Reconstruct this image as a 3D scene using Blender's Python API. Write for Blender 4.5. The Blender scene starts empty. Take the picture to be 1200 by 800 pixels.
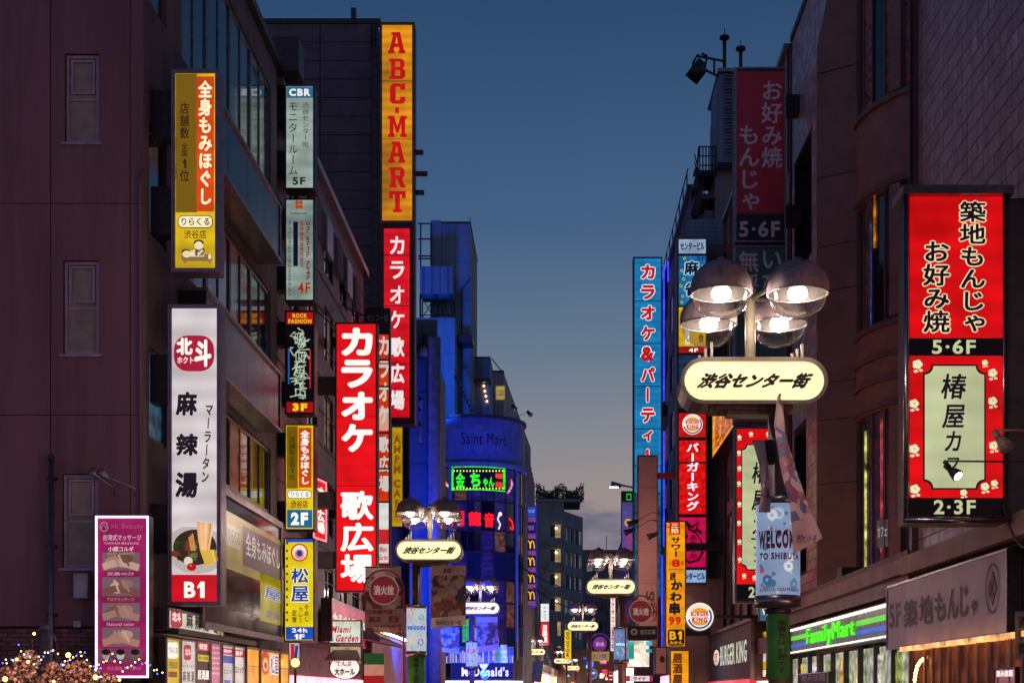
import bpy, math, random
from mathutils import Vector
random.seed(7)
C = bpy.context.scene.collection
SC = bpy.context.scene
FPX, CX, CY, CZ = 1667.0, 650.0, 812.0, 1.6      # lens and vanishing point of the photograph

# ------------------------------------------------------------------ camera, world, light
cam = bpy.data.cameras.new('camera'); co = bpy.data.objects.new('camera', cam); C.objects.link(co)
co.location = (0, 0, CZ); co.rotation_euler = (math.radians(90), 0, 0)
cam.sensor_width = 36; cam.lens = 36 * FPX / 1200
cam.shift_x = -50 / 1200; cam.shift_y = 412 / 1200
cam.clip_end = 5000; SC.camera = co

def lin(h):
    h = h.lstrip('#'); o = []
    for i in (0, 2, 4):
        c = int(h[i:i + 2], 16) / 255
        o.append(c / 12.92 if c <= .04045 else ((c + .055) / 1.055) ** 2.4)
    return (*o, 1)

W = bpy.data.worlds.new("World"); SC.world = W; W.use_nodes = True
nt = W.node_tree; nt.nodes.clear(); N = nt.nodes.new; K = nt.links.new
out = N('ShaderNodeOutputWorld'); add = N('ShaderNodeAddShader'); K(add.outputs[0], out.inputs[0])
sky = N('ShaderNodeTexSky'); sky.sky_type = 'NISHITA'; sky.sun_disc = False
sky.sun_elevation = math.radians(1.0); sky.sun_rotation = math.radians(8); sky.dust_density = 2
b1 = N('ShaderNodeBackground'); b1.inputs[1].default_value = 0.006; K(sky.outputs[0], b1.inputs[0]); K(b1.outputs[0], add.inputs[0])
tc = N('ShaderNodeTexCoord'); sp = N('ShaderNodeSeparateXYZ'); K(tc.outputs['Generated'], sp.inputs[0])
rmp = N('ShaderNodeValToRGB'); K(sp.outputs[2], rmp.inputs[0])
cr = rmp.color_ramp
stops = [(0.0, '2a2a38'), (.03, '8a7c80'), (.115, '978b88'), (.17, '80868f'), (.235, '5c748c'), (.31, '3b5d83'), (.44, '23456b'), (.7, '12305c'), (1, '0c2248')]
cr.elements[0].position, cr.elements[0].color = stops[0][0], lin(stops[0][1])
cr.elements[1].position, cr.elements[1].color = stops[-1][0], lin(stops[-1][1])
for p, h in stops[1:-1]:
    e = cr.elements.new(p); e.color = lin(h)
# low bank of dusk cloud
mp = N('ShaderNodeMapping'); mp.inputs['Scale'].default_value = (1, 1, 3.2); K(tc.outputs['Generated'], mp.inputs[0])
nz = N('ShaderNodeTexNoise'); nz.inputs['Scale'].default_value = 9; nz.inputs['Detail'].default_value = 7; nz.inputs['Roughness'].default_value = .58; K(mp.outputs[0], nz.inputs[0])
ma = N('ShaderNodeMath'); ma.operation = 'MULTIPLY_ADD'; ma.inputs[1].default_value = .11; K(nz.outputs[0], ma.inputs[0]); K(sp.outputs[2], ma.inputs[2])
mr = N('ShaderNodeMapRange'); mr.inputs['From Min'].default_value = .176; mr.inputs['From Max'].default_value = .190
mr.inputs['To Min'].default_value = .9; mr.inputs['To Max'].default_value = 0; K(ma.outputs[0], mr.inputs[0])
nz2 = N('ShaderNodeTexNoise'); nz2.inputs['Scale'].default_value = 26; nz2.inputs['Detail'].default_value = 6; K(mp.outputs[0], nz2.inputs[0])
cc = N('ShaderNodeValToRGB'); K(nz2.outputs[0], cc.inputs[0])
cc.color_ramp.elements[0].position = .38; cc.color_ramp.elements[0].color = lin('4a5d7c'); cc.color_ramp.elements[1].position = .68; cc.color_ramp.elements[1].color = lin('7d8090')
mx = N('ShaderNodeMix'); mx.data_type = 'RGBA'; K(mr.outputs[0], mx.inputs[0]); K(rmp.outputs[0], mx.inputs[6]); K(cc.outputs[0], mx.inputs[7])
b2 = N('ShaderNodeBackground'); b2.inputs[1].default_value = 1.0; 
ay = N('ShaderNodeMapRange'); ay.inputs['From Min'].default_value = .25; ay.inputs['From Max'].default_value = -.6; K(sp.outputs[1], ay.inputs[0])
tint = N('ShaderNodeMix'); tint.data_type = 'RGBA'; tint.blend_type = 'MULTIPLY'; K(ay.outputs[0], tint.inputs[0]); K(mx.outputs[2], tint.inputs[6]); tint.inputs[7].default_value = (1.3, .92, 1.0, 1); K(tint.outputs[2], b2.inputs[0]); K(b2.outputs[0], add.inputs[1])

sun = bpy.data.lights.new('sun', 'SUN'); sun.energy = .02; sun.angle = math.radians(20); sun.color = (1, .8, .7)
so = bpy.data.objects.new('sun', sun); C.objects.link(so); so.rotation_euler = (math.radians(-82), 0, math.radians(-8))

SC.view_settings.view_transform = 'Standard'; SC.view_settings.look = 'None'; SC.view_settings.exposure = 0; SC.view_settings.gamma = 1
cy = SC.cycles; cy.use_denoising = True; cy.max_bounces = 6; cy.diffuse_bounces = 3; cy.glossy_bounces = 3; cy.transparent_max_bounces = 12
cy.sample_clamp_indirect = 3; cy.caustics_reflective = False; cy.caustics_refractive = False

# ------------------------------------------------------------------ materials
_m = {}
def mt(name, col, rough=.6, metal=0, var=.35, scale=3, bump=.0, streak=False, spec=.5, em=None, ems=0, bscale=30):
    if name in _m: return _m[name]
    m = bpy.data.materials.new(name); _m[name] = m; m.use_nodes = True
    n = m.node_tree.nodes; l = m.node_tree.links; b = n['Principled BSDF']
    c = lin(col) if isinstance(col, str) else (*col, 1)
    b.inputs['Roughness'].default_value = rough; b.inputs['Metallic'].default_value = metal; b.inputs['Specular IOR Level'].default_value = spec
    g = n.new('ShaderNodeNewGeometry'); mpn = n.new('ShaderNodeMapping'); l.new(g.outputs['Position'], mpn.inputs[0])
    if streak: mpn.inputs['Scale'].default_value = (1, 1, .12)
    t = n.new('ShaderNodeTexNoise'); t.inputs['Scale'].default_value = scale; t.inputs['Detail'].default_value = 6; t.inputs['Roughness'].default_value = .6
    l.new(mpn.outputs[0], t.inputs[0])
    r = n.new('ShaderNodeMapRange'); r.inputs['From Min'].default_value = .3; r.inputs['From Max'].default_value = .7
    r.inputs['To Min'].default_value = 1 - var; r.inputs['To Max'].default_value = 1 + var * .5; l.new(t.outputs[0], r.inputs[0])
    if streak: # run-off streaks and blotches of dirt
        m2 = n.new('ShaderNodeMapping'); m2.inputs['Scale'].default_value = (2.6, 2.6, .22); l.new(g.outputs['Position'], m2.inputs[0]); t3 = n.new('ShaderNodeTexNoise'); t3.inputs['Scale'].default_value = 1.3; t3.inputs['Detail'].default_value = 8; t3.inputs['Roughness'].default_value = .7; l.new(m2.outputs[0], t3.inputs[0])
        r3_ = n.new('ShaderNodeMapRange'); r3_.inputs['From Min'].default_value = .32; r3_.inputs['From Max'].default_value = .52; r3_.inputs['To Min'].default_value = .8; r3_.inputs['To Max'].default_value = 1; l.new(t3.outputs[0], r3_.inputs[0])
        mu = n.new('ShaderNodeMath'); mu.operation = 'MULTIPLY'; l.new(r.outputs[0], mu.inputs[0]); l.new(r3_.outputs[0], mu.inputs[1]); r = mu
    x = n.new('ShaderNodeVectorMath'); x.operation = 'SCALE'; x.inputs[0].default_value = c[:3]; l.new(r.outputs[0], x.inputs['Scale']); l.new(x.outputs[0], b.inputs['Base Color'])
    r2 = n.new('ShaderNodeMapRange'); r2.inputs['To Min'].default_value = min(1, rough + .12); r2.inputs['To Max'].default_value = max(.02, rough - .1); l.new(t.outputs[0], r2.inputs[0]); l.new(r2.outputs[0], b.inputs['Roughness'])
    if bump:
        t2 = n.new('ShaderNodeTexNoise'); t2.inputs['Scale'].default_value = bscale; t2.inputs['Detail'].default_value = 4; l.new(g.outputs['Position'], t2.inputs[0])
        bp = n.new('ShaderNodeBump'); bp.inputs['Strength'].default_value = bump; bp.inputs['Distance'].default_value = .02; l.new(t2.outputs[0], bp.inputs['Height']); l.new(bp.outputs[0], b.inputs['Normal'])
    if em:
        b.inputs['Emission Color'].default_value = lin(em); b.inputs['Emission Strength'].default_value = ems
    return m

def em(col, s=1.0, var=.12, sample=True, rough=.3, scale=1.6):
    """acrylic lit from behind: uneven tube light behind a coloured face"""
    k = f'lit_{col}_{s}_{var}_{int(sample)}_{scale}'
    if k in _m: return _m[k]
    m = bpy.data.materials.new(k); _m[k] = m; m.use_nodes = True
    n = m.node_tree.nodes; l = m.node_tree.links; b = n['Principled BSDF']
    b.inputs['Base Color'].default_value = tuple(v * .4 for v in lin(col)[:3]) + (1,); b.inputs['Roughness'].default_value = rough
    b.inputs['Emission Color'].default_value = lin(col)
    g = n.new('ShaderNodeNewGeometry'); t = n.new('ShaderNodeTexNoise'); t.inputs['Scale'].default_value = scale; t.inputs['Detail'].default_value = 2
    l.new(g.outputs['Position'], t.inputs[0])
    r = n.new('ShaderNodeMapRange'); r.inputs['From Min'].default_value = .3; r.inputs['From Max'].default_value = .7
    r.inputs['To Min'].default_value = s * (1 - var * 1.6); r.inputs['To Max'].default_value = s * (1 + var); l.new(t.outputs[0], r.inputs[0])
    sz_ = n.new('ShaderNodeSeparateXYZ'); l.new(g.outputs['Position'], sz_.inputs[0]); w1 = n.new('ShaderNodeMath'); w1.operation = 'MULTIPLY'; w1.inputs[1].default_value = 17; l.new(sz_.outputs[2], w1.inputs[0])
    w2 = n.new('ShaderNodeMath'); w2.operation = 'SINE'; l.new(w1.outputs[0], w2.inputs[0]); w3 = n.new('ShaderNodeMath'); w3.operation = 'MULTIPLY_ADD'; w3.inputs[1].default_value = var * .45; w3.inputs[2].default_value = 1; l.new(w2.outputs[0], w3.inputs[0])
    w4 = n.new('ShaderNodeMath'); w4.operation = 'MULTIPLY'; l.new(r.outputs[0], w4.inputs[0]); l.new(w3.outputs[0], w4.inputs[1]); l.new(w4.outputs[0], b.inputs['Emission Strength'])
    m.cycles.emission_sampling = 'AUTO' if sample else 'NONE'
    return m
def ink(col, s=1.0): return em(col, s, .05, False)          # lettering on a lit face
def pr(col, var=.12): return mt('print_' + col, col, .5, 0, var, 6)     # unlit print or paint

def pattern(name, cols, scale=14, kind='voronoi', lit=0.0):
    """flat artwork, or window interiors and reflections painted as blotches of several colours"""
    if name in _m: return _m[name]
    m = bpy.data.materials.new(name); _m[name] = m; m.use_nodes = True
    n = m.node_tree.nodes; l = m.node_tree.links; b = n['Principled BSDF']; b.inputs['Roughness'].default_value = .5
    tcn = n.new('ShaderNodeNewGeometry')
    if kind == 'voronoi':
        t = n.new('ShaderNodeTexVoronoi'); t.inputs['Scale'].default_value = scale; src = t.outputs['Color']
        w = n.new('ShaderNodeTexNoise'); w.inputs['Scale'].default_value = scale * .6; l.new(tcn.outputs['Position'], w.inputs[0])
        a = n.new('ShaderNodeVectorMath'); a.operation = 'MULTIPLY_ADD'; a.inputs[1].default_value = (.25, .25, .25); l.new(w.outputs['Color'], a.inputs[0]); l.new(tcn.outputs['Position'], a.inputs[2]); l.new(a.outputs[0], t.inputs['Vector'])
    else:
        t = n.new('ShaderNodeTexNoise'); t.inputs['Scale'].default_value = scale; t.inputs['Detail'].default_value = 3; t.inputs['Distortion'].default_value = 1.2; src = t.outputs[0]; l.new(tcn.outputs['Position'], t.inputs[0])
    sx = n.new('ShaderNodeMapRange')
    if kind == 'voronoi':
        s3 = n.new('ShaderNodeSeparateColor'); l.new(src, s3.inputs[0]); l.new(s3.outputs[0], sx.inputs[0])
    else:
        sx.inputs['From Min'].default_value = .3; sx.inputs['From Max'].default_value = .7; l.new(src, sx.inputs[0])
    rp = n.new('ShaderNodeValToRGB'); rp.color_ramp.interpolation = 'CONSTANT' if kind == 'voronoi' else 'LINEAR'
    l.new(sx.outputs[0], rp.inputs[0]); els = rp.color_ramp.elements
    els[0].color = lin(cols[0]); els[1].position = (len(cols) - 1) / len(cols); els[1].color = lin(cols[-1])
    for i, c in enumerate(cols[1:-1]): els.new((i + 1) / len(cols)).color = lin(c)
    l.new(rp.outputs[0], b.inputs['Base Color'])
    if lit: l.new(rp.outputs[0], b.inputs['Emission Color']); b.inputs['Emission Strength'].default_value = lit; m.cycles.emission_sampling = 'NONE'
    return m

def clear_glass():
    m = bpy.data.materials.new('clear_glass'); m.use_nodes = True; n = m.node_tree.nodes; l = m.node_tree.links; n.clear()
    o = n.new('ShaderNodeOutputMaterial'); mix = n.new('ShaderNodeMixShader'); t = n.new('ShaderNodeBsdfTransparent'); g = n.new('ShaderNodeBsdfGlossy')
    t.inputs[0].default_value = (.93, .95, .96, 1); g.inputs['Roughness'].default_value = .04
    f = n.new('ShaderNodeLayerWeight'); f.inputs[0].default_value = .35
    mr_ = n.new('ShaderNodeMapRange'); mr_.inputs['To Min'].default_value = .05; mr_.inputs['To Max'].default_value = .55; l.new(f.outputs['Facing'], mr_.inputs[0]); l.new(mr_.outputs[0], mix.inputs[0])
    l.new(t.outputs[0], mix.inputs[1]); l.new(g.outputs[0], mix.inputs[2]); l.new(mix.outputs[0], o.inputs[0]); return m
GLASS = clear_glass()
dark_glass = mt('dark_window_glass', '14161c', .06, 0, .3, 1, spec=1.0)
blue_glass = mt('bluish_window_glass', '1c2a3c', .05, 0, .3, 1, spec=1.0)
plaster = mt('mauve_render', (.35, .19, .215), .85, 0, .4, 1.1, .5, True, bscale=55)
brown_tile = mt('brown_tile', (.24, .13, .125), .45, 0, .35, 3, .1)
umber = mt('umber_panel', (.30, .15, .12), .55, 0, .25, 1.5, .1)
umber2 = mt('umber_trim', (.2, .11, .095), .5, 0, .25, 2)
grey_clad = mt('slate_cladding', (.13, .11, .14), .6, 0, .3, 1.2, .1)
concrete = mt('concrete', (.26, .25, .26), .8, 0, .35, 1.5, .2, True)
darkconc = mt('dark_concrete', (.2, .14, .155), .8, 0, .35, 1.5, .2, True)
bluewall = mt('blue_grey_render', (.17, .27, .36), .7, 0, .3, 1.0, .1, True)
joint = mt('joint_dark', (.04, .035, .04), .9)
tile_a = mt('wall_tile_pale', (.48, .34, .38), .32, 0, .25, 5); tile_b = mt('wall_tile_mauve', (.40, .27, .31), .35, 0, .25, 5); tile_c = mt('wall_tile_light', (.6, .5, .55), .3, 0, .2, 5)
alu = mt('aluminium', (.42, .38, .42), .35, .8, .25, 6); steel = mt('steel_trim', (.3, .27, .28), .3, .9, .4, 8); rust = mt('rusty_steel', (.2, .12, .09), .6, .4, .6, 9)
blackm = mt('black_metal', (.03, .028, .032), .45, .3, .3, 8); darkm = mt('dark_metal', (.07, .06, .07), .45, .5, .3, 8)
lampbrown = mt('lamp_enamel', (.38, .31, .31), .5, .1, .5, 7); redpaint = mt('red_paint', (.45, .05, .05), .4, 0, .3, 6)
cream_post = mt('cream_enamel', (.3, .28, .2), .4, 0, .25, 8)
brick_a = mt('brick_red_brown', (.3, .15, .14), .85, 0, .4, 9, .4); brick_b = mt('brick_dark', (.2, .11, .11), .85, 0, .4, 9, .4)
asphalt = mt('asphalt', (.05, .05, .052), .55, 0, .4, 2, .3); paving = mt('paving', (.16, .14, .14), .7, 0, .3, 3, .2)

# ------------------------------------------------------------------ geometry helpers
class Pl:
    """vertical plane with u to the right, v up, d out of the wall; px() turns a photo pixel into (u, v)"""
    def __init__(s, p0, p1):
        s.o = Vector((p0[0], p0[1], 0)); s.u = Vector((p1[0] - p0[0], p1[1] - p0[1], 0)).normalized(); s.n = s.u.cross(Vector((0, 0, 1)))
    def pt(s, u, v, d=0): return s.o + s.u * u + s.n * d + Vector((0, 0, v))
    def px(s, x, y):
        r = Vector(((x - CX) / FPX, 1, (CY - y) / FPX)); t = s.o.dot(s.n) / r.dot(s.n)
        p = r * t; return ((p - s.o).dot(s.u), p.z + CZ)
def FR(Y): return Pl((0, Y), (1, Y))
def LF(X): return Pl((X, 0), (X, 1))
def RF(X): return Pl((X, 0), (X, -1))
class Cyl:
    """outside of an upright cylinder; u runs along the arc, 0 where it faces the camera"""
    def __init__(s, cx, cy, r): s.c = Vector((cx, cy, 0)); s.r = r; s.n = Vector((0, -1, 0))
    def pt(s, u, v, d=0):
        a = u / s.r; q = s.r + d; return s.c + Vector((math.sin(a) * q, -math.cos(a) * q, v))
    def px(s, x, y):
        k = (x - CX) / FPX; a = k * k + 1; b = -2 * (k * s.c.x + s.c.y); c = s.c.x ** 2 + s.c.y ** 2 - s.r ** 2
        D = max(0, b * b - 4 * a * c); t = (-b - math.sqrt(D)) / (2 * a)
        return (math.atan2(k * t - s.c.x, -(t - s.c.y)) * s.r, CZ + (CY - y) / FPX * t)
def W3(x, y, Y): return Vector(((x - CX) / FPX * Y, Y, CZ + (CY - y) / FPX * Y))

class MB:
    def __init__(s): s.v = []; s.f = []; s.mi = []; s.m = []; s.sm = []
    def idx(s, m):
        if m not in s.m: s.m.append(m)
        return s.m.index(m)
    def add(s, vs, fs, m, smooth=False):
        b = len(s.v); s.v += [tuple(v) for v in vs]; i = s.idx(m)
        for f in fs: s.f.append(tuple(b + k for k in f)); s.mi.append(i); s.sm.append(smooth)
        return s
    def slab(s, pl, u0, v0, u1, v1, d0, d1, m):
        if u0 > u1: u0, u1 = u1, u0
        if v0 > v1: v0, v1 = v1, v0
        vs = [pl.pt(u, v, d) for d in (d0, d1) for (u, v) in ((u0, v0), (u1, v0), (u1, v1), (u0, v1))]
        return s.add(vs, [(3, 2, 1, 0), (4, 5, 6, 7), (0, 1, 5, 4), (1, 2, 6, 5), (2, 3, 7, 6), (3, 0, 4, 7)], m)
    def arcslab(s, pl, u0, v0, u1, v1, d0, d1, m, n=10):
        vs = []; fs = []
        for i in range(n + 1):
            u = u0 + (u1 - u0) * i / n; vs += [pl.pt(u, v0, d0), pl.pt(u, v1, d0), pl.pt(u, v1, d1), pl.pt(u, v0, d1)]
            if i:
                a = 4 * (i - 1); b = 4 * i
                fs += [(a + k, a + (k + 1) % 4, b + (k + 1) % 4, b + k)[::-1] for k in range(4)]
        fs += [(0, 1, 2, 3)[::-1], tuple(4 * n + k for k in range(4))]
        return s.add(vs, fs, m)
    def box(s, x0, y0, z0, x1, y1, z1, m):
        p = FR(y0); return s.slab(p, x0, z0, x1, z1, 0, -(y1 - y0), m)
    def poly(s, pl, pts, d0, d1, m):
        n = len(pts); vs = [pl.pt(u, v, d0) for u, v in pts] + [pl.pt(u, v, d1) for u, v in pts]
        return s.add(vs, [tuple(range(n))[::-1], tuple(range(n, 2 * n))] + [(i, (i + 1) % n, n + (i + 1) % n, n + i) for i in range(n)], m)
    def ell(s, pl, cu, cv, ru, rv, d0, d1, m, n=28):
        return s.poly(pl, [(cu + ru * math.cos(2 * math.pi * i / n), cv + rv * math.sin(2 * math.pi * i / n)) for i in range(n)], d0, d1, m)
    def tube(s, pts, r, m, n=8, caps=True):
        pts = [Vector(p) for p in pts]; vs = []; rr = r if isinstance(r, (list, tuple)) else [r] * len(pts)
        for i, p in enumerate(pts):
            t = (pts[min(i + 1, len(pts) - 1)] - pts[max(i - 1, 0)]).normalized()
            a = Vector((0, 0, 1)) if abs(t.z) < .9 else Vector((1, 0, 0)); x = t.cross(a).normalized(); y = t.cross(x)
            vs += [p + x * rr[i] * math.cos(2 * math.pi * k / n) + y * rr[i] * math.sin(2 * math.pi * k / n) for k in range(n)]
        fs = [(i * n + k, i * n + (k + 1) % n, (i + 1) * n + (k + 1) % n, (i + 1) * n + k) for i in range(len(pts) - 1) for k in range(n)]
        if caps: fs += [tuple(range(n))[::-1], tuple(range((len(pts) - 1) * n, len(pts) * n))]
        return s.add(vs, fs, m, True)
    def lathe(s, c, prof, m, n=20, a0=0, a1=2 * math.pi):
        """prof: (radius, z) pairs round the upright axis at c"""
        full = abs(a1 - a0 - 2 * math.pi) < 1e-6; kk = n if full else n + 1; vs = []
        for r, z in prof:
            vs += [(c[0] + r * math.cos(a0 + (a1 - a0) * k / n), c[1] + r * math.sin(a0 + (a1 - a0) * k / n), c[2] + z) for k in range(kk)]
        fs = [(i * kk + k, i * kk + (k + 1) % kk, (i + 1) * kk + (k + 1) % kk, (i + 1) * kk + k) for i in range(len(prof) - 1) for k in range(n)]
        return s.add(vs, fs, m, True)
    def ball(s, c, r, m, n=10, sz=1):
        return s.lathe(c, [(r * math.sin(math.pi * i / n) + 1e-4, -sz * r * math.cos(math.pi * i / n)) for i in range(n + 1)], m, n + 4)
    def build(s, name, parent=None, label=None, kind=None, o0=None):
        me = bpy.data.meshes.new(name); o = Vector(o0) if o0 is not None else (Vector(parent['_o']) if parent is not None else Vector((0, 0, 0)))
        me.from_pydata([(x - o.x, y - o.y, z - o.z) for x, y, z in s.v], [], s.f)
        for m in s.m: me.materials.append(m)
        me.polygons.foreach_set('material_index', s.mi); me.polygons.foreach_set('use_smooth', s.sm); me.update()
        ob = bpy.data.objects.new(name, me); C.objects.link(ob)
        if parent is not None: ob.parent = parent; ob['_o'] = parent['_o']
        else: ob.location = o; ob['_o'] = tuple(o)
        if label: ob['label'] = label
        if kind: ob['kind'] = kind
        return ob

def thing(name, label, cat, loc, group=None):
    o = bpy.data.objects.new(name, None); C.objects.link(o); o.location = loc; o['_o'] = tuple(loc); o.empty_display_size = .2
    o['label'] = label; o['category'] = cat
    if group: o['group'] = group
    return o

# ------------------------------------------------------------------ lettering
_g = {}
def glyph(t, bold):
    k = (t, round(bold, 3))
    if k not in _g:
        c = bpy.data.curves.new('t', 'FONT'); c.body = t; c.resolution_u = 3; c.offset = bold
        if len(t) > 1 and all(ord(q) < 256 for q in t): c.space_character = 1.08 + bold * 2.8
        o = bpy.data.objects.new('t', c); m = bpy.data.meshes.new_from_object(o)
        _g[k] = ([(v.co.x, v.co.y) for v in m.vertices], [tuple(p.vertices) for p in m.polygons])
        bpy.data.objects.remove(o); bpy.data.curves.remove(c); bpy.data.meshes.remove(m)
    return _g[k]
ONE = ([(.0, .5), (.0, .40), (.13, .46), (.13, 0), (.27, 0), (.27, .69), (.15, .69)], [(0, 1, 2), (2, 3, 4, 5), (0, 2, 5, 6)])
ROT = set('ー－-〜～()（）')
def layout(t, vert, bold):
    vs = []; fs = []
    if not vert:
        y = 0
        for line in t.split('\n'):
            if '1' in line and all(ord(q) < 256 for q in line):
                x = 0
                for ch in line:
                    a, f = ONE if ch == '1' else glyph(ch, bold)
                    if not a: x += .3; continue
                    if ch == '1' and bold: a = [(p[0] + (bold if p[0] > .2 else -bold), p[1] + (bold if p[1] > .6 else -bold if p[1] < .1 else 0)) for p in a]
                    mn = min(p[0] for p in a); b = len(vs); vs += [(p[0] - mn + x, p[1] - y) for p in a]; fs += [tuple(b + i for i in q) for q in f]; x += max(p[0] for p in a) - mn + .1
                y += 1.05; continue
            a, f = glyph(line, bold); b = len(vs); vs += [(p[0], p[1] - y) for p in a]; fs += [tuple(b + i for i in q) for q in f]; y += 1.05
        return vs, fs
    y = 0.0
    for ch in t:
        if ch == ' ': y += .45; continue
        a, f = (ONE if ch == '1' else glyph(ch, bold)); b = len(vs)
        if not a: y += .5; continue
        xs = [p[0] for p in a]
        if ch in ROT: a = [(.5 + (p[1] - .38), .38 - (p[0] - .5)) for p in a]
        elif ord(ch) < 256: cx = (min(xs) + max(xs)) / 2; a = [((p[0] - cx) * 1.25 + .5, p[1] * 1.1 + .02) for p in a]
        elif ch in 'ゃゅょっャュョッィェァ': a = [(p[0] + .1, p[1] + .08) for p in a]
        vs += [(p[0], p[1] - y) for p in a]; fs += [tuple(b + i for i in q) for q in f]
        y += 1.02 if ch != '・' else .6
    return vs, fs
def is_cjk(t): return any(ord(c) > 0x2fff for c in t)
def text(mb, pl, t, rect, d, m, vert=False, bold=.015, slant=0, ext=0, outline=None, rot90=False):
    """lettering whose ink fills rect = (x0, y0, x1, y1) in photo pixels on the plane pl"""
    u0, v1 = pl.px(rect[0], rect[1]); u1, v0 = pl.px(rect[2], rect[3])
    fat = bold if is_cjk(t) else 0
    vs, fs = layout(t, vert, 0 if fat else bold)
    if rot90: vs = [(-y, x) for x, y in vs]
    x0 = min(p[0] for p in vs); x1 = max(p[0] for p in vs); y0 = min(p[1] for p in vs); y1 = max(p[1] for p in vs)
    x0 -= fat; x1 += fat; y0 -= fat; y1 += fat
    RING = [(1, 0), (-1, 0), (0, 1), (0, -1), (.7, .7), (-.7, -.7), (.7, -.7), (-.7, .7)]
    def put(vs, fs, d, m):
        W_ = max(1e-4, (u1 - u0) - abs(slant) * (v1 - v0)); q = []
        for x, y in vs:
            fy = (y - y0) / max(1e-5, y1 - y0); q.append((u0 + (x - x0) / max(1e-5, x1 - x0) * W_ + slant * fy * (v1 - v0), v0 + fy * (v1 - v0)))
        mb.add([pl.pt(u, v, d) for u, v in q], fs, m)
        if ext: # raised letters: sides down to the board
            e = {}
            for f in fs:
                for a, b in zip(f, f[1:] + f[:1]): e[(a, b)] = e.get((a, b), 0) + 1
            for (a, b) in list(e):
                if (b, a) not in e: mb.add([pl.pt(*q[a], d), pl.pt(*q[b], d), pl.pt(*q[b], d - ext), pl.pt(*q[a], d - ext)], [(3, 2, 1, 0)], m)
    if outline:
        if fat or is_cjk(t):
            for k, (a, b) in enumerate(RING): e = fat + outline[1]; put([(x + a * e, y + b * e) for x, y in vs], fs, d - .004 + k * .0002, outline[0])
        else:
            o = layout(t, vert, bold + outline[1])
            if rot90: o = ([(-y, x) for x, y in o[0]], o[1])
            put(o[0], o[1], d - .004, outline[0])
    if fat:
        rg = RING if fat > .03 else RING[4:]
        for k, (a, b) in enumerate(rg): put([(x + a * fat, y + b * fat) for x, y in vs], fs, d + (k + 1) * .0002, m)
    put(vs, fs, d, m)
SLAB = {  # slab-serif capitals on a 6 x 10 grid
 'A': [[(0,0),(2.4,0),(2.4,1.5),(2,1.5),(2.2,3),(3.8,3),(4,1.5),(3.6,1.5),(3.6,0),(6,0),(6,1.5),(5.6,1.5),(4.2,10),(1.2,10),(1.2,8.6),(1.8,8.6),(.5,1.5),(0,1.5)]],
 'B': [[(0,0),(4.6,0),(5.8,1.2),(5.8,4.2),(4.9,5.2),(5.6,6.2),(5.6,8.8),(4.4,10),(0,10),(0,8.5),(.7,8.5),(.7,1.5),(0,1.5)]],
 'C': [[(1.2,0),(4.8,0),(5.8,1.2),(5.8,3.4),(4,3.4),(4,1.7),(2.4,1.7),(2.4,8.3),(4,8.3),(4,6.8),(5.8,6.8),(5.8,10),(4.6,10),(4.4,9.5),(3.8,10),(1.4,10),(.3,8.6),(.3,1.4)]],
 'M': [[(-.4,0),(2,0),(2,1.5),(1.6,1.5),(1.6,6.5),(2.6,2),(3.4,2),(4.4,6.5),(4.4,1.5),(4,1.5),(4,0),(6.4,0),(6.4,1.5),(5.8,1.5),(5.8,8.5),(6.4,8.5),(6.4,10),(4.2,10),(3,5),(1.8,10),(-.4,10),(-.4,8.5),(.2,8.5),(.2,1.5),(-.4,1.5)]],
 'R': [[(0,0),(2.8,0),(2.8,1.5),(2.3,1.5),(2.3,4.2),(3,4.2),(3.7,1.2),(4.2,0),(6,0),(6,1.5),(5.4,1.5),(4.8,4.6),(5.6,5.8),(5.6,8.7),(4.4,10),(0,10),(0,8.5),(.6,8.5),(.6,1.5),(0,1.5)]],
 'T': [[(1.4,0),(4.6,0),(4.6,1.5),(3.9,1.5),(3.9,8.3),(4.6,8.3),(4.6,6.6),(6,6.6),(6,10),(0,10),(0,6.6),(1.4,6.6),(1.4,8.3),(2.1,8.3),(2.1,1.5),(1.4,1.5)]],
 '.': [[(2.2,3.5),(3.8,3.5),(3.8,6.5),(2.2,6.5)]]}
HOLES = {'B': [(2.2,1.7,4,4.3),(2.2,6,3.9,8.4)], 'R': [(2.2,6,3.9,8.4)], 'A': [(2.45,4.4,3.55,7.2)]}

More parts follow.
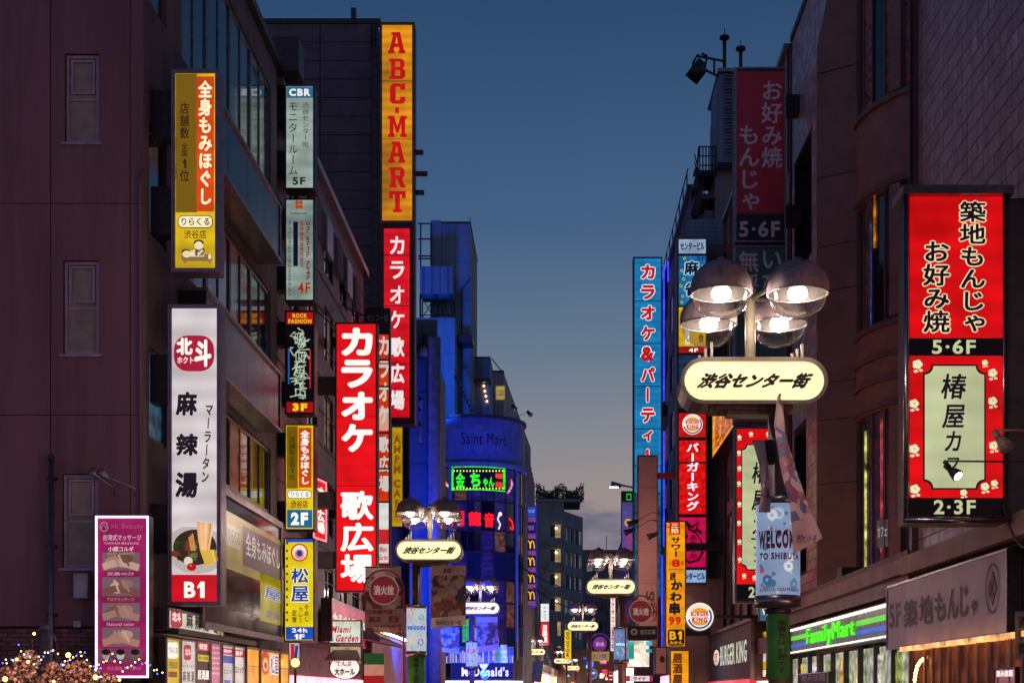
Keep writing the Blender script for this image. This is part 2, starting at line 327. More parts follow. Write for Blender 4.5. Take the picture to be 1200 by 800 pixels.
class Sign:
    """a light box or board in the plane pl: everything is given in photo pixels of its face"""
    def __init__(s, name, label, cat, pl, rect, depth=.25, bg=None, frame=darkm, fw=.03, group=None, body=darkm, arc=False, fd=.03, bgname='face_panel'):
        s.pl = pl; s.u0, s.v1 = pl.px(rect[0], rect[1]); s.u1, s.v0 = pl.px(rect[2], rect[3]); s.arc = arc; s.rect = rect
        base = pl.pt((s.u0 + s.u1) / 2, s.v0, -depth / 2)
        s.t = thing(name, label, cat, base, group); s.p = {}; s.depth = depth
        f = (lambda m, *a: m.arcslab(pl, *a)) if arc else (lambda m, *a: m.slab(pl, *a))
        if depth > .004: f(s.mb('cabinet'), s.u0, s.v0, s.u1, s.v1, -depth, 0, body)
        if fw:
            a, b, c, d = s.u0, s.v0, s.u1, s.v1; m = s.mb('frame')
            f(m, a, b, c, b + fw, -.01, fd, frame); f(m, a, d - fw, c, d, -.01, fd, frame)
            f(m, a, b + fw, a + fw, d - fw, -.01, fd, frame); f(m, c - fw, b + fw, c, d - fw, -.01, fd, frame)
        if bg: f(s.mb(bgname), s.u0 + fw, s.v0 + fw, s.u1 - fw, s.v1 - fw, .001, .006, bg)
    def mb(s, k):
        if k not in s.p: s.p[k] = MB()
        return s.p[k]
    def one(s, k): return s.mb(k + '#' + str(len(s.p)))
    def rect_(s, x0, y0, x1, y1, m, lay=1, part='coloured_panel'):
        u0, v1 = s.pl.px(x0, y0); u1, v0 = s.pl.px(x1, y1)
        (s.one(part).arcslab if s.arc else s.one(part).slab)(s.pl, u0, v0, u1, v1, .002, .006 + lay * .003, m); return s
    def bar(s, x0, y0, x1, y1, m, d0=0, d1=.03, part='divider'):
        u0, v1 = s.pl.px(x0, y0); u1, v0 = s.pl.px(x1, y1); s.one(part).slab(s.pl, u0, v0, u1, v1, d0, d1, m); return s
    def ell(s, x, y, rx, ry, m, lay=2, part='emblem'):
        a = s.pl.px(x - rx, y); b = s.pl.px(x + rx, y); c = s.pl.px(x, y - ry); d = s.pl.px(x, y + ry)
        s.mb(part).ell(s.pl, (a[0] + b[0]) / 2, (c[1] + d[1]) / 2, (b[0] - a[0]) / 2, (c[1] - d[1]) / 2, .003, .006 + lay * .003, m); return s
    def poly(s, pts, m, lay=2, part='emblem'):
        s.mb(part).poly(s.pl, [s.pl.px(*p) for p in pts], .003, .006 + lay * .003, m); return s
    def line(s, pts, w, m, lay=3, part='emblem'):
        """a brushed stroke w metres wide"""
        q = [s.pl.px(*p) for p in pts]; L = []; R_ = []
        for i, p in enumerate(q):
            a = q[max(i - 1, 0)]; b = q[min(i + 1, len(q) - 1)]; dx, dy = b[0] - a[0], b[1] - a[1]; k = math.hypot(dx, dy) or 1
            L.append((p[0] - dy / k * w / 2, p[1] + dx / k * w / 2)); R_.append((p[0] + dy / k * w / 2, p[1] - dx / k * w / 2))
        d = .008 + lay * .003; n = len(q)
        s.mb(part).add([s.pl.pt(*p, d) for p in L + R_], [(i, i + 1, n + i + 1, n + i)[::-1] for i in range(n - 1)], m); return s
    def rrect(s, x0, y0, x1, y1, r, m, lay=2, part='emblem'):
        pts = []
        for cx, cy_, a in ((x1 - r, y0 + r, 0), (x0 + r, y0 + r, 90), (x0 + r, y1 - r, 180), (x1 - r, y1 - r, 270)):
            pts += [(cx + r * math.cos(math.radians(a + k * 18)), cy_ - r * math.sin(math.radians(a + k * 18))) for k in range(6)]
        return s.poly(pts, m, lay, part)
    def txt(s, t, rect, m, vert=False, bold=.015, lay=3, part='lettering', **k):
        text(s.one(part), s.pl, t, rect, .008 + lay * .003, m, vert, bold, **k); return s
    def arm(s, p, q, r=.03, m=darkm, part='bracket'):
        s.mb(part).tube([p, q], r, m, 6); return s
    def bracket_box(s, dirn, length, zs, h=.12, m=blackm, back=None):
        """stub boxes from the cabinet's side to the wall; dirn -1 left, +1 right"""
        u = s.u0 if dirn < 0 else s.u1; b = s.depth if back is None else back
        for z in zs: s.one('bracket').slab(s.pl, u + (.002 * dirn), z - h / 2, u + dirn * length, z + h / 2, -b, -.03, m)
        return s
    def done(s):
        o = None
        for k, m in s.p.items(): o = m.build(k.split('#')[0], s.t)
        return s.t

def wall(mb, pl, u0, v0, u1, v1, ops, m, d=0, rev=.18, thick=.3):
    """wall face with real openings and reveals"""
    us = sorted({u0, u1, *[min(max(o[0], u0), u1) for o in ops], *[min(max(o[2], u0), u1) for o in ops]}); vs = sorted({v0, v1, *[min(max(o[1], v0), v1) for o in ops], *[min(max(o[3], v0), v1) for o in ops]})
    for i in range(len(us) - 1):
        for j in range(len(vs) - 1):
            a, b = (us[i] + us[i + 1]) / 2, (vs[j] + vs[j + 1]) / 2
            if any(o[0] < a < o[2] and o[1] < b < o[3] for o in ops): continue
            mb.add([pl.pt(us[i], vs[j], d), pl.pt(us[i + 1], vs[j], d), pl.pt(us[i + 1], vs[j + 1], d), pl.pt(us[i], vs[j + 1], d)], [(0, 1, 2, 3)], m)
    for a, b, c, e in ops:
        if a < u0 or c > u1: continue
        q = [(a, b), (c, b), (c, e), (a, e)]
        for k in range(4):
            p, r = q[k], q[(k + 1) % 4]; mb.add([pl.pt(*p, d), pl.pt(*r, d), pl.pt(*r, d - rev), pl.pt(*p, d - rev)], [(0, 1, 2, 3)], m)

def window(par, pl, u0, v0, u1, v1, nx=1, ny=1, fm=alu, pm=dark_glass, d=-.1, bw=.05, fd=.06, name='window', lab=None, split=True, pms=None):
    f = MB()
    f.slab(pl, u0, v0, u1, v0 + bw, d, d + fd, fm); f.slab(pl, u0, v1 - bw, u1, v1, d, d + fd, fm)
    f.slab(pl, u0, v0 + bw, u0 + bw, v1 - bw, d, d + fd, fm); f.slab(pl, u1 - bw, v0 + bw, u1, v1 - bw, d, d + fd, fm)
    for i in range(1, nx):
        u = u0 + (u1 - u0) * i / nx; f.slab(pl, u - bw * .4, v0 + bw, u + bw * .4, v1 - bw, d + .004, d + fd * .8, fm)
    for j in range(1, ny):
        v = v0 + (v1 - v0) * j / ny; f.slab(pl, u0 + bw, v - bw * .4, u1 - bw, v + bw * .4, d + .002, d + fd * .7, fm)
    w = f.build(name, par, lab); g = MB()
    for i in range(nx):
        for j in range(ny):
            k = random.choice(pms) if pms else pm
            a, b = u0 + (u1 - u0) * i / nx, v0 + (v1 - v0) * j / ny
            g.slab(pl, a + .01, b + .01, a + (u1 - u0) / nx - .01, b + (v1 - v0) / ny - .01, d + .004, d + .02, k)
            if split: g.build('pane', w); g = MB()
    if not split: g.build('pane', w)
    return w

# ================================================================== SETTING
def mesh_of(mb, name):
    me = bpy.data.meshes.new(name); me.from_pydata([tuple(v) for v in mb.v], [], mb.f)
    for q in mb.m: me.materials.append(q)
    me.polygons.foreach_set('material_index', mb.mi); me.polygons.foreach_set('use_smooth', mb.sm); me.update(); return me
def inst(name, me, parent, pos):
    o = bpy.data.objects.new(name, me); C.objects.link(o); o.parent = parent; o.location = Vector(pos) - Vector(parent['_o']); return o
def copy_tree(o, parent=None):
    c = o.copy(); C.objects.link(c); c.parent = parent
    for ch in list(o.children): copy_tree(ch, c)
    return c
def struct(mb, name): return mb.build(name, None, None, 'structure')
g = MB(); g.box(-600, -60, -.3, 600, 1500, -.12, asphalt); struct(g, 'ground')
g = MB(); g.box(-3.6, -40, -.12, 3.6, 240, 0, paving); struct(g, 'road')
g = MB(); g.box(-7.2, -40, -.12, -3.7, 240, .12, paving); g.box(3.7, -40, -.12, 7.1, 240, .12, paving); struct(g, 'pavement')

frost = mt('frosted_pane', (.42, .36, .28), .35, 0, .3, 3); winframe = mt('mauve_window_frame', (.52, .40, .52), .45, .1, .25, 6)
curtain_dim = mt('curtained_pane', (.08, .08, .09), .2, 0, .4, 2)
warm_pane = em('e0a060', .35, .5, False); purple_pane = em('2c2260', .45, .5, False); teal_pane = em('2c6a8c', .35, .6, False, scale=3); dim_warm = em('8a5a3a', .3, .6, False, scale=3)
shop_w = em('ffc8a0', 4.5, .2); shop_p = em('ff7a98', 4.0, .3); shop_c = em('dfe0ff', 3.4, .2)

# ---- the mauve building at the left edge
L1 = thing('office_building', 'mauve rendered building filling the left edge with three small stacked windows on its blank wall', 'building', (-12, 31, 0))
fp = FR(25); XL = -7.23
wins = []
for x0, y0, x1, y1 in ((76, 63, 116, 167), (74, 305, 116, 415), (73, 555, 115, 665)):
    a = fp.px(x0, y1); b = fp.px(x1, y0); wins.append((a[0], a[1], b[0], b[1]))
m = MB(); wall(m, fp, -17, 2.83, XL, 17.8, wins, joint, -.02)
m.build('wall', L1)
colx = [-17, -8.86, -7.46, XL]; rows = [2.83, 6.49, 10.2, 17.8]
for i in range(3):
    for j in range(3):
        m = MB(); a, b, c, d = colx[i] + .008, rows[j] + .008, colx[i + 1] - (.008 if i < 2 else 0), rows[j + 1] - .008
        wall(m, fp, a, b, c, d, [w for w in wins if w[0] > a and w[2] < c and w[1] > b and w[3] < d], plaster, 0)
        m.build('wall_panel', L1)
for w in wins:
    wo = window(L1, fp, w[0] + .01, w[1] + .01, w[2] - .01, w[3] - .01, 1, 2, winframe, frost, -.12, .055, .07)
    m = MB(); h = (w[1] + w[3]) / 2; e = .09
    for a, b, c, d in ((w[0] + e, h + e, w[2] - e, h + e + .04), (w[0] + e, w[3] - e - .04, w[2] - e, w[3] - e), (w[0] + e, h + e + .04, w[0] + e + .04, w[3] - e - .04), (w[2] - e - .04, h + e + .04, w[2] - e, w[3] - e - .04)):
        m.slab(fp, a, b, c, d, -.09, -.05, winframe)
    m.build('sash', wo); m = MB(); m.slab(fp, w[0] - .06, w[1] - .05, w[2] + .06, w[1] - .005, -.02, .05, winframe); m.build('sill', wo)
m = MB(); m.slab(fp, -17, 0, XL, 2.83, -.3, -.03, joint); m.slab(fp, -17, 2.78, XL, 2.86, -.03, .03, plaster); m.build('plinth', L1)
# bricks along the foot of the wall
bmesh_ = [mesh_of(MB().slab(FR(0), 0, 0, .222, .066, 0, .02 + .006 * k, mm), 'brick') for k, mm in enumerate((brick_a, brick_a, brick_b))]
for r in range(17):
    for c in range(16):
        z = 1.42 + r * .078; u = -10.9 + c * .235 + (r % 2) * .117
        if u + .22 < XL: inst('brick', random.choice(bmesh_), L1, (u, 25.028, z))

lp = LF(XL)
bands = [(12.1, 13.35), (8.0, 9.3)]
wz = [(13.95, 17.0), (9.8, 11.8), (6.15, 7.8)]
ops = []
for a, b in wz: ops += [(25.35, a, 26.5, b), (27.6, a, 36.2, b)]
m = MB(); wall(m, lp, 25, 0, 37, 17.8, ops, darkconc); m.build('wall', L1)
for a, b in wz:
    window(L1, lp, 25.37, a + .02, 26.48, b - .02, 1, 1, umber2, blue_glass if a > 9 else teal_pane, -.1)
    for k in range(4):
        window(L1, lp, 27.62 + k * 2.145, a + .02, 27.6 + (k + 1) * 2.145, b - .02, 2, 1, steel, dark_glass, -.1, .07, pms=[dark_glass, blue_glass, dark_glass, dim_warm if a < 7 else dark_glass])
bandm = mt('glossy_spandrel', (.03, .03, .042), .22, 0, .35, 1.5, spec=.3)
for a, b in bands:
    for k in range(4):
        m = MB(); m.slab(lp, 27.3 + k * 1.8, a, 27.28 + (k + 1) * 1.8, b, 0, .55, bandm); m.build('balcony_panel', L1)
    m = MB(); m.slab(lp, 27.2, b, 34.6, b + .06, 0, .6, steel); m.slab(lp, 27.2, a - .07, 34.6, a - .003, 0, .6, steel); m.slab(lp, 34.51, a, 34.6, b, 0, .58, steel); m.build('rail', L1)
m = MB(); m.box(-17, 25.31, 17.5, XL - .31, 36.7, 17.7, darkconc); m.slab(lp, 24.9, 17.8, 37, 18.0, -.5, .15, darkm); m.slab(fp, -17, 17.8, XL + .1, 18, -.3, .1, darkm); m.build('roof', L1)
# glazed showcase floor; sign reflections in its glass are painted as glowing posters
m = MB(); m.slab(lp, 27.2, 2.9, 35.1, 5.75, 0, .45, darkm); m.build('showcase', L1)
lq = LF(XL + .452)
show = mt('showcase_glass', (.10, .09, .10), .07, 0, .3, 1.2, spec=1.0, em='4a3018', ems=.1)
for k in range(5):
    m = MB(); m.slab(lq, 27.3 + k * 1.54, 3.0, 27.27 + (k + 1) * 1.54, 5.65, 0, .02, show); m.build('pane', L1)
m = MB(); m.slab(lq, 27.2, 5.65, 35.1, 5.8, 0, .08, steel); m.slab(lq, 27.2, 2.85, 35.1, 2.98, 0, .1, steel); m.slab(lq, 27.2, 2.98, 27.29, 5.65, 0, .06, steel); m.slab(lq, 35.0, 2.98, 35.1, 5.65, 0, .06, steel); m.build('showcase_frame', L1)
lq2 = LF(XL + .475)
s = Sign('painted_sign_reflection', 'purple and yellow painted massage sign reflection on the glazed floor of the mauve building', 'poster', lq2, (264, 597, 330, 690), .003, None, fw=0)
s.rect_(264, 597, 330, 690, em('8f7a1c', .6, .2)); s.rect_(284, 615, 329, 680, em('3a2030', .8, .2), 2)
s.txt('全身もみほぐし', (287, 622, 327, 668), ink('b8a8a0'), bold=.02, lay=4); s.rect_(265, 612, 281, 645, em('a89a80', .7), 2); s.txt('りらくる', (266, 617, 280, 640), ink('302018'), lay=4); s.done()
s = Sign('painted_sign_reflection', 'tall yellow painted sign reflection with blue characters at far end of the glazed first floor', 'poster', lq2, (305, 668, 331, 733), .003, None, fw=0)
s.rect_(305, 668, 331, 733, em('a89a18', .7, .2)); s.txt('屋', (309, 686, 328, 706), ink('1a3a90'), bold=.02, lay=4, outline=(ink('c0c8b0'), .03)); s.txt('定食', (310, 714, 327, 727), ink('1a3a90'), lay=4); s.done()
# shopfront at street level, lit
m = MB(); m.slab(lp, 26.8, .3, 36.8, 2.1, .02, .06, shop_w); m.build('shop_window', L1)
# drain pipes, conduits, boxes on the blank wall
m = MB(); m.tube([W3(60, 536, 24.85), W3(60, 800, 24.85), (-8.79, 24.85, .1)], .045, steel, 10); m.ball(W3(60, 536, 24.85), .06, darkm)
for y in (560, 640, 720): p = W3(60, y, 24.86); m.box(p.x - .07, 24.84, p.z - .02, p.x + .07, 25.0, p.z + .02, darkm)
m.build('drain_pipe', L1)
m = MB(); m.tube([W3(165, 700, 24.94), W3(164, 215, 24.94), W3(165, 203, 24.94), W3(169, 198, 24.94)], .022, plaster, 8); m.build('conduit', L1)
m = MB(); a = W3(86, 701, 24.82); b = W3(104, 671, 24.82); m.box(a.x, 24.8, a.z, b.x, 25, b.z, mt('box_beige', (.35, .28, .28), .5)); m.box(a.x + .015, 24.785, a.z + .02, b.x - .015, 24.799, b.z - .02, alu); m.build('meter_box', L1)
m = MB(); a = W3(84, 734, 24.82); b = W3(93, 727, 24.82); m.box(a.x, 24.9, a.z, b.x, 25, b.z, alu); m.build('junction_box', L1)

def floodlight(name, label, base, head, aim, r=.075, L=.2, m=alu, lit=False, group=None, cat='floodlight', arm=None):
    t = thing(name, label, cat, base, group); head = Vector(head); aim = Vector(aim).normalized()
    q = MB(); q.tube([Vector(base)] + [Vector(p) for p in (arm or [])] + [head - aim * L * .3], .014, m, 6); q.build('bracket', t)
    q = MB(); q.tube([head - aim * L * .5, head - aim * L * .42, head + aim * L * .1, head + aim * L * .5], [r * .45, r * .6, r * .7, r], m, 12); q.build('lamp_housing', t)
    q = MB(); q.tube([head + aim * L * .5, head + aim * (L * .5 + .008)], [r * .9, r * .85], em('fff6e0', 6, 0) if lit else alu, 12); q.build('lens', t)
for k, (bx, hx) in enumerate(((134, 112), (158, 122))):
    floodlight('floodlight', ('left one' if k == 0 else 'right one') + ' of the pair of small grey floodlights leaning over the pink massage sign', W3(bx, 580, 24.98), W3(hx, 556, 24.2), (-.2, -.6, .3), arm=[W3(bx, 572, 24.7)], group='floodlights above the pink massage sign')
    t = W3(bx, 580, 24.98)
# blank street wall boxes = brackets are on the signs

# ---- second left building, brown tiles
L2 = thing('tiled_building', 'dark brown tiled building behind the narrow sign column on the left side', 'building', (-9, 46, 0))
XM = -7.26; lp2 = LF(XM); ops = []
for r in range(5):
    for c in range(5): ops.append((38.6 + c * 3.1, 3.9 + r * 2.75, 40.4 + c * 3.1, 5.6 + r * 2.75))
m = MB(); wall(m, lp2, 37.1, 0, 54, 17.4, ops, brown_tile); m.box(-17, 53.7, 0, XM - .3, 53.95, 17.4, brown_tile); m.build('wall', L2)
for o in ops: window(L2, lp2, o[0] + .02, o[1] + .02, o[2] - .02, o[3] - .02, 2, 1, darkm, dark_glass, -.1, .06, split=False, pms=[dark_glass, dark_glass, blue_glass, dim_warm])
m = MB()
for r in range(16): m.slab(lp2, 37.1, .9 + r * 1.05, 54, .93 + r * 1.05, .001, .03, umber2)
m.build('string_course', L2)
m = MB(); m.slab(lp2, 37, 17.4, 54.1, 17.62, -.6, .2, steel); m.box(-17, 37.1, 17.1, XM - .61, 53.6, 17.3, darkconc); m.build('roof', L2)
for k in range(5):
    m = MB(); m.slab(lp2, 42.5 + k * 2.2, 15.5, 43.7 + k * 2.2, 16.6, .001, .12, alu if k % 2 else concrete); m.build('air_unit', L2)
m = MB(); m.slab(lp2, 37.2, .3, 53.5, 2.1, .02, .06, shop_p); m.build('shop_window', L2)
for k in range(4):
    m = MB(); z = 17.9 - k * 1.3; m.slab(lp2, 37.3 + k * .5, z, 38.1 + k * .5, z + .9, -.3, .55, darkm); m.build('plant_box', L2)
# canopy with downlights further on
m = MB(); m.poly(Pl((XM, 46.9), (XM + 1, 46.9)), [(0.002, 3.6), (1.5, 3.3), (1.5, 3.42), (0.002, 4.1)], -7, 0, darkm); m.build('canopy', L2)
L2b = thing('low_shopfront', 'brown shuttered shopfront with a row of small downlights below the red karaoke sign', 'shop', (-8, 61, 0))
m = MB(); m.box(-12, 54.1, 0, -7.0, 67.5, 5.4, umber2); m.build('wall', L2b)
lb = LF(-7.0); m = MB(); m.slab(lb, 54.1, 4.0, 67.5, 4.25, .002, 1.0, darkm); m.build('canopy', L2b)
sh = mt('shutter_mauve', (.36, .2, .17), .5, 0, .2, 4)
for k in range(12):
    m = MB(); m.slab(lb, 54.2 + k * 1.1, .2, 55.25 + k * 1.1, 3.95, .002, .05, sh); m.build('shutter', L2b)
    m = MB(); m.slab(lb, 54.6 + k * 1.1, 3.93, 54.75 + k * 1.1, 3.998, .3, .45, em('ffd9a0', 12, 0)); m.build('downlight', L2b)

# ---- grey clad tower with the tall shoe sign
L3 = thing('clad_tower', 'tall slate clad tower rising behind the yellow and red shoe shop sign', 'building', (-13, 68, 0))
p3 = FR(60); XR = p3.px(442, 0)[0]
m = MB(); m.box(-24, 60.05, 0, XR, 76, 29.8, joint); m.build('wall', L3)
vz = 29.8; k = 0
while vz > 12:
    h = .78
    for a, b in ((-24, -17.3), (-17.28, -12.6), (-12.58, -9.9), (-9.88, XR)):
        q = MB(); q.slab(p3, a + .01, vz - h + .02, b - .01, vz - .01, 0, .03 + random.uniform(0, .012), grey_clad); q.build('wall_panel', L3)
    vz -= h
m = MB(); m.slab(p3, -24, 29.8, XR + .15, 30.0, -.3, .1, darkm); p = W3(414, 23, 60); m.box(p.x - .1, 60, 30, p.x + .1, 60.3, 30.5, darkm); m.build('roof_edge', L3)
m = MB()
for x in (435.5, 440): a = W3(x, 30, 59.7); m.tube([a, (a.x, 59.7, 10)], .05, darkm, 6)
for k in range(26): z = 29 - k * .75; a = W3(435.5, 0, 59.7).x; m.tube([(a, 59.7, z), (a + .3, 59.7, z)], .025, darkm, 5)
m.build('ladder', L3)

# ---- blue-lit block, tank and towers
B1 = thing('blue_lit_block', 'low block washed in deep blue light just right of the tall shoe sign', 'building', (-7.2, 71, 0))
pb = FR(69); a = W3(480, 425, 69); b = W3(513, 800, 69)
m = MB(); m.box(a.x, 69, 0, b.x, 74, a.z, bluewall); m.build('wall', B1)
for k in range(9):
    q = MB(); zz = 4 + k * 1.75; q.slab(pb, a.x + .02, zz, b.x - .02, zz + 1.7, .001, .04, bluewall); q.build('wall_panel', B1)
q = MB(); x = W3(500, 0, 68.6).x; q.tube([(x - .25, 68.6, 17.8), (x - .25, 68.6, 18.2), (x, 68.6, 18.7), (x + .35, 68.6, 18.7), (x + .35, 68.6, 2)], .34, mt('duct_grey', (.3, .33, .4), .4, .2), 12); q.build('duct', B1)
B2 = thing('blue_tank_block', 'blue-lit block with a water tank on a lattice frame, left of the antenna tower', 'building', (-11, 110, 0))
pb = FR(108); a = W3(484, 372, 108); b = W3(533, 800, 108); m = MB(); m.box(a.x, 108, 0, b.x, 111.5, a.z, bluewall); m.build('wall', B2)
for k in range(3):
    q = MB(); zz = a.z - 2.6 * (k + 1); q.slab(pb, a.x + .02, zz, b.x - .02, zz + 2.5, .001, .04, bluewall); q.build('wall_panel', B2)
q = MB(); a2 = W3(492, 312, 109); b2 = W3(530, 344, 109); q.box(a2.x, 109, b2.z, b2.x, 111.4, a2.z, bluewall)
for k in range(4): xx = a2.x + (b2.x - a2.x) * (k + .5) / 4; q.box(xx - .04, 108.94, b2.z, xx + .04, 108.998, a2.z, grey_clad)
q.build('water_tank', B2)
q = MB(); zb = a.z
for i in range(3):
    xx = a2.x + (b2.x - a2.x) * i / 2
    for yy in (109.2, 111.2): q.tube([(xx, yy, zb - .1), (xx, yy, b2.z)], .05, darkm, 6)
for i in range(2):
    x0 = a2.x + (b2.x - a2.x) * i / 2; x1 = a2.x + (b2.x - a2.x) * (i + 1) / 2
    q.tube([(x0, 109.2, zb), (x1, 109.2, b2.z)], .035, darkm, 6); q.tube([(x1, 109.2, zb), (x0, 109.2, b2.z)], .035, darkm, 6)
q.tube([(a2.x, 109.2, zb + .5), (b2.x, 109.2, zb + .5)], .04, darkm, 5); q.tube([(a2.x, 111.2, zb + .5), (b2.x, 111.2, zb + .5)], .04, darkm, 5); q.build('tank_frame', B2)
def tower(name, label, x0, x1, xs, ytop, Y, Yb, mat, rows=0, cols=1, wins=None, zb=0, cat='building'):
    """front face between photo columns x0..x1, side face up to xs"""
    p = FR(Y); u0, zt = p.px(x0, ytop); u1 = p.px(x1, 0)[0]
    t = thing(name, label, cat, ((u0 + u1) / 2, (Y + Yb) / 2, zb)); m = MB()
    m.box(u0, Y, zb, u1, Yb, zt, mat)
    if xs and xs > x1:
        xe = (xs - CX) / FPX * Yb; m.add([(u1 + .003, Y + .01, zb), (xe, Yb, zb), (xe, Yb, zt), (u1 + .003, Y + .01, zt), (u1 - 1, Yb, zt)], [(0, 1, 2, 3), (3, 2, 4)], mat)
    m.build('wall', t)
    if rows:
        for i in range(rows):
            for j in range(cols):
                w, h = (u1 - u0) / cols, min(3.0, (zt - zb) / rows)
                q = MB(); q.slab(p, u0 + j * w + .02, zt - (i + 1) * h + .02, u0 + (j + 1) * w - .02, zt - i * h - .02, .001, .03 + random.uniform(0, .015), mat); q.build('wall_panel', t)
    q = MB(); q.slab(p, u0 - .05, zt, u1 + .05, zt + .15, -(Yb - Y), .06, darkm); q.build('parapet', t)
    return t, p, u0, u1, zt
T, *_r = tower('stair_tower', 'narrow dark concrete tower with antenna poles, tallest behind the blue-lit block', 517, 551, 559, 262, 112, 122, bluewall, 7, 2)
q = MB(); a = W3(505, 258, 111.8); b = W3(517, 500, 111.8); q.box(a.x, 111.8, 8, b.x, 115, a.z, bluewall); q.build('lift_shaft', T)
q = MB()
for x, y in ((493, 262), (505, 262)): p = W3(x, y, 111.5); q.tube([(p.x, 111.5, 24), p], .06, darkm, 6)
for y in (262, 300, 303, 280): q.tube([W3(490, y, 111.5), W3(506, y, 111.5)], .06, darkm, 6)
p = W3(551, 254, 112); q.tube([(p.x, 112, 38), p], .03, darkm, 5); p = W3(541, 340, 111.7); q.tube([(p.x, 111.7, 14), p], .05, darkm, 5)
q.tube([W3(541, 340, 111.7), W3(552, 325, 111.7)], .03, darkm, 5)
q.build('pipework', T)
def stairs(par, x0, x1, y0, y1, Y, n=8, name='fire_stair', m=darkm):
    q = MB()
    for k in range(n):
        xx = x0 + (x1 - x0) * k / n; yy = y0 + (y1 - y0) * k / n; a = W3(xx, yy, Y); b = W3(xx + (x1 - x0) / n, yy, Y); q.box(min(a.x, b.x), Y, a.z - .03, max(a.x, b.x) + .05, Y + .9, a.z + .03, m)
    for dy in (0, -9): q.tube([W3(x0, y0 + dy, Y - .05), W3(x1, y1 + dy, Y - .05)], .03, m, 5)
    return q.build(name, par)
stairs(T, 532, 556, 440, 490, 107, 9)
q = MB(); a = W3(534, 398, 111.5); b = W3(555, 406, 111.5); q.box(a.x, 110, b.z, b.x, 112, a.z, darkm); q.build('landing', T)
T, *_r = tower('blue_stepped_block', 'stepped teal-blue roof block with small orange lights under its slab', 551, 574, 577, 420, 118, 124, bluewall, 3, 1)
q = MB(); a = W3(556, 445, 117.6); b = W3(576, 449, 117.6); q.box(a.x, 117, b.z, b.x, 118, a.z, darkm); q.build('slab_edge', T)
for k in range(4): q = MB(); p = W3(567 + k * 1.2, 452 + k * 6, 117.8); q.ball(p, .09, em('ffb070', 5, 0), 6); q.build('light', T)
T, *_r = tower('white_stepped_block', 'pale block with a sloping roofline stepping down right of the teal-blue roof block', 574, 590, 622, 436, 126, 165, mt('pale_render', (.3, .3, .34), .7, 0, .3, 1, .1, True), 4, 1)
q = MB(); q.tube([W3(576, 420, 125), W3(589, 436, 125)], .05, darkm, 5); q.build('handrail', T)
q = MB(); a = W3(581, 468, 125.9); q.slab(FR(126), a.x, a.z, a.x + .8, a.z + 1.2, .05, .1, em('c8b060', .5, .3)); q.build('window', T)

# ---- curved corner building
CB = thing('curved_corner_building', 'blue-lit corner building with a curved glass front carrying red and green neon signs', 'building', (-5.9, 104, 0))
cp = Cyl(-5.9, 104, 3.6)
cu = lambda x, y=600: cp.px(x, y)
U0, U1 = -4.2, 6.6
fm_ = mt('fascia_blue_grey', (.10, .16, .32), .5, 0, .25, 1.2)
m = MB(); m.arcslab(cp, U0, 0, U1, 21, -.6, -.12, joint, 24); m.build('core', CB)
zt, zb_ = cp.px(560, 489)[1], cp.px(560, 541)[1]
for k in range(6):
    m = MB(); m.arcslab(cp, U0 + k * 1.8 + .01, zb_, U0 + (k + 1) * 1.8 - .01, zt, -.1, .12, fm_, 6); m.build('fascia_panel', CB)
m = MB(); m.arcslab(cp, U0, zb_ - .3, U1, zb_ - .02, -.1, .3, bluewall, 24); m.arcslab(cp, U0, zt, U1, zt + .2, -.3, .25, darkm, 24); m.build('cornice', CB)
m = MB()
for k in range(14): # white cloud shaped patch on the fascia
    uu = -1.6 + k * .27; h = .9 + .25 * math.sin(k * 1.9); m.arcslab(cp, uu, (zt + zb_) / 2 - h, uu + .272, (zt + zb_) / 2 + h, .12, .124, mt('fascia_pale', (.13, .2, .36), .5, 0, .2, 1.5), 1)
m.build('painted_cloud', CB)
m = MB(); text(m, cp, 'Saint Marc', (541, 507, 592, 523), .13, pr('0c0c28'), bold=.0); m.build('lettering', CB)
zz = [4.2, 6.3, 8.0, 9.6, 11.6, 13.1, 15.2, zb_ - .35]; nu = 11
frames = MB()
for j in range(7):
    for i in range(nu):
        a = U0 + (U1 - U0) * i / nu; b = U0 + (U1 - U0) * (i + 1) / nu
        k = random.choice([purple_pane, purple_pane, dark_glass, blue_glass] if j in (0, 3, 5) else ([dim_warm, dark_glass, purple_pane, dark_glass]))
        m = MB(); m.arcslab(cp, a + .03, zz[j] + .04, b - .03, zz[j + 1] - .04, -.1, -.05, k, 2); m.build('pane', CB)
    frames.arcslab(cp, U0, zz[j] - .05, U1, zz[j] + .05, -.1, .02, blackm, 24)
for i in range(nu + 1): a = U0 + (U1 - U0) * i / nu; frames.slab(cp, a - .04, 4.2, a + .04, zb_ - .3, -.1, 0, blackm)
for i in (2, 5): a = cu((528, 0, 0, 0, 0, 605)[0] if i == 2 else 605)[0]; frames.arcslab(cp, a - .1, 4, a + .1, zb_ - .3, -.1, .1, bluewall, 2)
frames.build('mullions', CB)
m = MB(); m.box(-9.4, 104, 0, -2.35, 112, 20, fm_); m.add([(-2.33, 104, 0), (-1.9, 124, 0), (-1.9, 124, 19.6), (-2.33, 104, 20.2)], [(0, 1, 2, 3)], bluewall); m.build('side_wall', CB)
m = MB()
for k in range(8):
    y = 105.5 + k * 2.4; x = -2.33 + (y - 104) * .0215; m.box(x, y, 2, x + .22, y + .45, 20.1 - k * .05, mt('pale_pilaster', (.34, .35, .42), .6))
m.build('pilaster', CB)
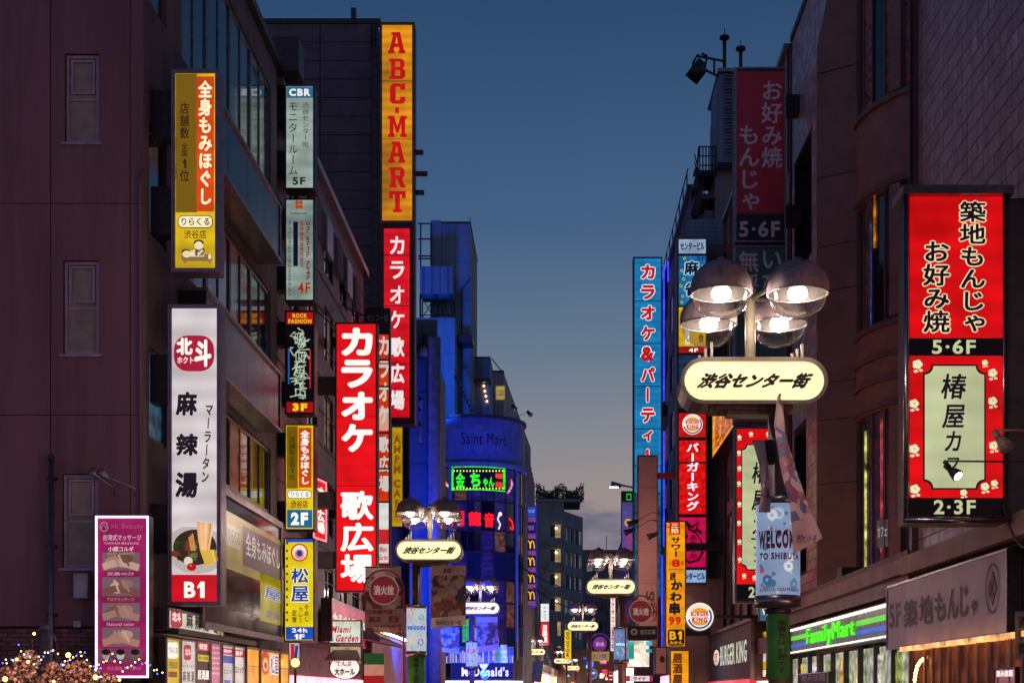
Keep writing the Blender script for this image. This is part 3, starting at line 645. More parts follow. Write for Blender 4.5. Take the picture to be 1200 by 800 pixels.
for k, (x, y, x2, y2) in enumerate(((596, 493, 620, 484), (588, 488, 602, 477))):
    floodlight('roof_floodlight', ('longer' if k == 0 else 'shorter') + ' lamp arm reaching out from the parapet of the curved corner building', W3(x, y, 101), W3(x2, y2, 99.5), (.5, -.4, -.6), .18, .45, darkm, group='lamp arms on the curved building')
# ground-floor shop light of the curved building
m = MB(); m.arcslab(cp, U0, .2, U1, 2.5, -.08, -.02, shop_c, 20); m.build('shop_window', CB)

# ---- centre: pale block with balconies, roof garden, far block
T = thing('balcony_apartment_block', 'pale grey block of many storeys closing the street, with lit stair landings', 'building', (1, 195, 0))
pc = FR(190); u0, zt = pc.px(628, 588); u1 = pc.px(661, 0)[0]; grey_r = mt('pale_grey_render', (.30, .33, .35), .8, 0, .25, .6, .1, True)
m = MB(); m.box(u0, 190, 0, u1, 205, zt, grey_r); m.build('wall', T)
ps = Pl((u1, 190.0), (W3(683, 0, 197).x, 197.0)); L_ = (Vector((W3(683, 0, 197).x, 197, 0)) - Vector((u1, 190, 0))).length
ops = []
for r in range(7):
    z0 = zt - 5.2 - r * 3.25
    for c in range(4): ops.append((.25 + c * L_ / 4, z0, .05 + (c + 1) * L_ / 4 - .1, z0 + 2.1))
m = MB(); wall(m, ps, 0, 0, L_, zt - 1.2, ops, grey_r, 0, .3); m.build('side_wall', T)
pale_lit = em('8c8f98', .35, .4, False); 
for o in ops: window(T, ps, *o, 3, 1, grey_r, dark_glass, -.2, .12, split=False, pms=[pale_lit, pale_lit, dark_glass, blue_glass])
for r in range(7):
    z0 = zt - 5.6 - r * 3.25; a = pc.px(645, 0)[0]; b = pc.px(657, 0)[0]
    m = MB(); m.slab(pc, a, z0 + 1.0, b, z0 + 2.5, -.6, .02, blackm); m.slab(pc, b - .75, z0 + .6, b, z0 + 2.6, .02, .04, em('b09468', .75, .35)); m.build('stair_landing', T)
    m = MB(); m.slab(pc, a - .3, z0 - .2, b + .2, z0 + .75, .05, .9, grey_r); m.build('balcony', T)
    m = MB(); m.ball(pc.pt(b - .6, z0 + 2.1, .2), .13, em('fff0c0', 8, 0), 6); m.build('lamp', T)
m = MB(); m.slab(pc, u0, zt, u1 + 2.2, zt + .4, -8, .2, grey_r)
for k in range(12): x = u0 + k * .5; m.tube([(x, 189.9, zt + .4), (x, 189.9, zt + 1.5)], .04, darkm, 5)
m.tube([(u0, 189.9, zt + 1.5), (u1 + 2, 189.9, zt + 1.5)], .05, darkm, 5); m.build('roof_railing', T)
leaf = mt('dusk_leaf', (.05, .06, .05), .7, 0, .4, 5)
g_ = MB(); rr = random.Random(3)
for k in range(2200):
    x = u0 + rr.random() * (u1 - u0 + 2.6); h = rr.random() ** 1.6 * (1.7 + math.sin(x * 2.1) * .6); z = zt + .4 + h; y = 190.5 + rr.random() * 3; s_ = .1 + rr.random() * .18; a = rr.random() * 6.28
    g_.add([(x, y, z), (x + s_ * math.cos(a), y + s_ * .5, z + s_ * math.sin(a)), (x - s_ * math.sin(a), y, z + s_ * math.cos(a))], [(0, 1, 2)], leaf)
for k in range(14):
    x = u0 + .3 + k * .47; g_.tube([(x, 191, zt + .4), (x + rr.uniform(-.3, .3), 191, zt + .8 + rr.random() * .9)], .04, leaf, 4)
t2 = thing('roof_garden', 'dark shrubs growing along the roof of the pale balcony block', 'shrubs', (u0 + 3, 191, zt + .4)); g_.build('foliage', t2)
T, p_, a_, b_, z_ = tower('far_office_block', 'dark distant block standing right of the pale balcony block under the clouds', 683, 729, 0, 645, 230, 245, mt('far_render', (.2, .21, .25), .8, 0, .3, .4), 0, 1)
for r in range(6):
    for c in range(4):
        window(T, p_, a_ + .5 + c * 1.55, z_ - 3.5 - r * 3.2, a_ + 1.6 + c * 1.55, z_ - 1.9 - r * 3.2, 1, 1, darkm, dark_glass, .01, .12, split=False, pms=[dark_glass, blue_glass, pale_lit])
q = MB(); q.box(2, 229.5, z_, 3.2, 232, z_ + .9, darkm); q.tube([(4, 231, z_), (4, 231, z_ + 2.2)], .06, darkm, 5); q.tube([(8.4, 231, z_), (8.4, 231, z_ + 2.6)], .06, darkm, 5); q.build('roof_plant', T)

# ================================================================== RIGHT SIDE BUILDINGS
R1 = thing('tiled_wall_building', 'building at the right edge with a wall of small mauve square tiles', 'building', (9, 24, 0))
XR1 = 7.1; rp = RF(XR1)          # u = -Y
m = MB(); m.box(XR1 + .02, -24, 0, 16, 27.8, 20, joint); m.build('wall', R1); m = MB(); m.slab(RF(XR1), -19.5, .3, 23.5, 2.5, .0, .04, em('ffb8a8', 5.0, .3)); m.build('shop_window', R1)  # unseen lit shopfront running on behind the camera, added as fill for the street
S_ = .3; tm = [mesh_of(MB().slab(RF(0), 0, 0, S_ - .022, S_ - .022, 0, .022 + .002 * i, mm), 'tile') for i, mm in enumerate((tile_a, tile_b, tile_b, tile_a, tile_c))]
rest = MB(); cand = []
for c in range(40):
    for r in range(53):
        Y0 = 27.75 - c * S_; z = 4.3 + r * S_; px = CX + XR1 / (Y0 - .15) * FPX; py = CY - (z + .15 - CZ) / (Y0 - .15) * FPX
        vis = px < 1215 and -10 < py < 800 and not (1058 < px < 1185 and 225 < py < 615)
        cand.append((0 if (vis and py > -10) else 1, Y0, c, r, z))
cand.sort(key=lambda q: (q[0], q[1])); n_ = 0
wr = random.Random(5)
for q in cand:
    w = wr.random(); i = 4 if w > .985 else wr.randrange(4)
    if q[0] == 0 and n_ < 298: inst('tile', tm[i], R1, (XR1 + .02, q[1], q[4])); n_ += 1
    else: rest.slab(rp, -q[1], q[4], -q[1] + S_ - .022, q[4] + S_ - .022, -.02, .004, (tile_a, tile_b, tile_b, tile_a, tile_c)[i])
rest.build('tiling', R1, None, 'stuff')
m = MB(); m.box(XR1 - .12, 27.8, 3.9, XR1 + .2, 28.0, 20, umber2); m.tube([(XR1 - .16, 27.7, 20), (XR1 - .16, 27.7, 10)], .03, blackm, 6); m.build('corner_trim', R1)
m = MB(); m.slab(rp, -27.8, 3.9, -14, 4.25, 0, .35, umber); m.slab(rp, -27.8, 0, -14, 2.5, .02, .1, umber2); m.build('ledge', R1)

# curved-bay building behind it
R2 = thing('curved_bay_building', 'umber panelled building with curved glass bays above the green convenience store sign', 'building', (10, 34, 0))
cy2 = Cyl(11.0, 36.8, 3.15)
zs = [(4.6, 8.65), (10.9, 14.1), (16.4, 21)]
m = MB(); m.arcslab(cy2, -5.2, 0, 1.5, 21, -.8, -.3, joint, 30)
def zc(a, b, d, mm): m.arcslab(cy2, -5.2, a, 1.5, b, -.3, d, mm, 30)
m.build('core', R2); m = MB()
for a, b in ((4.0, 4.58), (8.67, 10.88), (14.12, 16.38)): m = MB(); zc(a, b, .0, umber); m.build('spandrel', R2)
for z in (8.72, 9.35, 9.95, 10.7, 14.15, 16.25): m = MB(); zc(z, z + .12, .1, umber2); m.build('moulding', R2)
bay_panes = [dark_glass, pattern('bay_interior', ['0c0a10', '181018', '3a2018', '120c14', '241830'], 1.6, 'noise', .6), pattern('bay_reflection', ['0a0a12', '281420', '101830', '4a1c18', '0c0c10'], 2.4, 'noise', .6),  em('20122c', .3, .5, False)]  # dim rooms and sign reflections painted into the panes as glowing blotches
for a, b in zs:
    for i in range(12):
        u = -5.2 + i * .56; m = MB(); m.arcslab(cy2, u + .025, a, u + .535, b, -.14, -.1, random.choice(bay_panes), 2); m.build('pane', R2)
        m = MB(); m.slab(cy2, u - .025, a, u + .025, b, -.14, -.05, umber2); m.build('mullion', R2)
    m = MB(); uu = cy2.px(1054, 300)[0]; m.arcslab(cy2, uu - .22, a, uu + .12, b, -.1, .12, umber, 2); m.build('pier', R2)
# sign reflections in the bay glass, painted as glowing coloured strips
for (x, y0, y1, c, s_, a_) in ((1011, 505, 668, 'd8e070', .9, 'long pale yellow-green'), (1030, 490, 672, 'd05060', .6, 'thin rose'), (1019, 560, 660, '2840c0', .7, 'blue'), (1018, 262, 380, '2a58c0', .5, 'upper blue'), (1022, 215, 290, 'c87a20', .7, 'orange'), (1048, 590, 668, '70c070', .4, 'short green')):
    u = cy2.px(x, 400)[0]; z1 = cy2.px(x, y0)[1]; z0 = cy2.px(x, y1)[1]; m = MB(); m.slab(cy2, u - .035, z0, u + .035, z1, -.095, -.06, em(c, s_, .6, False, scale=4))
    o = m.build('painted_reflection_strip', None, None, None, cy2.pt(u, z0, 0)); o['label'] = a_ + ' painted sign reflection upright on the curved glass of the umber building'; o['category'] = 'painted reflection'; o['group'] = 'painted reflections in the curved bays'
pp = Pl((7.035, 38.2), (7.97, 37.55)); LP = math.hypot(.935, .65)
seams = [0, 4.1, 7.2, 8.9, 9.9, 12.35, 13.55, 15.4, 18.2]
m = MB(); m.slab(pp, .02, 0, LP - .02, 18.2, -1.2, -.02, joint); m.build('pier_core', R2)
for a, b in zip(seams, seams[1:]):
    m = MB(); m.slab(pp, 0, a + .012, LP, b - .012, -.4, 0, umber); m.build('pier_panel', R2)
m = MB(); m.poly(pp, [(.004, 18.22), (LP, 18.22), (LP, 21.2), (.55, 21.2), (.004, 18.9)], -.4, 0, umber); m.build('pier_panel', R2)
lr = RF(7.02)
m = MB(); m.slab(lr, -42.8, 3.95, -27.9, 4.25, -.8, .22, umber); m.slab(lr, -42.8, 4.26, -27.9, 4.42, -.8, .1, rust); m.slab(lr, -42.8, 3.62, -27.9, 3.94, -.8, .08, umber2); m.build('ledge', R2)
m = MB(); p = W3(985, 688, 37); m.box(p.x - .05, 36.6, 4.43, p.x + .5, 37.3, 4.85, blackm); m.build('vent_box', R2)
# shop level under the convenience store sign
m = MB(); m.slab(lr, -42.8, 0, -27.9, 2.66, -.9, -.5, mt('shop_interior', (.35, .33, .28), .6, 0, .4, 3, em='b8a880', ems=.35)); m.build('shop_wall', R2)
for k in range(9):
    m = MB(); u = -42.6 + k * 1.62; m.slab(lr, u, .1, u + .08, 2.66, -.2, .02, darkm); m.build('shop_mullion', R2)
    m = MB(); m.slab(lr, u + .09, .3, u + 1.6, 2.62, -.12, -.1, em('cfd6b0', .55, .5, True, scale=5)); m.build('shop_window', R2)
for k in range(7):
    m = MB(); u = -41 + k * 1.9; m.slab(lr, u, 1.7, u + .5, 2.45, -.09, -.06, em(('f0d060', 'e8e0d0', '90a050', 'e0b040')[k % 4], .8, .5, False, scale=8)); m.build('menu_card', R2)

# tiled building behind the umber one
R3 = thing('tiled_block', 'tiled block with a recessed grid window seen just left of the umber pier', 'building', (10, 41, 0))
r3 = RF(7.3)
m = MB(); wall(m, r3, -43.7, 0, -38.3, 21.6, [(-43.2, 14.2, -40.6, 17.6), (-43.2, 5.2, -41.2, 9.4)], joint, -.02, .6); m.box(7.95, 38.5, 0, 14, 43.6, 21.5, joint); m.box(7.33, 43.6, 0, 14, 43.7, 21.6, tile_b); m.build('wall', R3)
m = MB()
for c in range(18):
    for r in range(58):
        Y0 = 43.65 - c * .3; z = 4.2 + r * .3
        if (40.6 - .2 < Y0 - .15 < 43.3 and 14.0 < z < 17.5) or (41.2 - .1 < Y0 - .15 < 43.3 and 5.0 < z < 9.4): continue
        m.slab(r3, -Y0, z, -Y0 + .28, z + .28, -.02, .006, random.choice((tile_a, tile_b, tile_c)))
m.build('tiling', R3, None, 'stuff')
window(R3, r3, -43.15, 14.25, -40.65, 17.55, 3, 5, umber2, blue_glass, -.55, .06); window(R3, r3, -43.15, 5.25, -41.25, 9.35, 2, 2, umber2, dark_glass, -.55, .06)
m = MB(); m.slab(r3, -43.75, 21.6, -38, 21.8, -1, .06, darkm); m.build('roof_edge', R3)


R4 = thing('dark_shop_building', 'dark building carrying the dim red and green restaurant signs', 'building', (10, 52, 0))
r4 = RF(7.2); ops = []
for r in range(5):
    for c in range(4): ops.append((-59.3 + c * 4, 5.2 + r * 3.2, -56.6 + c * 4, 7.4 + r * 3.2))
m = MB(); wall(m, r4, -60, 0, -44, 21.4, ops, brown_tile); m.box(7.55, 59.7, 0, 14, 59.95, 21.3, brown_tile); m.box(7.25, 43.8, 0, 14, 44, 21.4, darkconc); m.build('wall', R4)
for o in ops: window(R4, r4, *o, 3, 1, darkm, dark_glass, -.1, .07, split=False, pms=[dark_glass, blue_glass, dim_warm, dark_glass])
m = MB(); m.slab(r4, -60, 21.4, -43.8, 21.6, -1, .15, steel)
for k in range(8): m.slab(r4, -59.8 + k * 2, 12.4, -59.6 + k * 2, 21.3, .001, .12, rust)
m.build('roof_edge', R4)
m = MB(); m.slab(r4, -59.8, .2, -44.2, 2.1, .01, .05, shop_w); m.build('shop_window', R4)
for k in range(7):
    q = MB(); u = -59.6 + k * 2.55; q.tube([(7.12 - .02 * (k % 2), -u, 3.5), (7.12 - .02 * (k % 2), -u, 20 - k)], .06 + .03 * (k % 2), (darkm, steel, rust)[k % 3], 8); q.build('drain_pipe', R4)
m = MB(); m.slab(r4, -60, 2.9, -44, 3.4, .01, .5, umber2); m.slab(r4, -57, 8.7, -46, 9.2, .01, .3, umber2); m.build('ledge', R4)

# louvred penthouse and fire stair behind
R5 = thing('louvred_penthouse_block', 'blue-grey block with a louvred plant tower and antennas behind the dim red sign', 'building', (9, 66, 0))
p5 = FR(62); a = W3(842, 86, 62); b = W3(880, 190, 62)
m = MB(); m.box(a.x, 62, b.z, b.x, 65, a.z, bluewall); q0 = W3(832, 110, 66)
m.add([(a.x - .003, 62.01, b.z), (a.x - .003, 62.01, a.z), (q0.x, 66, a.z - .9), (q0.x, 66, b.z), (a.x + .5, 66, a.z - .9)], [(0, 3, 2, 1), (1, 2, 4)], bluewall)
m.box(W3(838, 190, 63).x, 63, 0, 13, 66, W3(838, 190, 63).z, concrete); m.build('wall', R5)
for k in range(26):
    q = MB(); z = b.z + .15 + k * .145; q.add([(a.x + .25, 61.9, z), (b.x, 61.9, z), (b.x, 62, z + .1), (a.x + .25, 62, z + .1), (b.x, 61.9, z - .02), (a.x + .25, 61.9, z - .02)], [(0, 1, 2, 3), (5, 4, 1, 0)], alu if k % 3 else bluewall); q.build('louvre', R5)
q = MB(); q.box(a.x - .05, 61.8, a.z, b.x, 66, a.z + .15, steel); q.build('parapet', R5)
q = MB()
for (x, yt, yb) in ((849, 42, 86), (868, 55, 86)):
    q.tube([W3(x, yb, 62.5), W3(x, yt, 62.5)], .08, blackm, 8); q.tube([W3(x, yt + 4, 62.5), W3(x, yt + 1, 62.5)], .22, blackm, 8); q.tube([W3(x, yt, 62.5), W3(x, yt - 8, 62.5)], .02, blackm, 4)
q.build('antenna_pole', R5)
t = thing('roof_floodlight', 'big caged floodlight leaning out on a bracket beside the rooftop antennas', 'floodlight', tuple(W3(849, 90, 62)))
q = MB()
for pts in (((849, 72), (828, 68)), ((842, 90), (826, 82)), ((837, 70), (837, 88)), ((828, 68), (818, 66)), ((818, 64), (812, 74)), ((826, 82), (822, 88)), ((812, 74), (812, 84)), ((828, 68), (826, 82)), ((822, 63), (829, 66))): q.tube([W3(*p, 62) for p in pts], .05, blackm, 6)
q.build('bracket', t); q = MB(); q.tube([W3(820, 76, 62), W3(815, 87, 61)], [.3, .45], blackm, 4); q.build('lamp_housing', t)
stairs(R5, 832, 814, 262, 190, 63.5, 9); 
q = MB()
for k in range(6): q.tube([W3(820 + k * 3.6, 172, 62.8), W3(820 + k * 3.6, 205, 62.8)], .03, darkm, 5)
for y in (172, 183, 194, 205): q.tube([W3(819, y, 62.8), W3(839, y, 62.8)], .03, darkm, 5)
q.tube([W3(819, 172, 62.8), W3(812, 262, 62.8)], .04, darkm, 5); q.tube([W3(824, 205, 62.8), W3(816, 262, 62.8)], .04, darkm, 5)
a = W3(815, 205, 63.4); b = W3(839, 209, 63.4); q.box(a.x, 62.8, b.z, b.x, 65, a.z, darkm); a = W3(812, 235, 63.4); b = W3(836, 238, 63.4); q.box(a.x, 62.8, b.z, b.x, 65, a.z, darkm)
q.build('stair_railing', R5)
q = MB(); a = W3(826, 242, 63); b = W3(842, 263, 63); q.box(a.x, 63.2, b.z - 4, b.x, 66, a.z - .1, darkconc); q.build('stair_shaft', R5)
for k in range(6):
    q = MB(); a = W3(806, 264 + k * 5, 62); b = W3(846, 268.6 + k * 5, 62); q.box(a.x - k * .05, 61.2, b.z, b.x, 61.9, a.z, bluewall); q.build('siding', R5)
q = MB(); a = W3(806, 294, 62); q.box(a.x - .3, 61.2, 0, 13, 62.7, a.z, darkconc); q.build('wall', R5)

# narrow dark building beyond
R6 = thing('narrow_sign_building', 'narrow dark building carrying the tall blue karaoke sign and blue light lines', 'building', (9, 76, 0))
r6 = RF(6.35); ops = []
for r in range(6): ops.append((-83, 5.2 + r * 3.2, -80, 7.3 + r * 3.2)); ops.append((-78.5, 5.2 + r * 3.2, -75.5, 7.3 + r * 3.2))
m = MB(); wall(m, r6, -85, 0, -66, 25, ops, darkconc); m.box(6.7, 66.4, 0, 14, 84.9, 24.9, darkconc); m.build('wall', R6)
for o in ops: window(R6, r6, *o, 2, 1, darkm, dark_glass, -.1, .07, split=False, pms=[dark_glass, blue_glass, dim_warm])
m = MB(); m.slab(r6, -85, 25, -66, 25.2, -.5, .2, darkm)
for k in range(9): m.box(6.2, 67 + k * 2, 25.2, 6.26, 67.06 + k * 2, 26.1, darkm)
m.tube([(6.23, 66.5, 26.1), (6.23, 85, 26.1)], .03, darkm, 5); m.build('roof_edge', R6)
for (x, y0, y1, Y) in ((778, 310, 470, 79.2), (778, 505, 640, 79.2), (776, 650, 770, 79.2), (783, 306, 330, 77)):
    m = MB(); p = W3(x, y0, Y); q = W3(x, y1, Y); m.tube([p, q], .05, em('2a38ff', 2.2, .3), 6)
    o = m.build('neon_tube', None, None, None, q); o['label'] = {310: 'long upper', 505: 'middle', 650: 'lowest', 306: 'short topmost'}[y0] + ' blue neon tube upright beside the tall blue karaoke sign'; o['category'] = 'neon tube'; o['group'] = 'blue neon tubes'
m = MB(); m.slab(r6, -84.8, .2, -66.2, 2.6, .01, .05, shop_p); m.build('shop_window', R6)

R7 = thing('far_right_building', 'dark building at the far right of the street behind the violet banner sign', 'building', (8, 105, 0))
m = MB(); m.box(5.0, 90, 0, 12, 120, 13, darkconc); m.box(4.96, 90.2, .3, 5, 119, 3.4, shop_w); m.build('wall', R7)
r7 = RF(5.0)
for r in range(2):
    for c in range(5): window(R7, r7, -118 + c * 5.5, 4.6 + r * 3.2, -115 + c * 5.5, 6.4 + r * 3.2, 2, 1, darkm, dark_glass, .01, .08, split=False, pms=[dark_glass, dim_warm])

# far left facades after the bend
p6 = Pl((-2.4, 116), (.35, 185)); L6 = math.hypot(2.75, 69)
T = thing('far_left_building', 'dark row building on the left after the bend, with lit shop windows low down', 'building', (-4, 150, 0)); ops = []
for r in range(2):
    for c in range(7): ops.append((2 + c * 9, 5.5 + r * 3.4, 8 + c * 9, 7.8 + r * 3.4))
m = MB(); wall(m, p6, 0, 0, 30, 12.6, [o for o in ops if o[2] < 30], darkconc); wall(m, p6, 30, 0, L6, 10.9, [o for o in ops if o[0] > 30 and o[3] < 10.8], darkconc)
m.add([p6.pt(0, 0, 0), p6.pt(0, 12.6, 0), p6.pt(0, 12.6, -6), p6.pt(0, 0, -6)], [(0, 1, 2, 3)], darkconc); m.build('wall', T)
for o in ops:
    if o[2] < 30 or (o[0] > 30 and o[3] < 10.8): window(T, p6, *o, 3, 1, darkm, dark_glass, -.12, .1, split=False, pms=[dark_glass, blue_glass, dim_warm, purple_pane])
for k in range(9):
    m = MB(); m.slab(p6, 1 + k * 7.2, .3, 7.4 + k * 7.2, 3.6, .01, .06, (shop_w, shop_c, shop_p, em('ffd060', 2.4, .3))[k % 4]); m.build('shop_window', T)
    m = MB(); m.slab(p6, 1 + k * 7.2, 3.7, 7.4 + k * 7.2, 4.5, .01, .3, em(('c04030', '3a4070', 'e0c080', '408060')[k % 4], .6, .4, False)); m.build('shop_fascia', T)
# end of the street: low lit shops in front of the pale block
T = thing('street_end_shops', 'low dark shops with scattered lit windows closing the foot of the street', 'shop', (2, 182, 0))
m = MB(); m.box(.4, 181, 0, 9, 186, 7.2, darkconc); m.build('wall', T)
for k in range(26):
    x = .6 + rr.random() * 7.6; z = .6 + rr.random() * 5.6; m = MB(); m.box(x, 180.9, z, x + rr.uniform(.3, .9), 180.99, z + rr.uniform(.25, .8), em(rr.choice(['ff9a50', 'ffe0a0', 'e04050', '5070ff', 'fff4e0', '60c0ff', 'ff60a0']), rr.uniform(.8, 2), .3, False)); m.build('lit_panel', T)

# blue floods washing the left blocks (their glow is in the photograph)
def flood(name, loc, tgt, e, col, size=.5):
    l = bpy.data.lights.new(name, 'AREA'); l.energy = e; l.color = lin(col)[:3]; l.size = size; l.spread = math.radians(130)
    o = bpy.data.objects.new(name, l); C.objects.link(o); o.location = loc; d = Vector(tgt) - Vector(loc); o.rotation_euler = d.to_track_quat('-Z', 'Y').to_euler()
flood('blue_wash_light', (-4.6, 88, 3.2), (-6.5, 101, 15), 2600, '143cf0', 1.2)
flood('blue_wash_light', (-5.4, 60, 3.5), (-7.0, 69, 9), 1100, '143cf0', .8)
flood('blue_wash_light', (-8.5, 98, 21.6), (-10, 108, 30), 1000, '1a60f0', 1)
flood('blue_wash_light', (-4, 114.5, 6), (-2.0, 116, 10), 500, '1c30ff', .6)

# ================================================================== SIGNS, LEFT SIDE
def zy(y, Y): return CZ + (CY - y) / FPX * Y
WHT = 'fffdf2'; DK = '16101a'
f254 = FR(25.4); purp = mt('mauve_sign_frame', (.30, .22, .30), .4, .3, .3, 7)
s = Sign('light_box_sign', 'large yellow and orange upright massage sign, topmost on the mauve building', 'sign', f254, (201, 82, 257, 319), .38, em('e8c010', .85, .2), purp, .07, body=purp)
s.bracket_box(-1, .38, [zy(133, 25.4), zy(246, 25.4)], .86)
s.rect_(206, 87, 231, 249, mt('print_olive', 'a8860c', .4, 0, .15, 2, em='7a5c06', ems=.75), 1); s.rect_(230.5, 90, 251, 248, em('d8480c', .9, .15), 1)
s.txt('全身もみほぐし', (232.5, 95, 249, 240), ink('fff4c8'), True, .035); s.txt('店舗数', (211, 121, 222, 163), ink('2a1c06'), True, .02); s.txt('全国', (213, 168, 220, 184), ink('2a1c06'), True, .02); s.txt('1位', (211, 187, 222, 213), ink('2a1c06'), True, .02)
s.txt('全国チェーン店舗数', (205.5, 160, 207.6, 211), ink('3a2a0a'), True, .0)
s.rrect(208.5, 252.5, 249.5, 267.5, 6, ink('2a1c10'), 1); s.rrect(209.5, 253.5, 248.5, 266.5, 5, ink('fff2c4', .95), 2); s.txt('りらくる', (213, 255.5, 246, 264.5), ink(DK), bold=.02); s.txt('渋谷店', (216, 270, 242, 280), ink(DK), bold=.01)
# generic masseur drawing
s.rrect(213, 298, 249, 306, 2, ink('8a6a48'), 1); s.rect_(216, 306, 218, 309, ink('8a6a48')); s.rect_(245, 306, 247, 309, ink('8a6a48'))
s.ell(219, 298, 5, 4, ink('f0dcb0'), 3); s.ell(218, 295.5, 5.3, 3.6, ink('5a4030'), 2); s.rrect(222, 294, 240, 301, 2.5, ink('e8d8a8'), 2); s.ell(233, 288, 5, 5, ink('f0dcb0'), 3); s.ell(233, 285, 5.8, 4, ink('18120e'), 2); s.rrect(228, 291, 240, 300, 2.5, ink('241c20'), 2)
s.line([(229, 293), (224, 299)], .03, ink('f0dcb0'), 4); s.line([(238, 293), (232, 299)], .03, ink('f0dcb0'), 4); s.ell(246, 301, 2, 3, ink('f0dcb0'), 3); s.done()

s = Sign('light_box_sign', 'tall white upright light box with noodle bowl picture and red B1 foot', 'sign', f254, (197, 357, 259, 709), .4, em('e4dadb', .8, .2, scale=.8), purp, .07, body=purp)
s.bracket_box(-1, .33, [zy(443, 25.4), zy(618, 25.4)], .86)
s.rrect(204, 393, 251, 435, 16, em('b01838', .9), 1); s.txt('北', (207, 396, 226, 416), ink(WHT), bold=.05); s.txt('斗', (228, 398, 248, 430), ink(WHT), bold=.05); s.txt('ホクト', (208, 418, 227, 426), ink(WHT), bold=.02)
for t, r in (('麻', (206, 459, 232, 487)), ('辣', (206, 508, 233, 534)), ('湯', (205, 553, 233, 583))): s.txt(t, r, ink(DK), bold=.045, slant=.04)
s.txt('マーラータン', (236, 475, 250, 565), ink(DK), True, .03, slant=.06)
s.rect_(201, 673, 255, 705, em('d01020', .95, .1), 1); s.txt('B1', (216, 681, 240, 700), ink(WHT), bold=.035)
# bowl of soup
s.poly([(201, 624), (201, 654), (206, 664), (216, 670), (232, 672), (246, 670), (255, 665), (255, 624), (242, 617), (214, 617)], ink('c8bcb8', .85), 1, 'picture')
s.ell(228.5, 641, 25.5, 21, ink('3a2a20', .8), 2, 'picture')
rb = random.Random(2)
for k in range(22): s.ell(204 + rb.random() * 26, 632 + rb.random() * 24, 2 + rb.random() * 3, 2 + rb.random() * 2.5, ink(rb.choice(['2c4a1c', '486a28', '1c3014', '6a8a3a', '7a3a20']), .8), 3 + k % 3, 'picture')
for k in range(9): s.line([(232 + k * 2.2, 611 + k * .3), (233.5 + k * 1.7, 630), (236 + k * 1.1, 645)], .035, ink(rb.choice(['d8a878', 'c08a58', 'e8c090'])), 7, 'picture')
for k in range(7): s.line([(236 + k * 2.6, 644), (243 + k * 2.0, 664 - k * 1.2)], .04, ink(rb.choice(['d8b048', 'e8c868', 'b88a30'])), 8, 'picture')
for k in range(3): s.line([(222 + k * 2, 629 - k * 2), (225 + k * 2, 645)], .03, ink('c88a50'), 7, 'picture')
s.ell(221, 657, 5, 5, ink('e8dccc', .9), 9, 'picture'); s.ell(225, 664, 5.4, 4.6, ink('c01410', .9), 10, 'picture'); s.ell(224, 662.5, 1.2, .9, ink('ff9080'), 11, 'picture'); s.done()

# tenant boards low on the corner: oblique, along the facade
lf = LF(-6.78)
s = Sign('fascia_sign', 'white hot pot fascia with red seal and bowl picture just below the red B1 box', 'sign', LF(-6.8), (196, 711, 261, 748), .3, em('e0dcc8', .8), steel, .05)
s.rrect(199.5, 713, 213, 735, 4, em('b01838', .9), 1); s.txt('北斗', (201, 716, 211, 729), ink(WHT), bold=.03)
s.txt('麻 辣 湯', (217, 717, 244, 740), ink(DK), bold=.04); s.poly([(249, 722), (259, 722), (259, 745), (251, 741), (247, 733)], ink('3a2418'), 2, 'picture'); s.line([(251, 724), (256, 742)], .16, ink('c89a50'), 4, 'picture'); s.line([(256, 722), (258, 742)], .1, ink('7a9a3a'), 5, 'picture'); s.done()
tb = [(194, 210, 'd8b818', 'yellow massage tenant board with rounded white name plate'), (211, 228.5, 'd8d2c8', 'white hot pot tenant board with red seal'), (229.5, 245, '201828', 'black tenant board with red top and yellow print'), (246, 258, 'c87890', 'pink beauty tenant board'), (259.5, 272.5, 'c8c4c8', 'white tenant board with red top and blue stripe'), (273.5, 285.5, 'd0ccc0', 'white tenant board with red top and black print')]
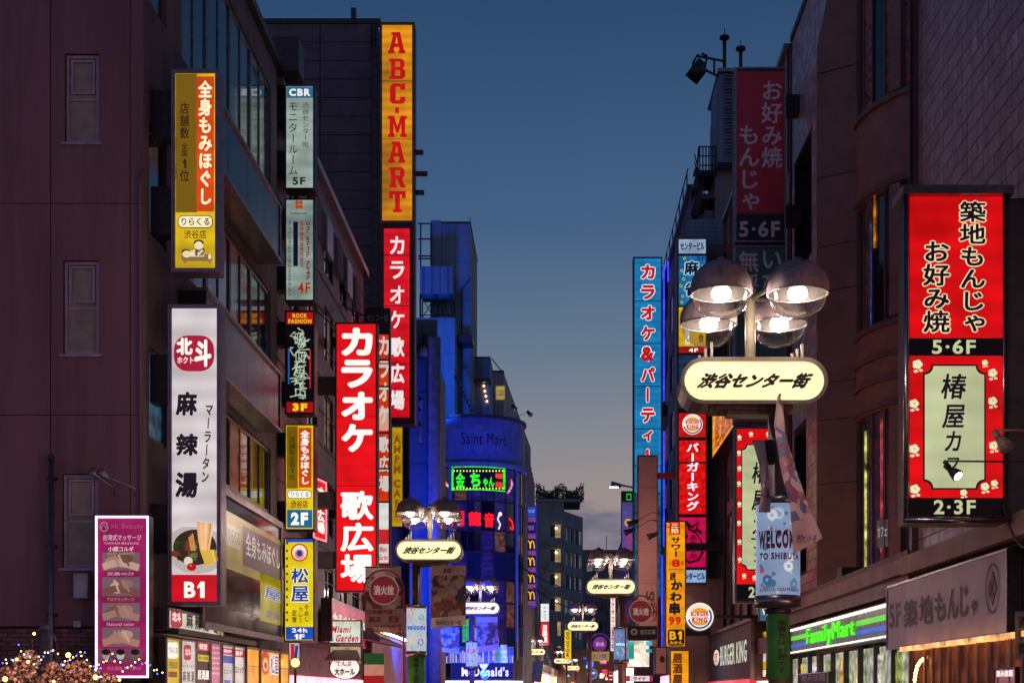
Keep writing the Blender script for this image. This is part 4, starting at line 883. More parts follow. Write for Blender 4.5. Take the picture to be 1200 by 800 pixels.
for i, (x0, x1, c, lab) in enumerate(tb):
    s = Sign('tenant_board', lab + ' low on the mauve building', 'sign', lf, (x0, 746 + i * 2, x1, 826), .12, em(c, .85, .15), alu, .03, group='tenant boards in a row')
    w = x1 - x0
    if i == 0: s.rrect(x0 + 2, 752, x1 - 2, 771, 3, ink(WHT, .9), 1); s.txt('りらくる', (x0 + 3, 757, x1 - 3, 766), ink(DK)); s.txt('渋谷店', (x0 + 3, 774, x1 - 3, 783), ink(DK)); s.rect_(x0 + 3, 786, x1 - 3, 793, ink('6a2818'))
    if i == 1: s.rrect(x0 + 4, 755, x1 - 5, 773, 3, ink('b01838'), 1); s.txt('北斗', (x0 + 5, 759, x1 - 6, 768), ink(WHT)); s.txt('マーラータン', (x0 + 2, 778, x1 - 2, 782), ink(DK)); s.txt('麻 辣 湯', (x0 + 2, 785, x1 - 2, 799), ink(DK), bold=.03)
    if i == 2: s.rect_(x0, 751, x1, 763, ink('c02038')); s.txt('個室', (x0 + 3, 753, x1 - 3, 761), ink(WHT)); s.rect_(x0 + 1, 766, x1 - 1, 775, ink('c8b020')); s.txt('食べ放題', (x0 + 2, 768, x1 - 2, 773), ink(DK)); s.txt('居酒屋', (x0 + 1, 784, x1 - 1, 796), ink(WHT), bold=.03)
    if i == 3:
        for k in range(6): s.txt('美容エステ脱毛', (x0 + 2, 757 + k * 6, x1 - 2, 760 + k * 6), ink('f8d0d8'))
    if i == 4: s.rect_(x0, 758, x1, 767, ink('b81828')); s.txt('歌声', (x0 + 2, 760, x1 - 2, 765), ink(WHT)); s.rect_(x0, 767, x1, 777, ink('2a50a0')); s.txt('こころ', (x0 + 2, 784, x1 - 2, 789), ink(DK)); s.rect_(x0 + 3, 796, x1 - 3, 806, ink('3060a8'))
    if i == 5: s.rect_(x0, 760, x1, 770, ink('b81828')); s.txt('8F', (x0 + 2, 762, x1 - 2, 768), ink(WHT)); s.txt('コミック', (x0 + 1, 780, x1 - 1, 789), ink(DK), bold=.03)
    s.done()
m = MB(); m.slab(LF(-6.7), 25.2, 2.66, 31.8, 2.76, -.5, .04, darkm)
o = m.build('canopy_edge', None, None, None, LF(-6.7).pt(28, 2.66)); o['label'] = 'thin dark canopy edge over the tenant board row'; o['category'] = 'canopy'
s = Sign('light_box_sign', 'long yellow light box with round badge and blue name beside the tenant boards', 'sign', lf, (288, 757, 338, 812), .3, em('f0a010', 1.0, .25), steel, .05)
s.bar(303, 757, 305, 812, darkm); s.bar(326.5, 760, 328, 812, darkm); s.rect_(288, 779, 303, 781, ink('2a3a70')); s.rect_(328, 782, 338, 784, ink('2a3a70'))
s.ell(310.5, 776, 4.6, 14, ink('c02020'), 2); s.ell(310.5, 778, 3, 8, ink('f0b030'), 3); s.ell(310.5, 779, 1.6, 4, ink('203a90'), 4); s.txt('松屋', (316, 766, 325.5, 790), ink('1a3a8a'), bold=.03, outline=(ink(WHT), .05)); s.done()

# narrow column of boxes at the end of the mauve building
f37 = FR(37.2); g37 = 'column of narrow light boxes'
s = Sign('light_box_sign', 'narrow pale box with blue CBR top, topmost of the column of narrow signs', 'sign', f37, (334, 100, 368.5, 222), .5, em('b9cfc0', .62, .2), darkm, .035, g37)
s.bracket_box(-1, .22, [zy(130, 37.2), zy(190, 37.2)], .6); s.rect_(336, 102, 367, 115, em('2f78a0', .8), 1); s.txt('CBR', (339, 104.5, 364, 113), ink(WHT), bold=.04)
s.txt('モニタールーム', (338.5, 121, 349, 205), ink(DK), True, .0); s.txt('渋谷センター街', (354, 120, 362, 173), ink(DK), True, .0); s.txt('5F', (343, 208, 358, 217), ink(DK), bold=.03); s.done()
s = Sign('light_box_sign', 'narrow pale box with orange flower mark and 4F in the column', 'sign', f37, (334, 233, 368.5, 353), .5, em('a9c0b4', .58, .25), darkm, .035, g37)
s.bracket_box(-1, .22, [zy(260, 37.2), zy(325, 37.2)], .6)
for a, b in ((-2.2, -2.6), (2.2, -2.6), (-2.2, 2.6), (2.2, 2.6)): s.ell(350.5 + a, 240 + b, 2.3, 2.6, ink('b04a20', .9), 2)
s.txt('HiBeauty', (341, 249, 360, 252), ink(DK)); s.txt('フェイシャルトータルエステサロン', (337.5, 260, 341.5, 347), ink(DK), True, .02); s.rect_(343.8, 260, 349.2, 312, ink('141a38', .5), 2); s.txt('医療機関提携光脱毛', (351.5, 260, 356, 313), ink('8a2a20'), True, .02); s.txt('03-6712-7547', (358.5, 260, 363.5, 328), ink('7a2020'), True, .03)
s.txt('4F', (349, 331, 364, 344), ink('a02818'), bold=.02); s.done()
s = Sign('light_box_sign', 'narrow black box with thorny white lettering between red bands, third in the column', 'sign', f37, (334, 364, 368.5, 485), .5, em('0c0a10', .6), darkm, .03, g37)
s.bracket_box(-1, .22, [zy(390, 37.2), zy(460, 37.2)], .6); s.rect_(336, 366, 367, 380, em('b01414', .9), 1); s.txt('ROCK', (343, 367.5, 360, 372.5), ink('e8c020'), bold=.04); s.txt('FASHION', (338, 374, 365, 379), ink('e8c020'), bold=.04)
s.rect_(336, 471, 367, 483, em('b01414', .9), 1); s.txt('3F', (343, 472.5, 360, 481.5), ink('f0d820'), bold=.06)
rb = random.Random(9)
for k in range(26):
    x = 344 + rb.random() * 15; y = 386 + k * 3.0; pts = [(x + rb.uniform(-8, 8), y + rb.uniform(-4, 4)), (x, y), (x + rb.uniform(-6, 6), y + rb.uniform(2, 9)), (x + rb.uniform(-8, 8), y + rb.uniform(4, 10))]
    s.line([(min(363, max(340, a)), min(468, max(384, b))) for a, b in pts], .035, ink('b8c8b0', .8), 3, 'thorny_lettering')
s.txt('吸血鬼王', (345, 390, 359, 464), ink('b8c8b0', .8), True, .0); s.rect_(337.5, 408, 339.5, 450, ink('1a58a0'), 1); s.rect_(362.5, 410, 364.5, 455, ink('b01818'), 1); s.done()
s = Sign('light_box_sign', 'narrow yellow massage box with blue 2F plate, fourth in the column', 'sign', f37, (334, 497, 368.5, 621), .5, em('e8c418', .95, .15), darkm, .03, g37)
s.bracket_box(-1, .22, [zy(520, 37.2), zy(600, 37.2)], .6); s.rect_(336, 499, 349, 572, em('8a6c0c', .7), 1); s.rect_(350, 501, 365, 571, em('d8480c', .9), 1)
s.txt('全身もみほぐし', (352, 504, 363, 567), ink(WHT), True, .04); s.txt('店舗数全国1位', (339, 512, 346, 562), ink('2a1c06'), True, .01); s.rrect(337, 574, 365, 584, 4, ink(DK), 1); s.rrect(337.7, 574.8, 364.3, 583.2, 3.5, ink(WHT), 2); s.txt('りらくる', (341, 576, 362, 582), ink(DK)); s.txt('渋谷店', (341, 586, 361, 595), ink(DK)); s.rect_(336.5, 597, 366, 618, em('1c6aa0', .9), 1); s.txt('2F', (341, 600, 361, 615), ink(WHT), bold=.06); s.done()
s = Sign('light_box_sign', 'narrow yellow box with round badge, blue name and blue foot, lowest of the column', 'sign', f37, (333, 630, 368.5, 751), .5, em('e6cc18', .95, .12), blackm, .03, g37)
s.bracket_box(-1, .22, [zy(650, 37.2), zy(730, 37.2)], .6); s.rect_(335, 631, 368, 635, ink('2050b0')); s.ell(351, 647, 10, 10.5, em('d83020', .9), 1); s.ell(351, 647, 8.3, 8.8, ink('f4e8d0'), 2); s.ell(351, 649, 6, 6, ink('f09080'), 3); s.ell(351, 648, 3.6, 3.8, ink('203c98'), 4)
s.txt('松', (341, 665, 362, 683), ink('1a3ca0'), bold=.03, outline=(ink('fff8c0'), .03)); s.txt('屋', (341, 686, 362, 705), ink('1a3ca0'), bold=.03, outline=(ink('fff8c0'), .05))
s.txt('牛めし', (357, 708, 362, 728), ink(DK), True, .02); s.txt('カレー', (350, 711, 355, 729), ink(DK), True, .02); s.txt('定食', (342, 714, 348, 729), ink(DK), True, .02); s.rect_(335, 734, 367, 749, em('1a4cb0', .95), 1); s.txt('24h', (342, 735.5, 360, 740.5), ink(WHT), bold=.03); s.txt('1F', (345, 742.5, 357, 748.5), ink(WHT), bold=.03)
for k in range(11): s.ell(336.5, 636 + k * 9, 1.2, 1.6, ink(DK), 3, 'chain')
s.done()

# pink sign with LED edge
f24 = FR(24.3); led = em('d8c8ff', 5, .1)
s = Sign('light_box_sign', 'magenta massage menu sign edged with bright violet white LED line at lower left', 'sign', f24, (112, 604, 175, 794), .25, em('a01c5c', .7, .2), darkm, .02, fd=.02)
for a in ((112.5, 604.5, 174.5, 606.5), (112.5, 791.5, 174.5, 793.5), (112.5, 606.5, 114.3, 791.5), (172.7, 606.5, 174.5, 791.5)): s.bar(*a, led, .021, .04, 'led_strip')
for y in (640, 740): s.arm((s.u0 + .4, 24.4, zy(y, 24.3)), (s.u0 + .4, 25.0, zy(y, 24.3)), .03)
s.ell(122, 617, 5, 6, ink('d880a0', .6), 1); s.ell(122, 617, 3.6, 4.6, ink('8c1450', .6), 2); s.line([(119, 619), (122, 614), (125, 619)], .02, ink('d880a0', .6), 4); s.txt('Hi Beauty', (131, 613, 168, 621), ink('c85888', .6), bold=.01); s.txt('台湾式マッサージ', (121, 626, 166, 633), ink('e8c0d0', .7), bold=.02); s.txt('TAIWAN MASSAGE', (122, 635, 163, 637.5), ink('e8c0d0', .6)); s.txt('小顔コルギ', (127, 640, 157, 646), ink('f0d8e0', .8), bold=.02)
skin = ['c89078', 'e0b8a4', '8a5a50', 'b88a80']
for k, (y0, y1, t) in enumerate(((647, 668, '60分 5480円'), (676, 698, '足裏45分'), (706, 727, 'アロママッサージ'), (735, 757, 'Natural color'))):
    s.rect_(120, y0, 164, y1, ink('8a6a78', .6), 1, 'picture'); u = random.Random(k)
    s.ell(132 + 6 * (k % 2), (y0 + y1) / 2 + 1, 9, 7, ink(skin[k], .6), 2, 'picture'); s.line([(121, y1 - 4), (136, y1 - 9), (150, y1 - 7), (163, y1 - 3)], .12, ink(skin[(k + 1) % 4], .6), 3, 'picture'); s.ell(148, (y0 + y1) / 2 - 3, 8, 5, ink(skin[(k + 2) % 4], .5), 4, 'picture')
    for j in range(3): s.line([(134 + j * 5, y0 + 3), (140 + j * 6, y1 - 5)], .035, ink(skin[(k + j) % 4], .65), 5 + j, 'picture')
    s.txt(t, (126, y0 - 6 if k else y0 - .5, 158, y0 - 2 if k else y0 + 3), ink('b8b050' if k % 2 == 0 else 'e0b8c8', .6), bold=.02, lay=9)
for k in range(3): s.rect_(117 + k * 17, 760, 132 + k * 17, 775, ink('6a5a60', .6), 1, 'picture'); s.ell(124.5 + k * 17, 767, 4.5, 5.5, ink(skin[k], .7), 2, 'picture'); s.ell(124.5 + k * 17, 763.5, 5, 3.5, ink('1c1418', .6), 3, 'picture')
s.txt('男女募集中 7:00-547', (126, 780, 166, 785), ink('d07088', .7)); s.done()

# red karaoke signs
f40 = FR(40.5); red = em('e01018', 1.0, .12)
s = Sign('light_box_sign', 'huge bright red upright karaoke light box with white lettering, nearest of the karaoke signs', 'sign', f40, (393, 378, 442, 693), .45, red, darkm, .04, body=darkm)
s.bracket_box(-1, 1.0, [zy(450, 40.5), zy(585, 40.5), zy(655, 40.5)], .45, mt('concrete_stub', (.12, .1, .1), .8))
for i, ch in enumerate('カラオケ'): s.txt(ch, (400, 384 + i * 37.5, 437, 417 + i * 37.5), ink(WHT, 1.05), bold=.05)
for i, ch in enumerate('歌広場'): s.txt(ch, (399, 575 + i * 37, 438, 609 + i * 37), ink(WHT, 1.05), bold=.034)
s.bar(394, 568.5, 441, 569.5, em('a00810', .6), .0, .012, 'panel_seam'); s.bar(394, 487.5, 441, 488.3, em('a00810', .6), .0, .012, 'panel_seam'); s.done()
f46 = FR(46); 
s = Sign('light_box_sign', 'narrow orange karaoke column with dark top plate, half hidden behind the huge red one', 'sign', f46, (428, 361, 457, 662), .4, em('d83810', .85, .2), blackm, .04)
s.bracket_box(-1, 1.1, [zy(400, 46), zy(600, 46)], .3)
s.rect_(429, 362, 456.5, 390, mt('plate_dark', (.05, .035, .035), .4), 1); s.txt('センター街\nビル', (430, 368, 455, 386), pr('b8b0a8'), bold=.03)
for i, ch in enumerate('カラオケ'): s.txt(ch, (444, 394 + i * 27, 456, 416 + i * 27), ink('d8d0c8', .85), bold=.04)
for y in (390, 421, 452, 506, 548, 587): s.bar(429, y, 456.5, y + 2, blackm)
for i, ch in enumerate('歌広場'): s.txt(ch, (444, 511 + i * 23, 456, 530 + i * 23), ink('d8d0c8', .85), bold=.04)
s.rect_(443, 478, 456.5, 504, ink('e8a890', .8), 1, 'picture'); s.rect_(443, 589, 456.5, 659, em('e0e0dc', .9), 1); s.txt('Miami\nGarden', (444, 640, 456, 656), ink('c01828'), bold=.03, slant=.1); s.rect_(443, 620, 456.5, 637, ink('c02028'), 2); s.done()
f58 = FR(58); deepf = mt('maroon_frame', (.12, .03, .04), .5, 0, .3, 3)
s = Sign('tower_sign', 'very tall yellow sign with red slab serif shoe shop letters rising above every left roof', 'sign', f58, (445, 27, 486, 262), .7, em('d88c0c', .82, .3, scale=.7), mt('gold_brown_frame', (.16, .09, .08), .5), .1, body=mt('mauve_steel', (.17, .1, .13), .5), fd=.08)
for i, ch in enumerate('ABC.MART'):
    ys = [(38, 63), (69, 93), (98, 122), (126, 133), (136, 161), (166, 191), (196, 220), (224, 249)][i]; x0, x1 = (456, 475.5)
    if ch == 'A': x0, x1 = 454.5, 475
    P = lambda x, y: (x0 + x / 6 * (x1 - x0), ys[1] - y / 10 * (ys[1] - ys[0]))
    if ch == '.': s.rect_(463, ys[0], 467.5, ys[1], em('c80c0c', .9, .1), 2, 'raised_letter'); continue
    s.poly([P(*p) for p in SLAB[ch][0]], em('c80c0c', .9, .1), 2, 'raised_letter#%d' % i)
    if ch in HOLES and ch != 'A':
        hs = HOLES[ch]; hs = [hs[i:i + 4] for i in range(0, len(hs), 4)] if not isinstance(hs[0], tuple) else hs
        for h in hs: a = P(h[0], h[3]); b = P(h[2], h[1]); s.rect_(a[0], a[1], b[0], b[1], em('d88c0c', .82, .3, scale=.7), 3)
    if ch == 'A': a = P(2.5, 3); s.poly([P(2.5, 4.6), P(3.5, 4.6), P(3.0, 8.2)], em('d88c0c', .82, .3, scale=.7), 3, 'coloured_panel')
for y in (95, 163): s.bar(447, y, 484, y + .6, mt('seam_gold', (.3, .17, .03), .5), 0, .012, 'panel_seam')
s.mb('bracket').box(XR - .02, 58.2, 12, s.u0 - .002, 58.6, 28, darkm); s.done()
s = Sign('tower_sign', 'dark red upright karaoke sign hanging directly below the yellow shoe shop sign', 'sign', f58, (446, 262.5, 486, 497), .7, deepf, deepf, .06, body=deepf, fd=.05)
s.rect_(450, 268, 480, 489, em('d80c1c', .95, .2), 2)
for i, ch in enumerate('カラオケ'): s.txt(ch, (457, 277 + i * 29, 474, 298 + i * 29), ink('f4e8e8', .95), bold=.03, lay=4)
for i, ch in enumerate('歌広場'): s.txt(ch, (457, 395 + i * 31, 474, 418 + i * 31), ink('f4e8e8', .95), bold=.04, lay=4)
for y in (299, 358, 426): s.bar(450, y, 480, y + .7, deepf, 0, .016, 'panel_seam')
s.done()
for k, (x, y) in enumerate(((490, 178), (495, 203), (491, 225))):
    m = MB(); p = W3(486, y, 58.4); q = W3(x + 6, y, 58.4); m.box(p.x + .003, 58.3, p.z - .1, q.x, 58.5, p.z + .05, darkm); o = m.build('steel_stub', None, None, None, p); o['label'] = ('upper', 'middle', 'lower')[k] + ' dark steel stub sticking out right of the yellow shoe sign'; o['category'] = 'bracket'; o['group'] = 'steel stubs on the shoe sign'
# small red signs
s = Sign('light_box_sign', 'small bright red karaoke sign with pink edge peeking out beside the narrow column', 'sign', Pl((-6.9, 41), (-6.4, 44)), (367, 558, 382, 635), .2, red, em('ff8a98', 1.4, 0), .05)
s.txt('オケ広場', (369.5, 568, 380, 626), ink(WHT), True, .04); s.done()
s = Sign('fascia_sign', 'red karaoke fascia running back along the facade below the huge red karaoke box', 'sign', LF(-6.55), (388, 700, 428, 760), .3, em('b81828', .8, .3), steel, .05)
s.txt('カラオケ歌広場', (389.5, 715, 427, 745), ink('e8e0d8', .85), bold=.05); s.done()
f42 = FR(42)
s = Sign('light_box_sign', 'pale sign with green edge and red cursive garden lettering under the karaoke box', 'sign', f42, (385, 726, 424, 754), .3, em('d8e4d4', .9, .15), mt('green_frame', (.04, .18, .08), .4), .04, body=mt('green_frame', (.04, .18, .08), .4))
s.txt('パスタ・ピザ', (391, 727.5, 418, 731), ink('b89020')); s.txt('Miami', (388, 733, 412, 741), ink('b01020'), bold=.035, slant=.2); s.txt('Garden', (393, 743, 421, 751.5), ink('b01020'), bold=.035, slant=.2); s.bracket_box(-1, .55, [zy(740, 42)], .2); s.done()
s = Sign('poster_board', 'small lit cream board with brown print hanging below the green edged sign', 'sign', FR(42.2), (386, 756, 424, 786), .15, em('c8ba90', .75, .3, scale=6), darkm, .03)
for k in range(4): s.txt('パスタ定食生ビール', (389, 758 + k * 5, 421, 761.5 + k * 5), ink(('7a3a20', '3a2a20')[k % 2]), bold=.01)
s.done()
s = Sign('oval_sign', 'white oval hanging sign with brushed black characters under a small dark awning', 'sign', FR(41), (386, 768, 422, 796), .001, None, fw=0)
s.mb('cabinet').ell(s.pl, *s.pl.px(404, 782), .45, .34, -.2, 0, darkm); s.ell(404, 782, 17, 12.8, em('f6f2e6', 1.0, .05), 1, 'face_panel'); s.txt('てんぷ', (394, 774, 412, 780), ink(DK), bold=.03); s.txt('大ホール', (392, 782, 416, 791), ink(DK), bold=.05); s.txt('～', (389, 772, 395, 776), ink('e08080')); s.done()
m = MB(); a = W3(383, 772, 41); b = W3(425, 772, 41); c = W3(390, 761, 41.4); d = W3(418, 761, 41.4)
m.add([(a.x, 40.6, a.z), (b.x, 40.6, b.z), (d.x, 41.5, d.z), (c.x, 41.5, c.z), (a.x, 40.6, a.z - .05), (b.x, 40.6, b.z - .05), (d.x, 41.5, c.z - .05), (c.x, 41.5, c.z - .05)], [(0, 1, 2, 3), (4, 7, 6, 5), (0, 4, 5, 1), (0, 3, 7, 4), (1, 5, 6, 2)], umber2)
o = m.build('awning', None, None, None, tuple(c)); o['label'] = 'small dark sloping awning over the white oval sign'; o['category'] = 'awning'
m = MB()
for k, cc_ in enumerate(('1c7a3c', 'd8c8a0', 'b02a28')):
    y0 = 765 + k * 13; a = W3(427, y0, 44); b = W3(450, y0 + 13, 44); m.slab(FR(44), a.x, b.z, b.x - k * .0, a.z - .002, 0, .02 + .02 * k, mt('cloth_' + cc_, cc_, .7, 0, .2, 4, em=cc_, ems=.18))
o = m.build('tricolour_banner', None, None, None, tuple(W3(438, 765, 44))); o['label'] = 'green white and red cloth banner hanging beside the oval sign'; o['category'] = 'banner'
t = thing('globe_lamp', 'small yellow globe lamp glowing at the bottom beside the narrow column of signs', 'lamp', tuple(W3(346, 800, 36)))
m = MB(); m.ball(W3(346, 776, 36), .11, em('ffd070', 3, 0), 10); m.build('globe', t); m = MB(); m.tube([W3(346, 782, 36), W3(346, 812, 36)], .035, darkm, 8); m.build('pole', t)
s = Sign('poster_board', 'small poster with red and blue figure behind the yellow globe lamp', 'poster', FR(37.8), (338, 752, 352, 775), .05, em('c8bcc0', .7, .2), darkm, .02)
s.line([(343, 754), (343, 774)], .1, ink('c02030'), 2); s.line([(348, 756), (346, 774)], .08, ink('2a3a80'), 3); s.done()
s = Sign('banner_sign', 'yellow upright cloth sign with dark letters, just right of the narrow orange karaoke column', 'sign', FR(56), (459, 500, 472, 617), .1, em('c89a10', .75, .2), darkm, .02)
s.txt('AMPM CAFE', (461, 510, 470, 606), ink('7a4a08'), True, .04); s.done()
s = Sign('banner_sign', 'narrow pale printed banner hung on the blue wall between red karaoke sign and duct', 'sign', FR(66), (490, 460, 496, 520), .05, pattern('banner_strip', ['8088a0', '303a60', 'b0a8b0'], 3), darkm, .02); s.done()

# fairy lights, blossom and poles at lower left
t = thing('wall_post', 'grey steel post with curved guard loop at lower left', 'post', (W3(52, 812, 22).x, 22, 0))
m = MB(); a = W3(52, 737, 22); m.tube([(a.x, 22, 0), (a.x, 22, a.z)], .085, mt('grey_post', (.22, .2, .22), .5, .4), 12); m.ball((a.x, 22, a.z), .085, mt('grey_post', (.22,.2,.22)), 8); m.build('post', t)
m = MB(); c = W3(51, 750, 21.9); m.tube([(c.x + .19 * math.cos(x), 21.9, c.z - .05 + (.22 * math.sin(x))) for x in [math.pi * k / 10 for k in range(11)]], .018, steel, 6); m.tube([(c.x - .19, 21.9, c.z - .05), (c.x - .19, 21.9, .5)], .018, steel, 6); m.tube([(c.x + .19, 21.9, c.z - .05), (c.x + .19, 21.9, .5)], .018, steel, 6); m.build('guard_loop', t)
blos = [mt('blossom_pink', (.62, .36, .36), .7, 0, .3, 9), mt('blossom_pale', (.75, .55, .5), .7, 0, .3, 9), mt('blossom_leaf', (.10, .10, .05), .7)]
t = thing('blossom_garland', 'artificial pink blossom garland lit by warm bulbs along the bottom left corner', 'garland', (W3(60, 800, 20).x, 20.4, 1.4)); m = MB(); tw = MB(); rb = random.Random(12)
clumps = [(30, 780, 18), (16, 795, 18), (78, 788, 14), (95, 783, 14), (112, 793, 13), (35, 768, 9), (46, 796, 20), (128, 796, 10), (5, 790, 12), (70, 803, 20), (100, 806, 16), (62, 782, 8)]
for cx_, cy_, r_ in clumps:
    for k in range(int(r_ * 9)):
        a = rb.random() * 6.28; q = r_ * rb.random() ** .7; p = W3(cx_ + q * math.cos(a), cy_ + .8 * q * math.sin(a), 20.4 + rb.uniform(-.25, .3)); s_ = rb.uniform(.014, .034); w = rb.choice(blos[:2] * 3 + [blos[2]])
        for j in range(2):
            n = Vector((rb.uniform(-1, 1), rb.uniform(-1, 1), rb.uniform(-1, 1))).normalized(); u = n.cross(Vector((0, 0, 1))).normalized() * s_; v = n.cross(u).normalized() * s_
            m.add([p - u, p - v, p + u, p + v], [(0, 1, 2, 3)], w)
    tw.tube([W3(cx_ - r_, cy_ + r_, 20.5), W3(cx_, cy_, 20.45), W3(cx_ + r_ * .6, cy_ - r_ * .6, 20.4)], .012, umber2, 5)
m.build('blossoms', t, None, 'stuff'); tw.build('twigs', t)
bulb = em('ffb050', 9, 0); blue_b = em('4060ff', 3, 0); whb = em('ffe8c8', 4, 0)
t = thing('fairy_lights', 'string of tiny blue and white fairy lights with amber bulbs across the blossom garland', 'string lights', (W3(60, 790, 20).x, 20, 1.5)); wire = MB()
pts = [W3(-6 + k * 3.2, 768 + 7 * math.sin(k * .55) + (k - 20) * .35 if k > 8 else 772 + k * .5, 20.05) for k in range(62)]; wire.tube(pts, .006, blackm, 4); wire.build('wire', t)
for k in range(0, 62):
    q = MB(); q.ball(pts[k] + Vector((rb.uniform(-.02, .02), -.02, rb.uniform(-.06, .05))), .011 if k % 3 else .014, (blue_b, whb, bulb)[k % 3], 5); q.build('bulb', t)
for (x, y) in ((6, 795), (80, 767), (40, 742), (112, 793), (20, 772), (63, 798), (140, 796), (33, 775)): q = MB(); q.ball(W3(x, y, 19.98), .035 if (x in (6, 80, 112)) else .02, bulb, 8); q.build('amber_bulb', t)
for (x, y) in ((6, 795), (80, 767), (40, 750), (112, 793), (140, 796), (33, 778)):
    l = bpy.data.lights.get('bulb_light') or bpy.data.lights.new('bulb_light', 'POINT'); l.energy = 4; l.color = (1, .55, .3); l.shadow_soft_size = .04; lo = bpy.data.objects.new('bulb_light', l); C.objects.link(lo); lo.location = W3(x, y, 19.8)

# ================================================================== STREET LAMPS
class PM(Pl):
    def px(s, x, y): return (x, y)
lamp_face = em('f4edb4', 1.0, .08, True, scale=2.5); bulbm = em('fff0d4', 9, 0); refl = mt('reflector', (.05, .045, .04), .5, .3); frame_b = mt('lamp_frame', (.16, .13, .11), .4, .3, .3, 8)
def street_lamp(sd, label, loc):
    """sd -1: sign and heads reach left of the pole; +1 right. Built round the pole foot, then moved"""
    t = thing('street_lamp', label, 'street lamp', (0, 0, 0), 'street lamps with oval name signs'); dx = sd * .40
    m = MB(); m.tube([(0, 0, 0), (0, 0, 5.1)], .125, mt('pole_mauve', (.24, .17, .17), .5, .2, .3, 5), 14); m.tube([(0, 0, 0), (0, 0, .5)], .16, darkm, 14); m.build('pole', t)
    p = PM((dx, -.7), (dx + 1, -.7)); n = 12
    def pill(w, h): return [(w - h + h * math.cos(a), 5.42 + h * math.sin(a)) for a in [-math.pi / 2 + math.pi * k / n for k in range(n + 1)]] + [(-w + h + h * math.cos(a), 5.42 + h * math.sin(a)) for a in [math.pi / 2 + math.pi * k / n for k in range(n + 1)]]
    m = MB(); m.poly(p, pill(.89, .275), -.7, -.03, frame_b); m.build('sign_body', t)
    m = MB(); a = pill(.90, .285); b = pill(.855, .24); k_ = len(a)
    m.add([p.pt(*q, -.04) for q in a] + [p.pt(*q, .03) for q in a] + [p.pt(*q, .03) for q in b] + [p.pt(*q, -.02) for q in b], [(i + r * k_, (i + 1) % k_ + r * k_, (i + 1) % k_ + (r + 1) * k_, i + (r + 1) * k_) for r in range(3) for i in range(k_)], frame_b); m.build('sign_frame', t)
    m = MB(); m.poly(p, pill(.853, .238), -.03, .004, lamp_face); m.build('sign_face', t)
    m = MB(); text(m, p, '渋谷センター街', (-.72, 5.515, .74, 5.325), .008, ink('1c1014'), bold=.055, slant=.6); m.build('lettering', t)
    m = MB(); m.box(dx - .5, -.55, 5.10, dx + .5, -.12, 5.142, rust); m.box(dx - .3, -.5, 5.05, dx + .3, -.2, 5.098, frame_b); m.build('ballast_tray', t)
    m = MB(); m.tube([(dx, -.35, 5.68), (dx, -.35, 6.62)], .065, cream_post, 12); m.box(dx - .1, -.5, 5.68, dx + .1, -.2, 5.72, cream_post); m.ball((dx, -.35, 6.62), .075, cream_post, 8); m.build('lamp_post', t)
    for s_ in (-1, 1):
        m = MB()
        for j in range(3): m.tube([(dx + s_ * (.5 + .07 * j), -.5 + .05 * j, 5.66), (dx + s_ * (.5 + .07 * j), -.5 + .05 * j, 5.80 + .07 * (j if s_ > 0 else 2 - j))], .02, cream_post, 6)
        m.build('finial', t)
    for s_ in (-1, 1):
        for fy in (-1.15, .25):
            c = Vector((dx + s_ * .455, fy, 6.38))
            m = MB(); m.lathe(c, [(.365, -.02), (.372, .03), (.362, .11), (.325, .20), (.255, .285), (.16, .34), (.07, .365), (.05, .375), (.045, .405), (.001, .42)], lampbrown, 24)
            m.lathe(c, [(.355, -.02), (.33, .06), (.2, .16), (.001, .17)], refl, 20); h = m.build('lamp_head', t)
            m = MB(); m.lathe(c, [(.35, -.02), (.335, -.12), (.28, -.22), (.18, -.285), (.001, -.31)], GLASS, 22); m.build('glass_bowl', h)
            m = MB(); m.tube([c + Vector((.36 * math.cos(a), .36 * math.sin(a), -.025)) for a in [math.pi * k / 12 for k in range(25)]], .014, alu, 5); m.build('rim', h)
            m = MB(); m.ball(c + Vector((0, 0, -.02)), .12, bulbm, 10, .85); m.build('bulb', h)
            l = bpy.data.lights.get('lamp_light') or bpy.data.lights.new('lamp_light', 'POINT'); l.energy = 60; l.shadow_soft_size = .12; l.color = (1, .74, .62); l.specular_factor = .3
            lo = bpy.data.objects.new('lamp_light', l); C.objects.link(lo); lo.parent = h; lo.location = c + Vector((0, 0, -.2))
            m = MB(); m.tube([(dx, -.35, 6.5), (c.x - s_ * .1, fy + (.2 if fy < 0 else -.2), 6.62), (c.x, fy, 6.72)], .028, frame_b, 6); m.build('arm', t)
    t.location = loc; return t
lr_ = street_lamp(-1, 'nearest street lamp with four glowing heads above a large pale oval name sign', (2.84, 18.1, 0))
ll_ = street_lamp(1, 'street lamp left of the road with oval name sign in front of the blue wall', (-3.76, 38.7, 0))
for src, lab, loc in ((lr_, 'second street lamp on the right, its oval sign beside the mauve blank board', (2.42, 51.7, 0)), (lr_, 'third street lamp on the right with small oval sign under the dark far block', (2.0, 81.5, 0)),
                      (ll_, 'second street lamp on the left, oval sign half hidden by a brown banner', (-3.75, 64.5, 0)), (ll_, 'small far street lamp on the left beneath the white and red upright sign', (-2.05, 118, -.4)),
                      (lr_, 'tiny far street lamp, nearer of the last two in the street', (1.2, 146, -.5)), (lr_, 'tiny farthest street lamp at the end of the street', (2.4, 164, -.9))):
    c = copy_tree(src); c.location = loc; c['label'] = lab

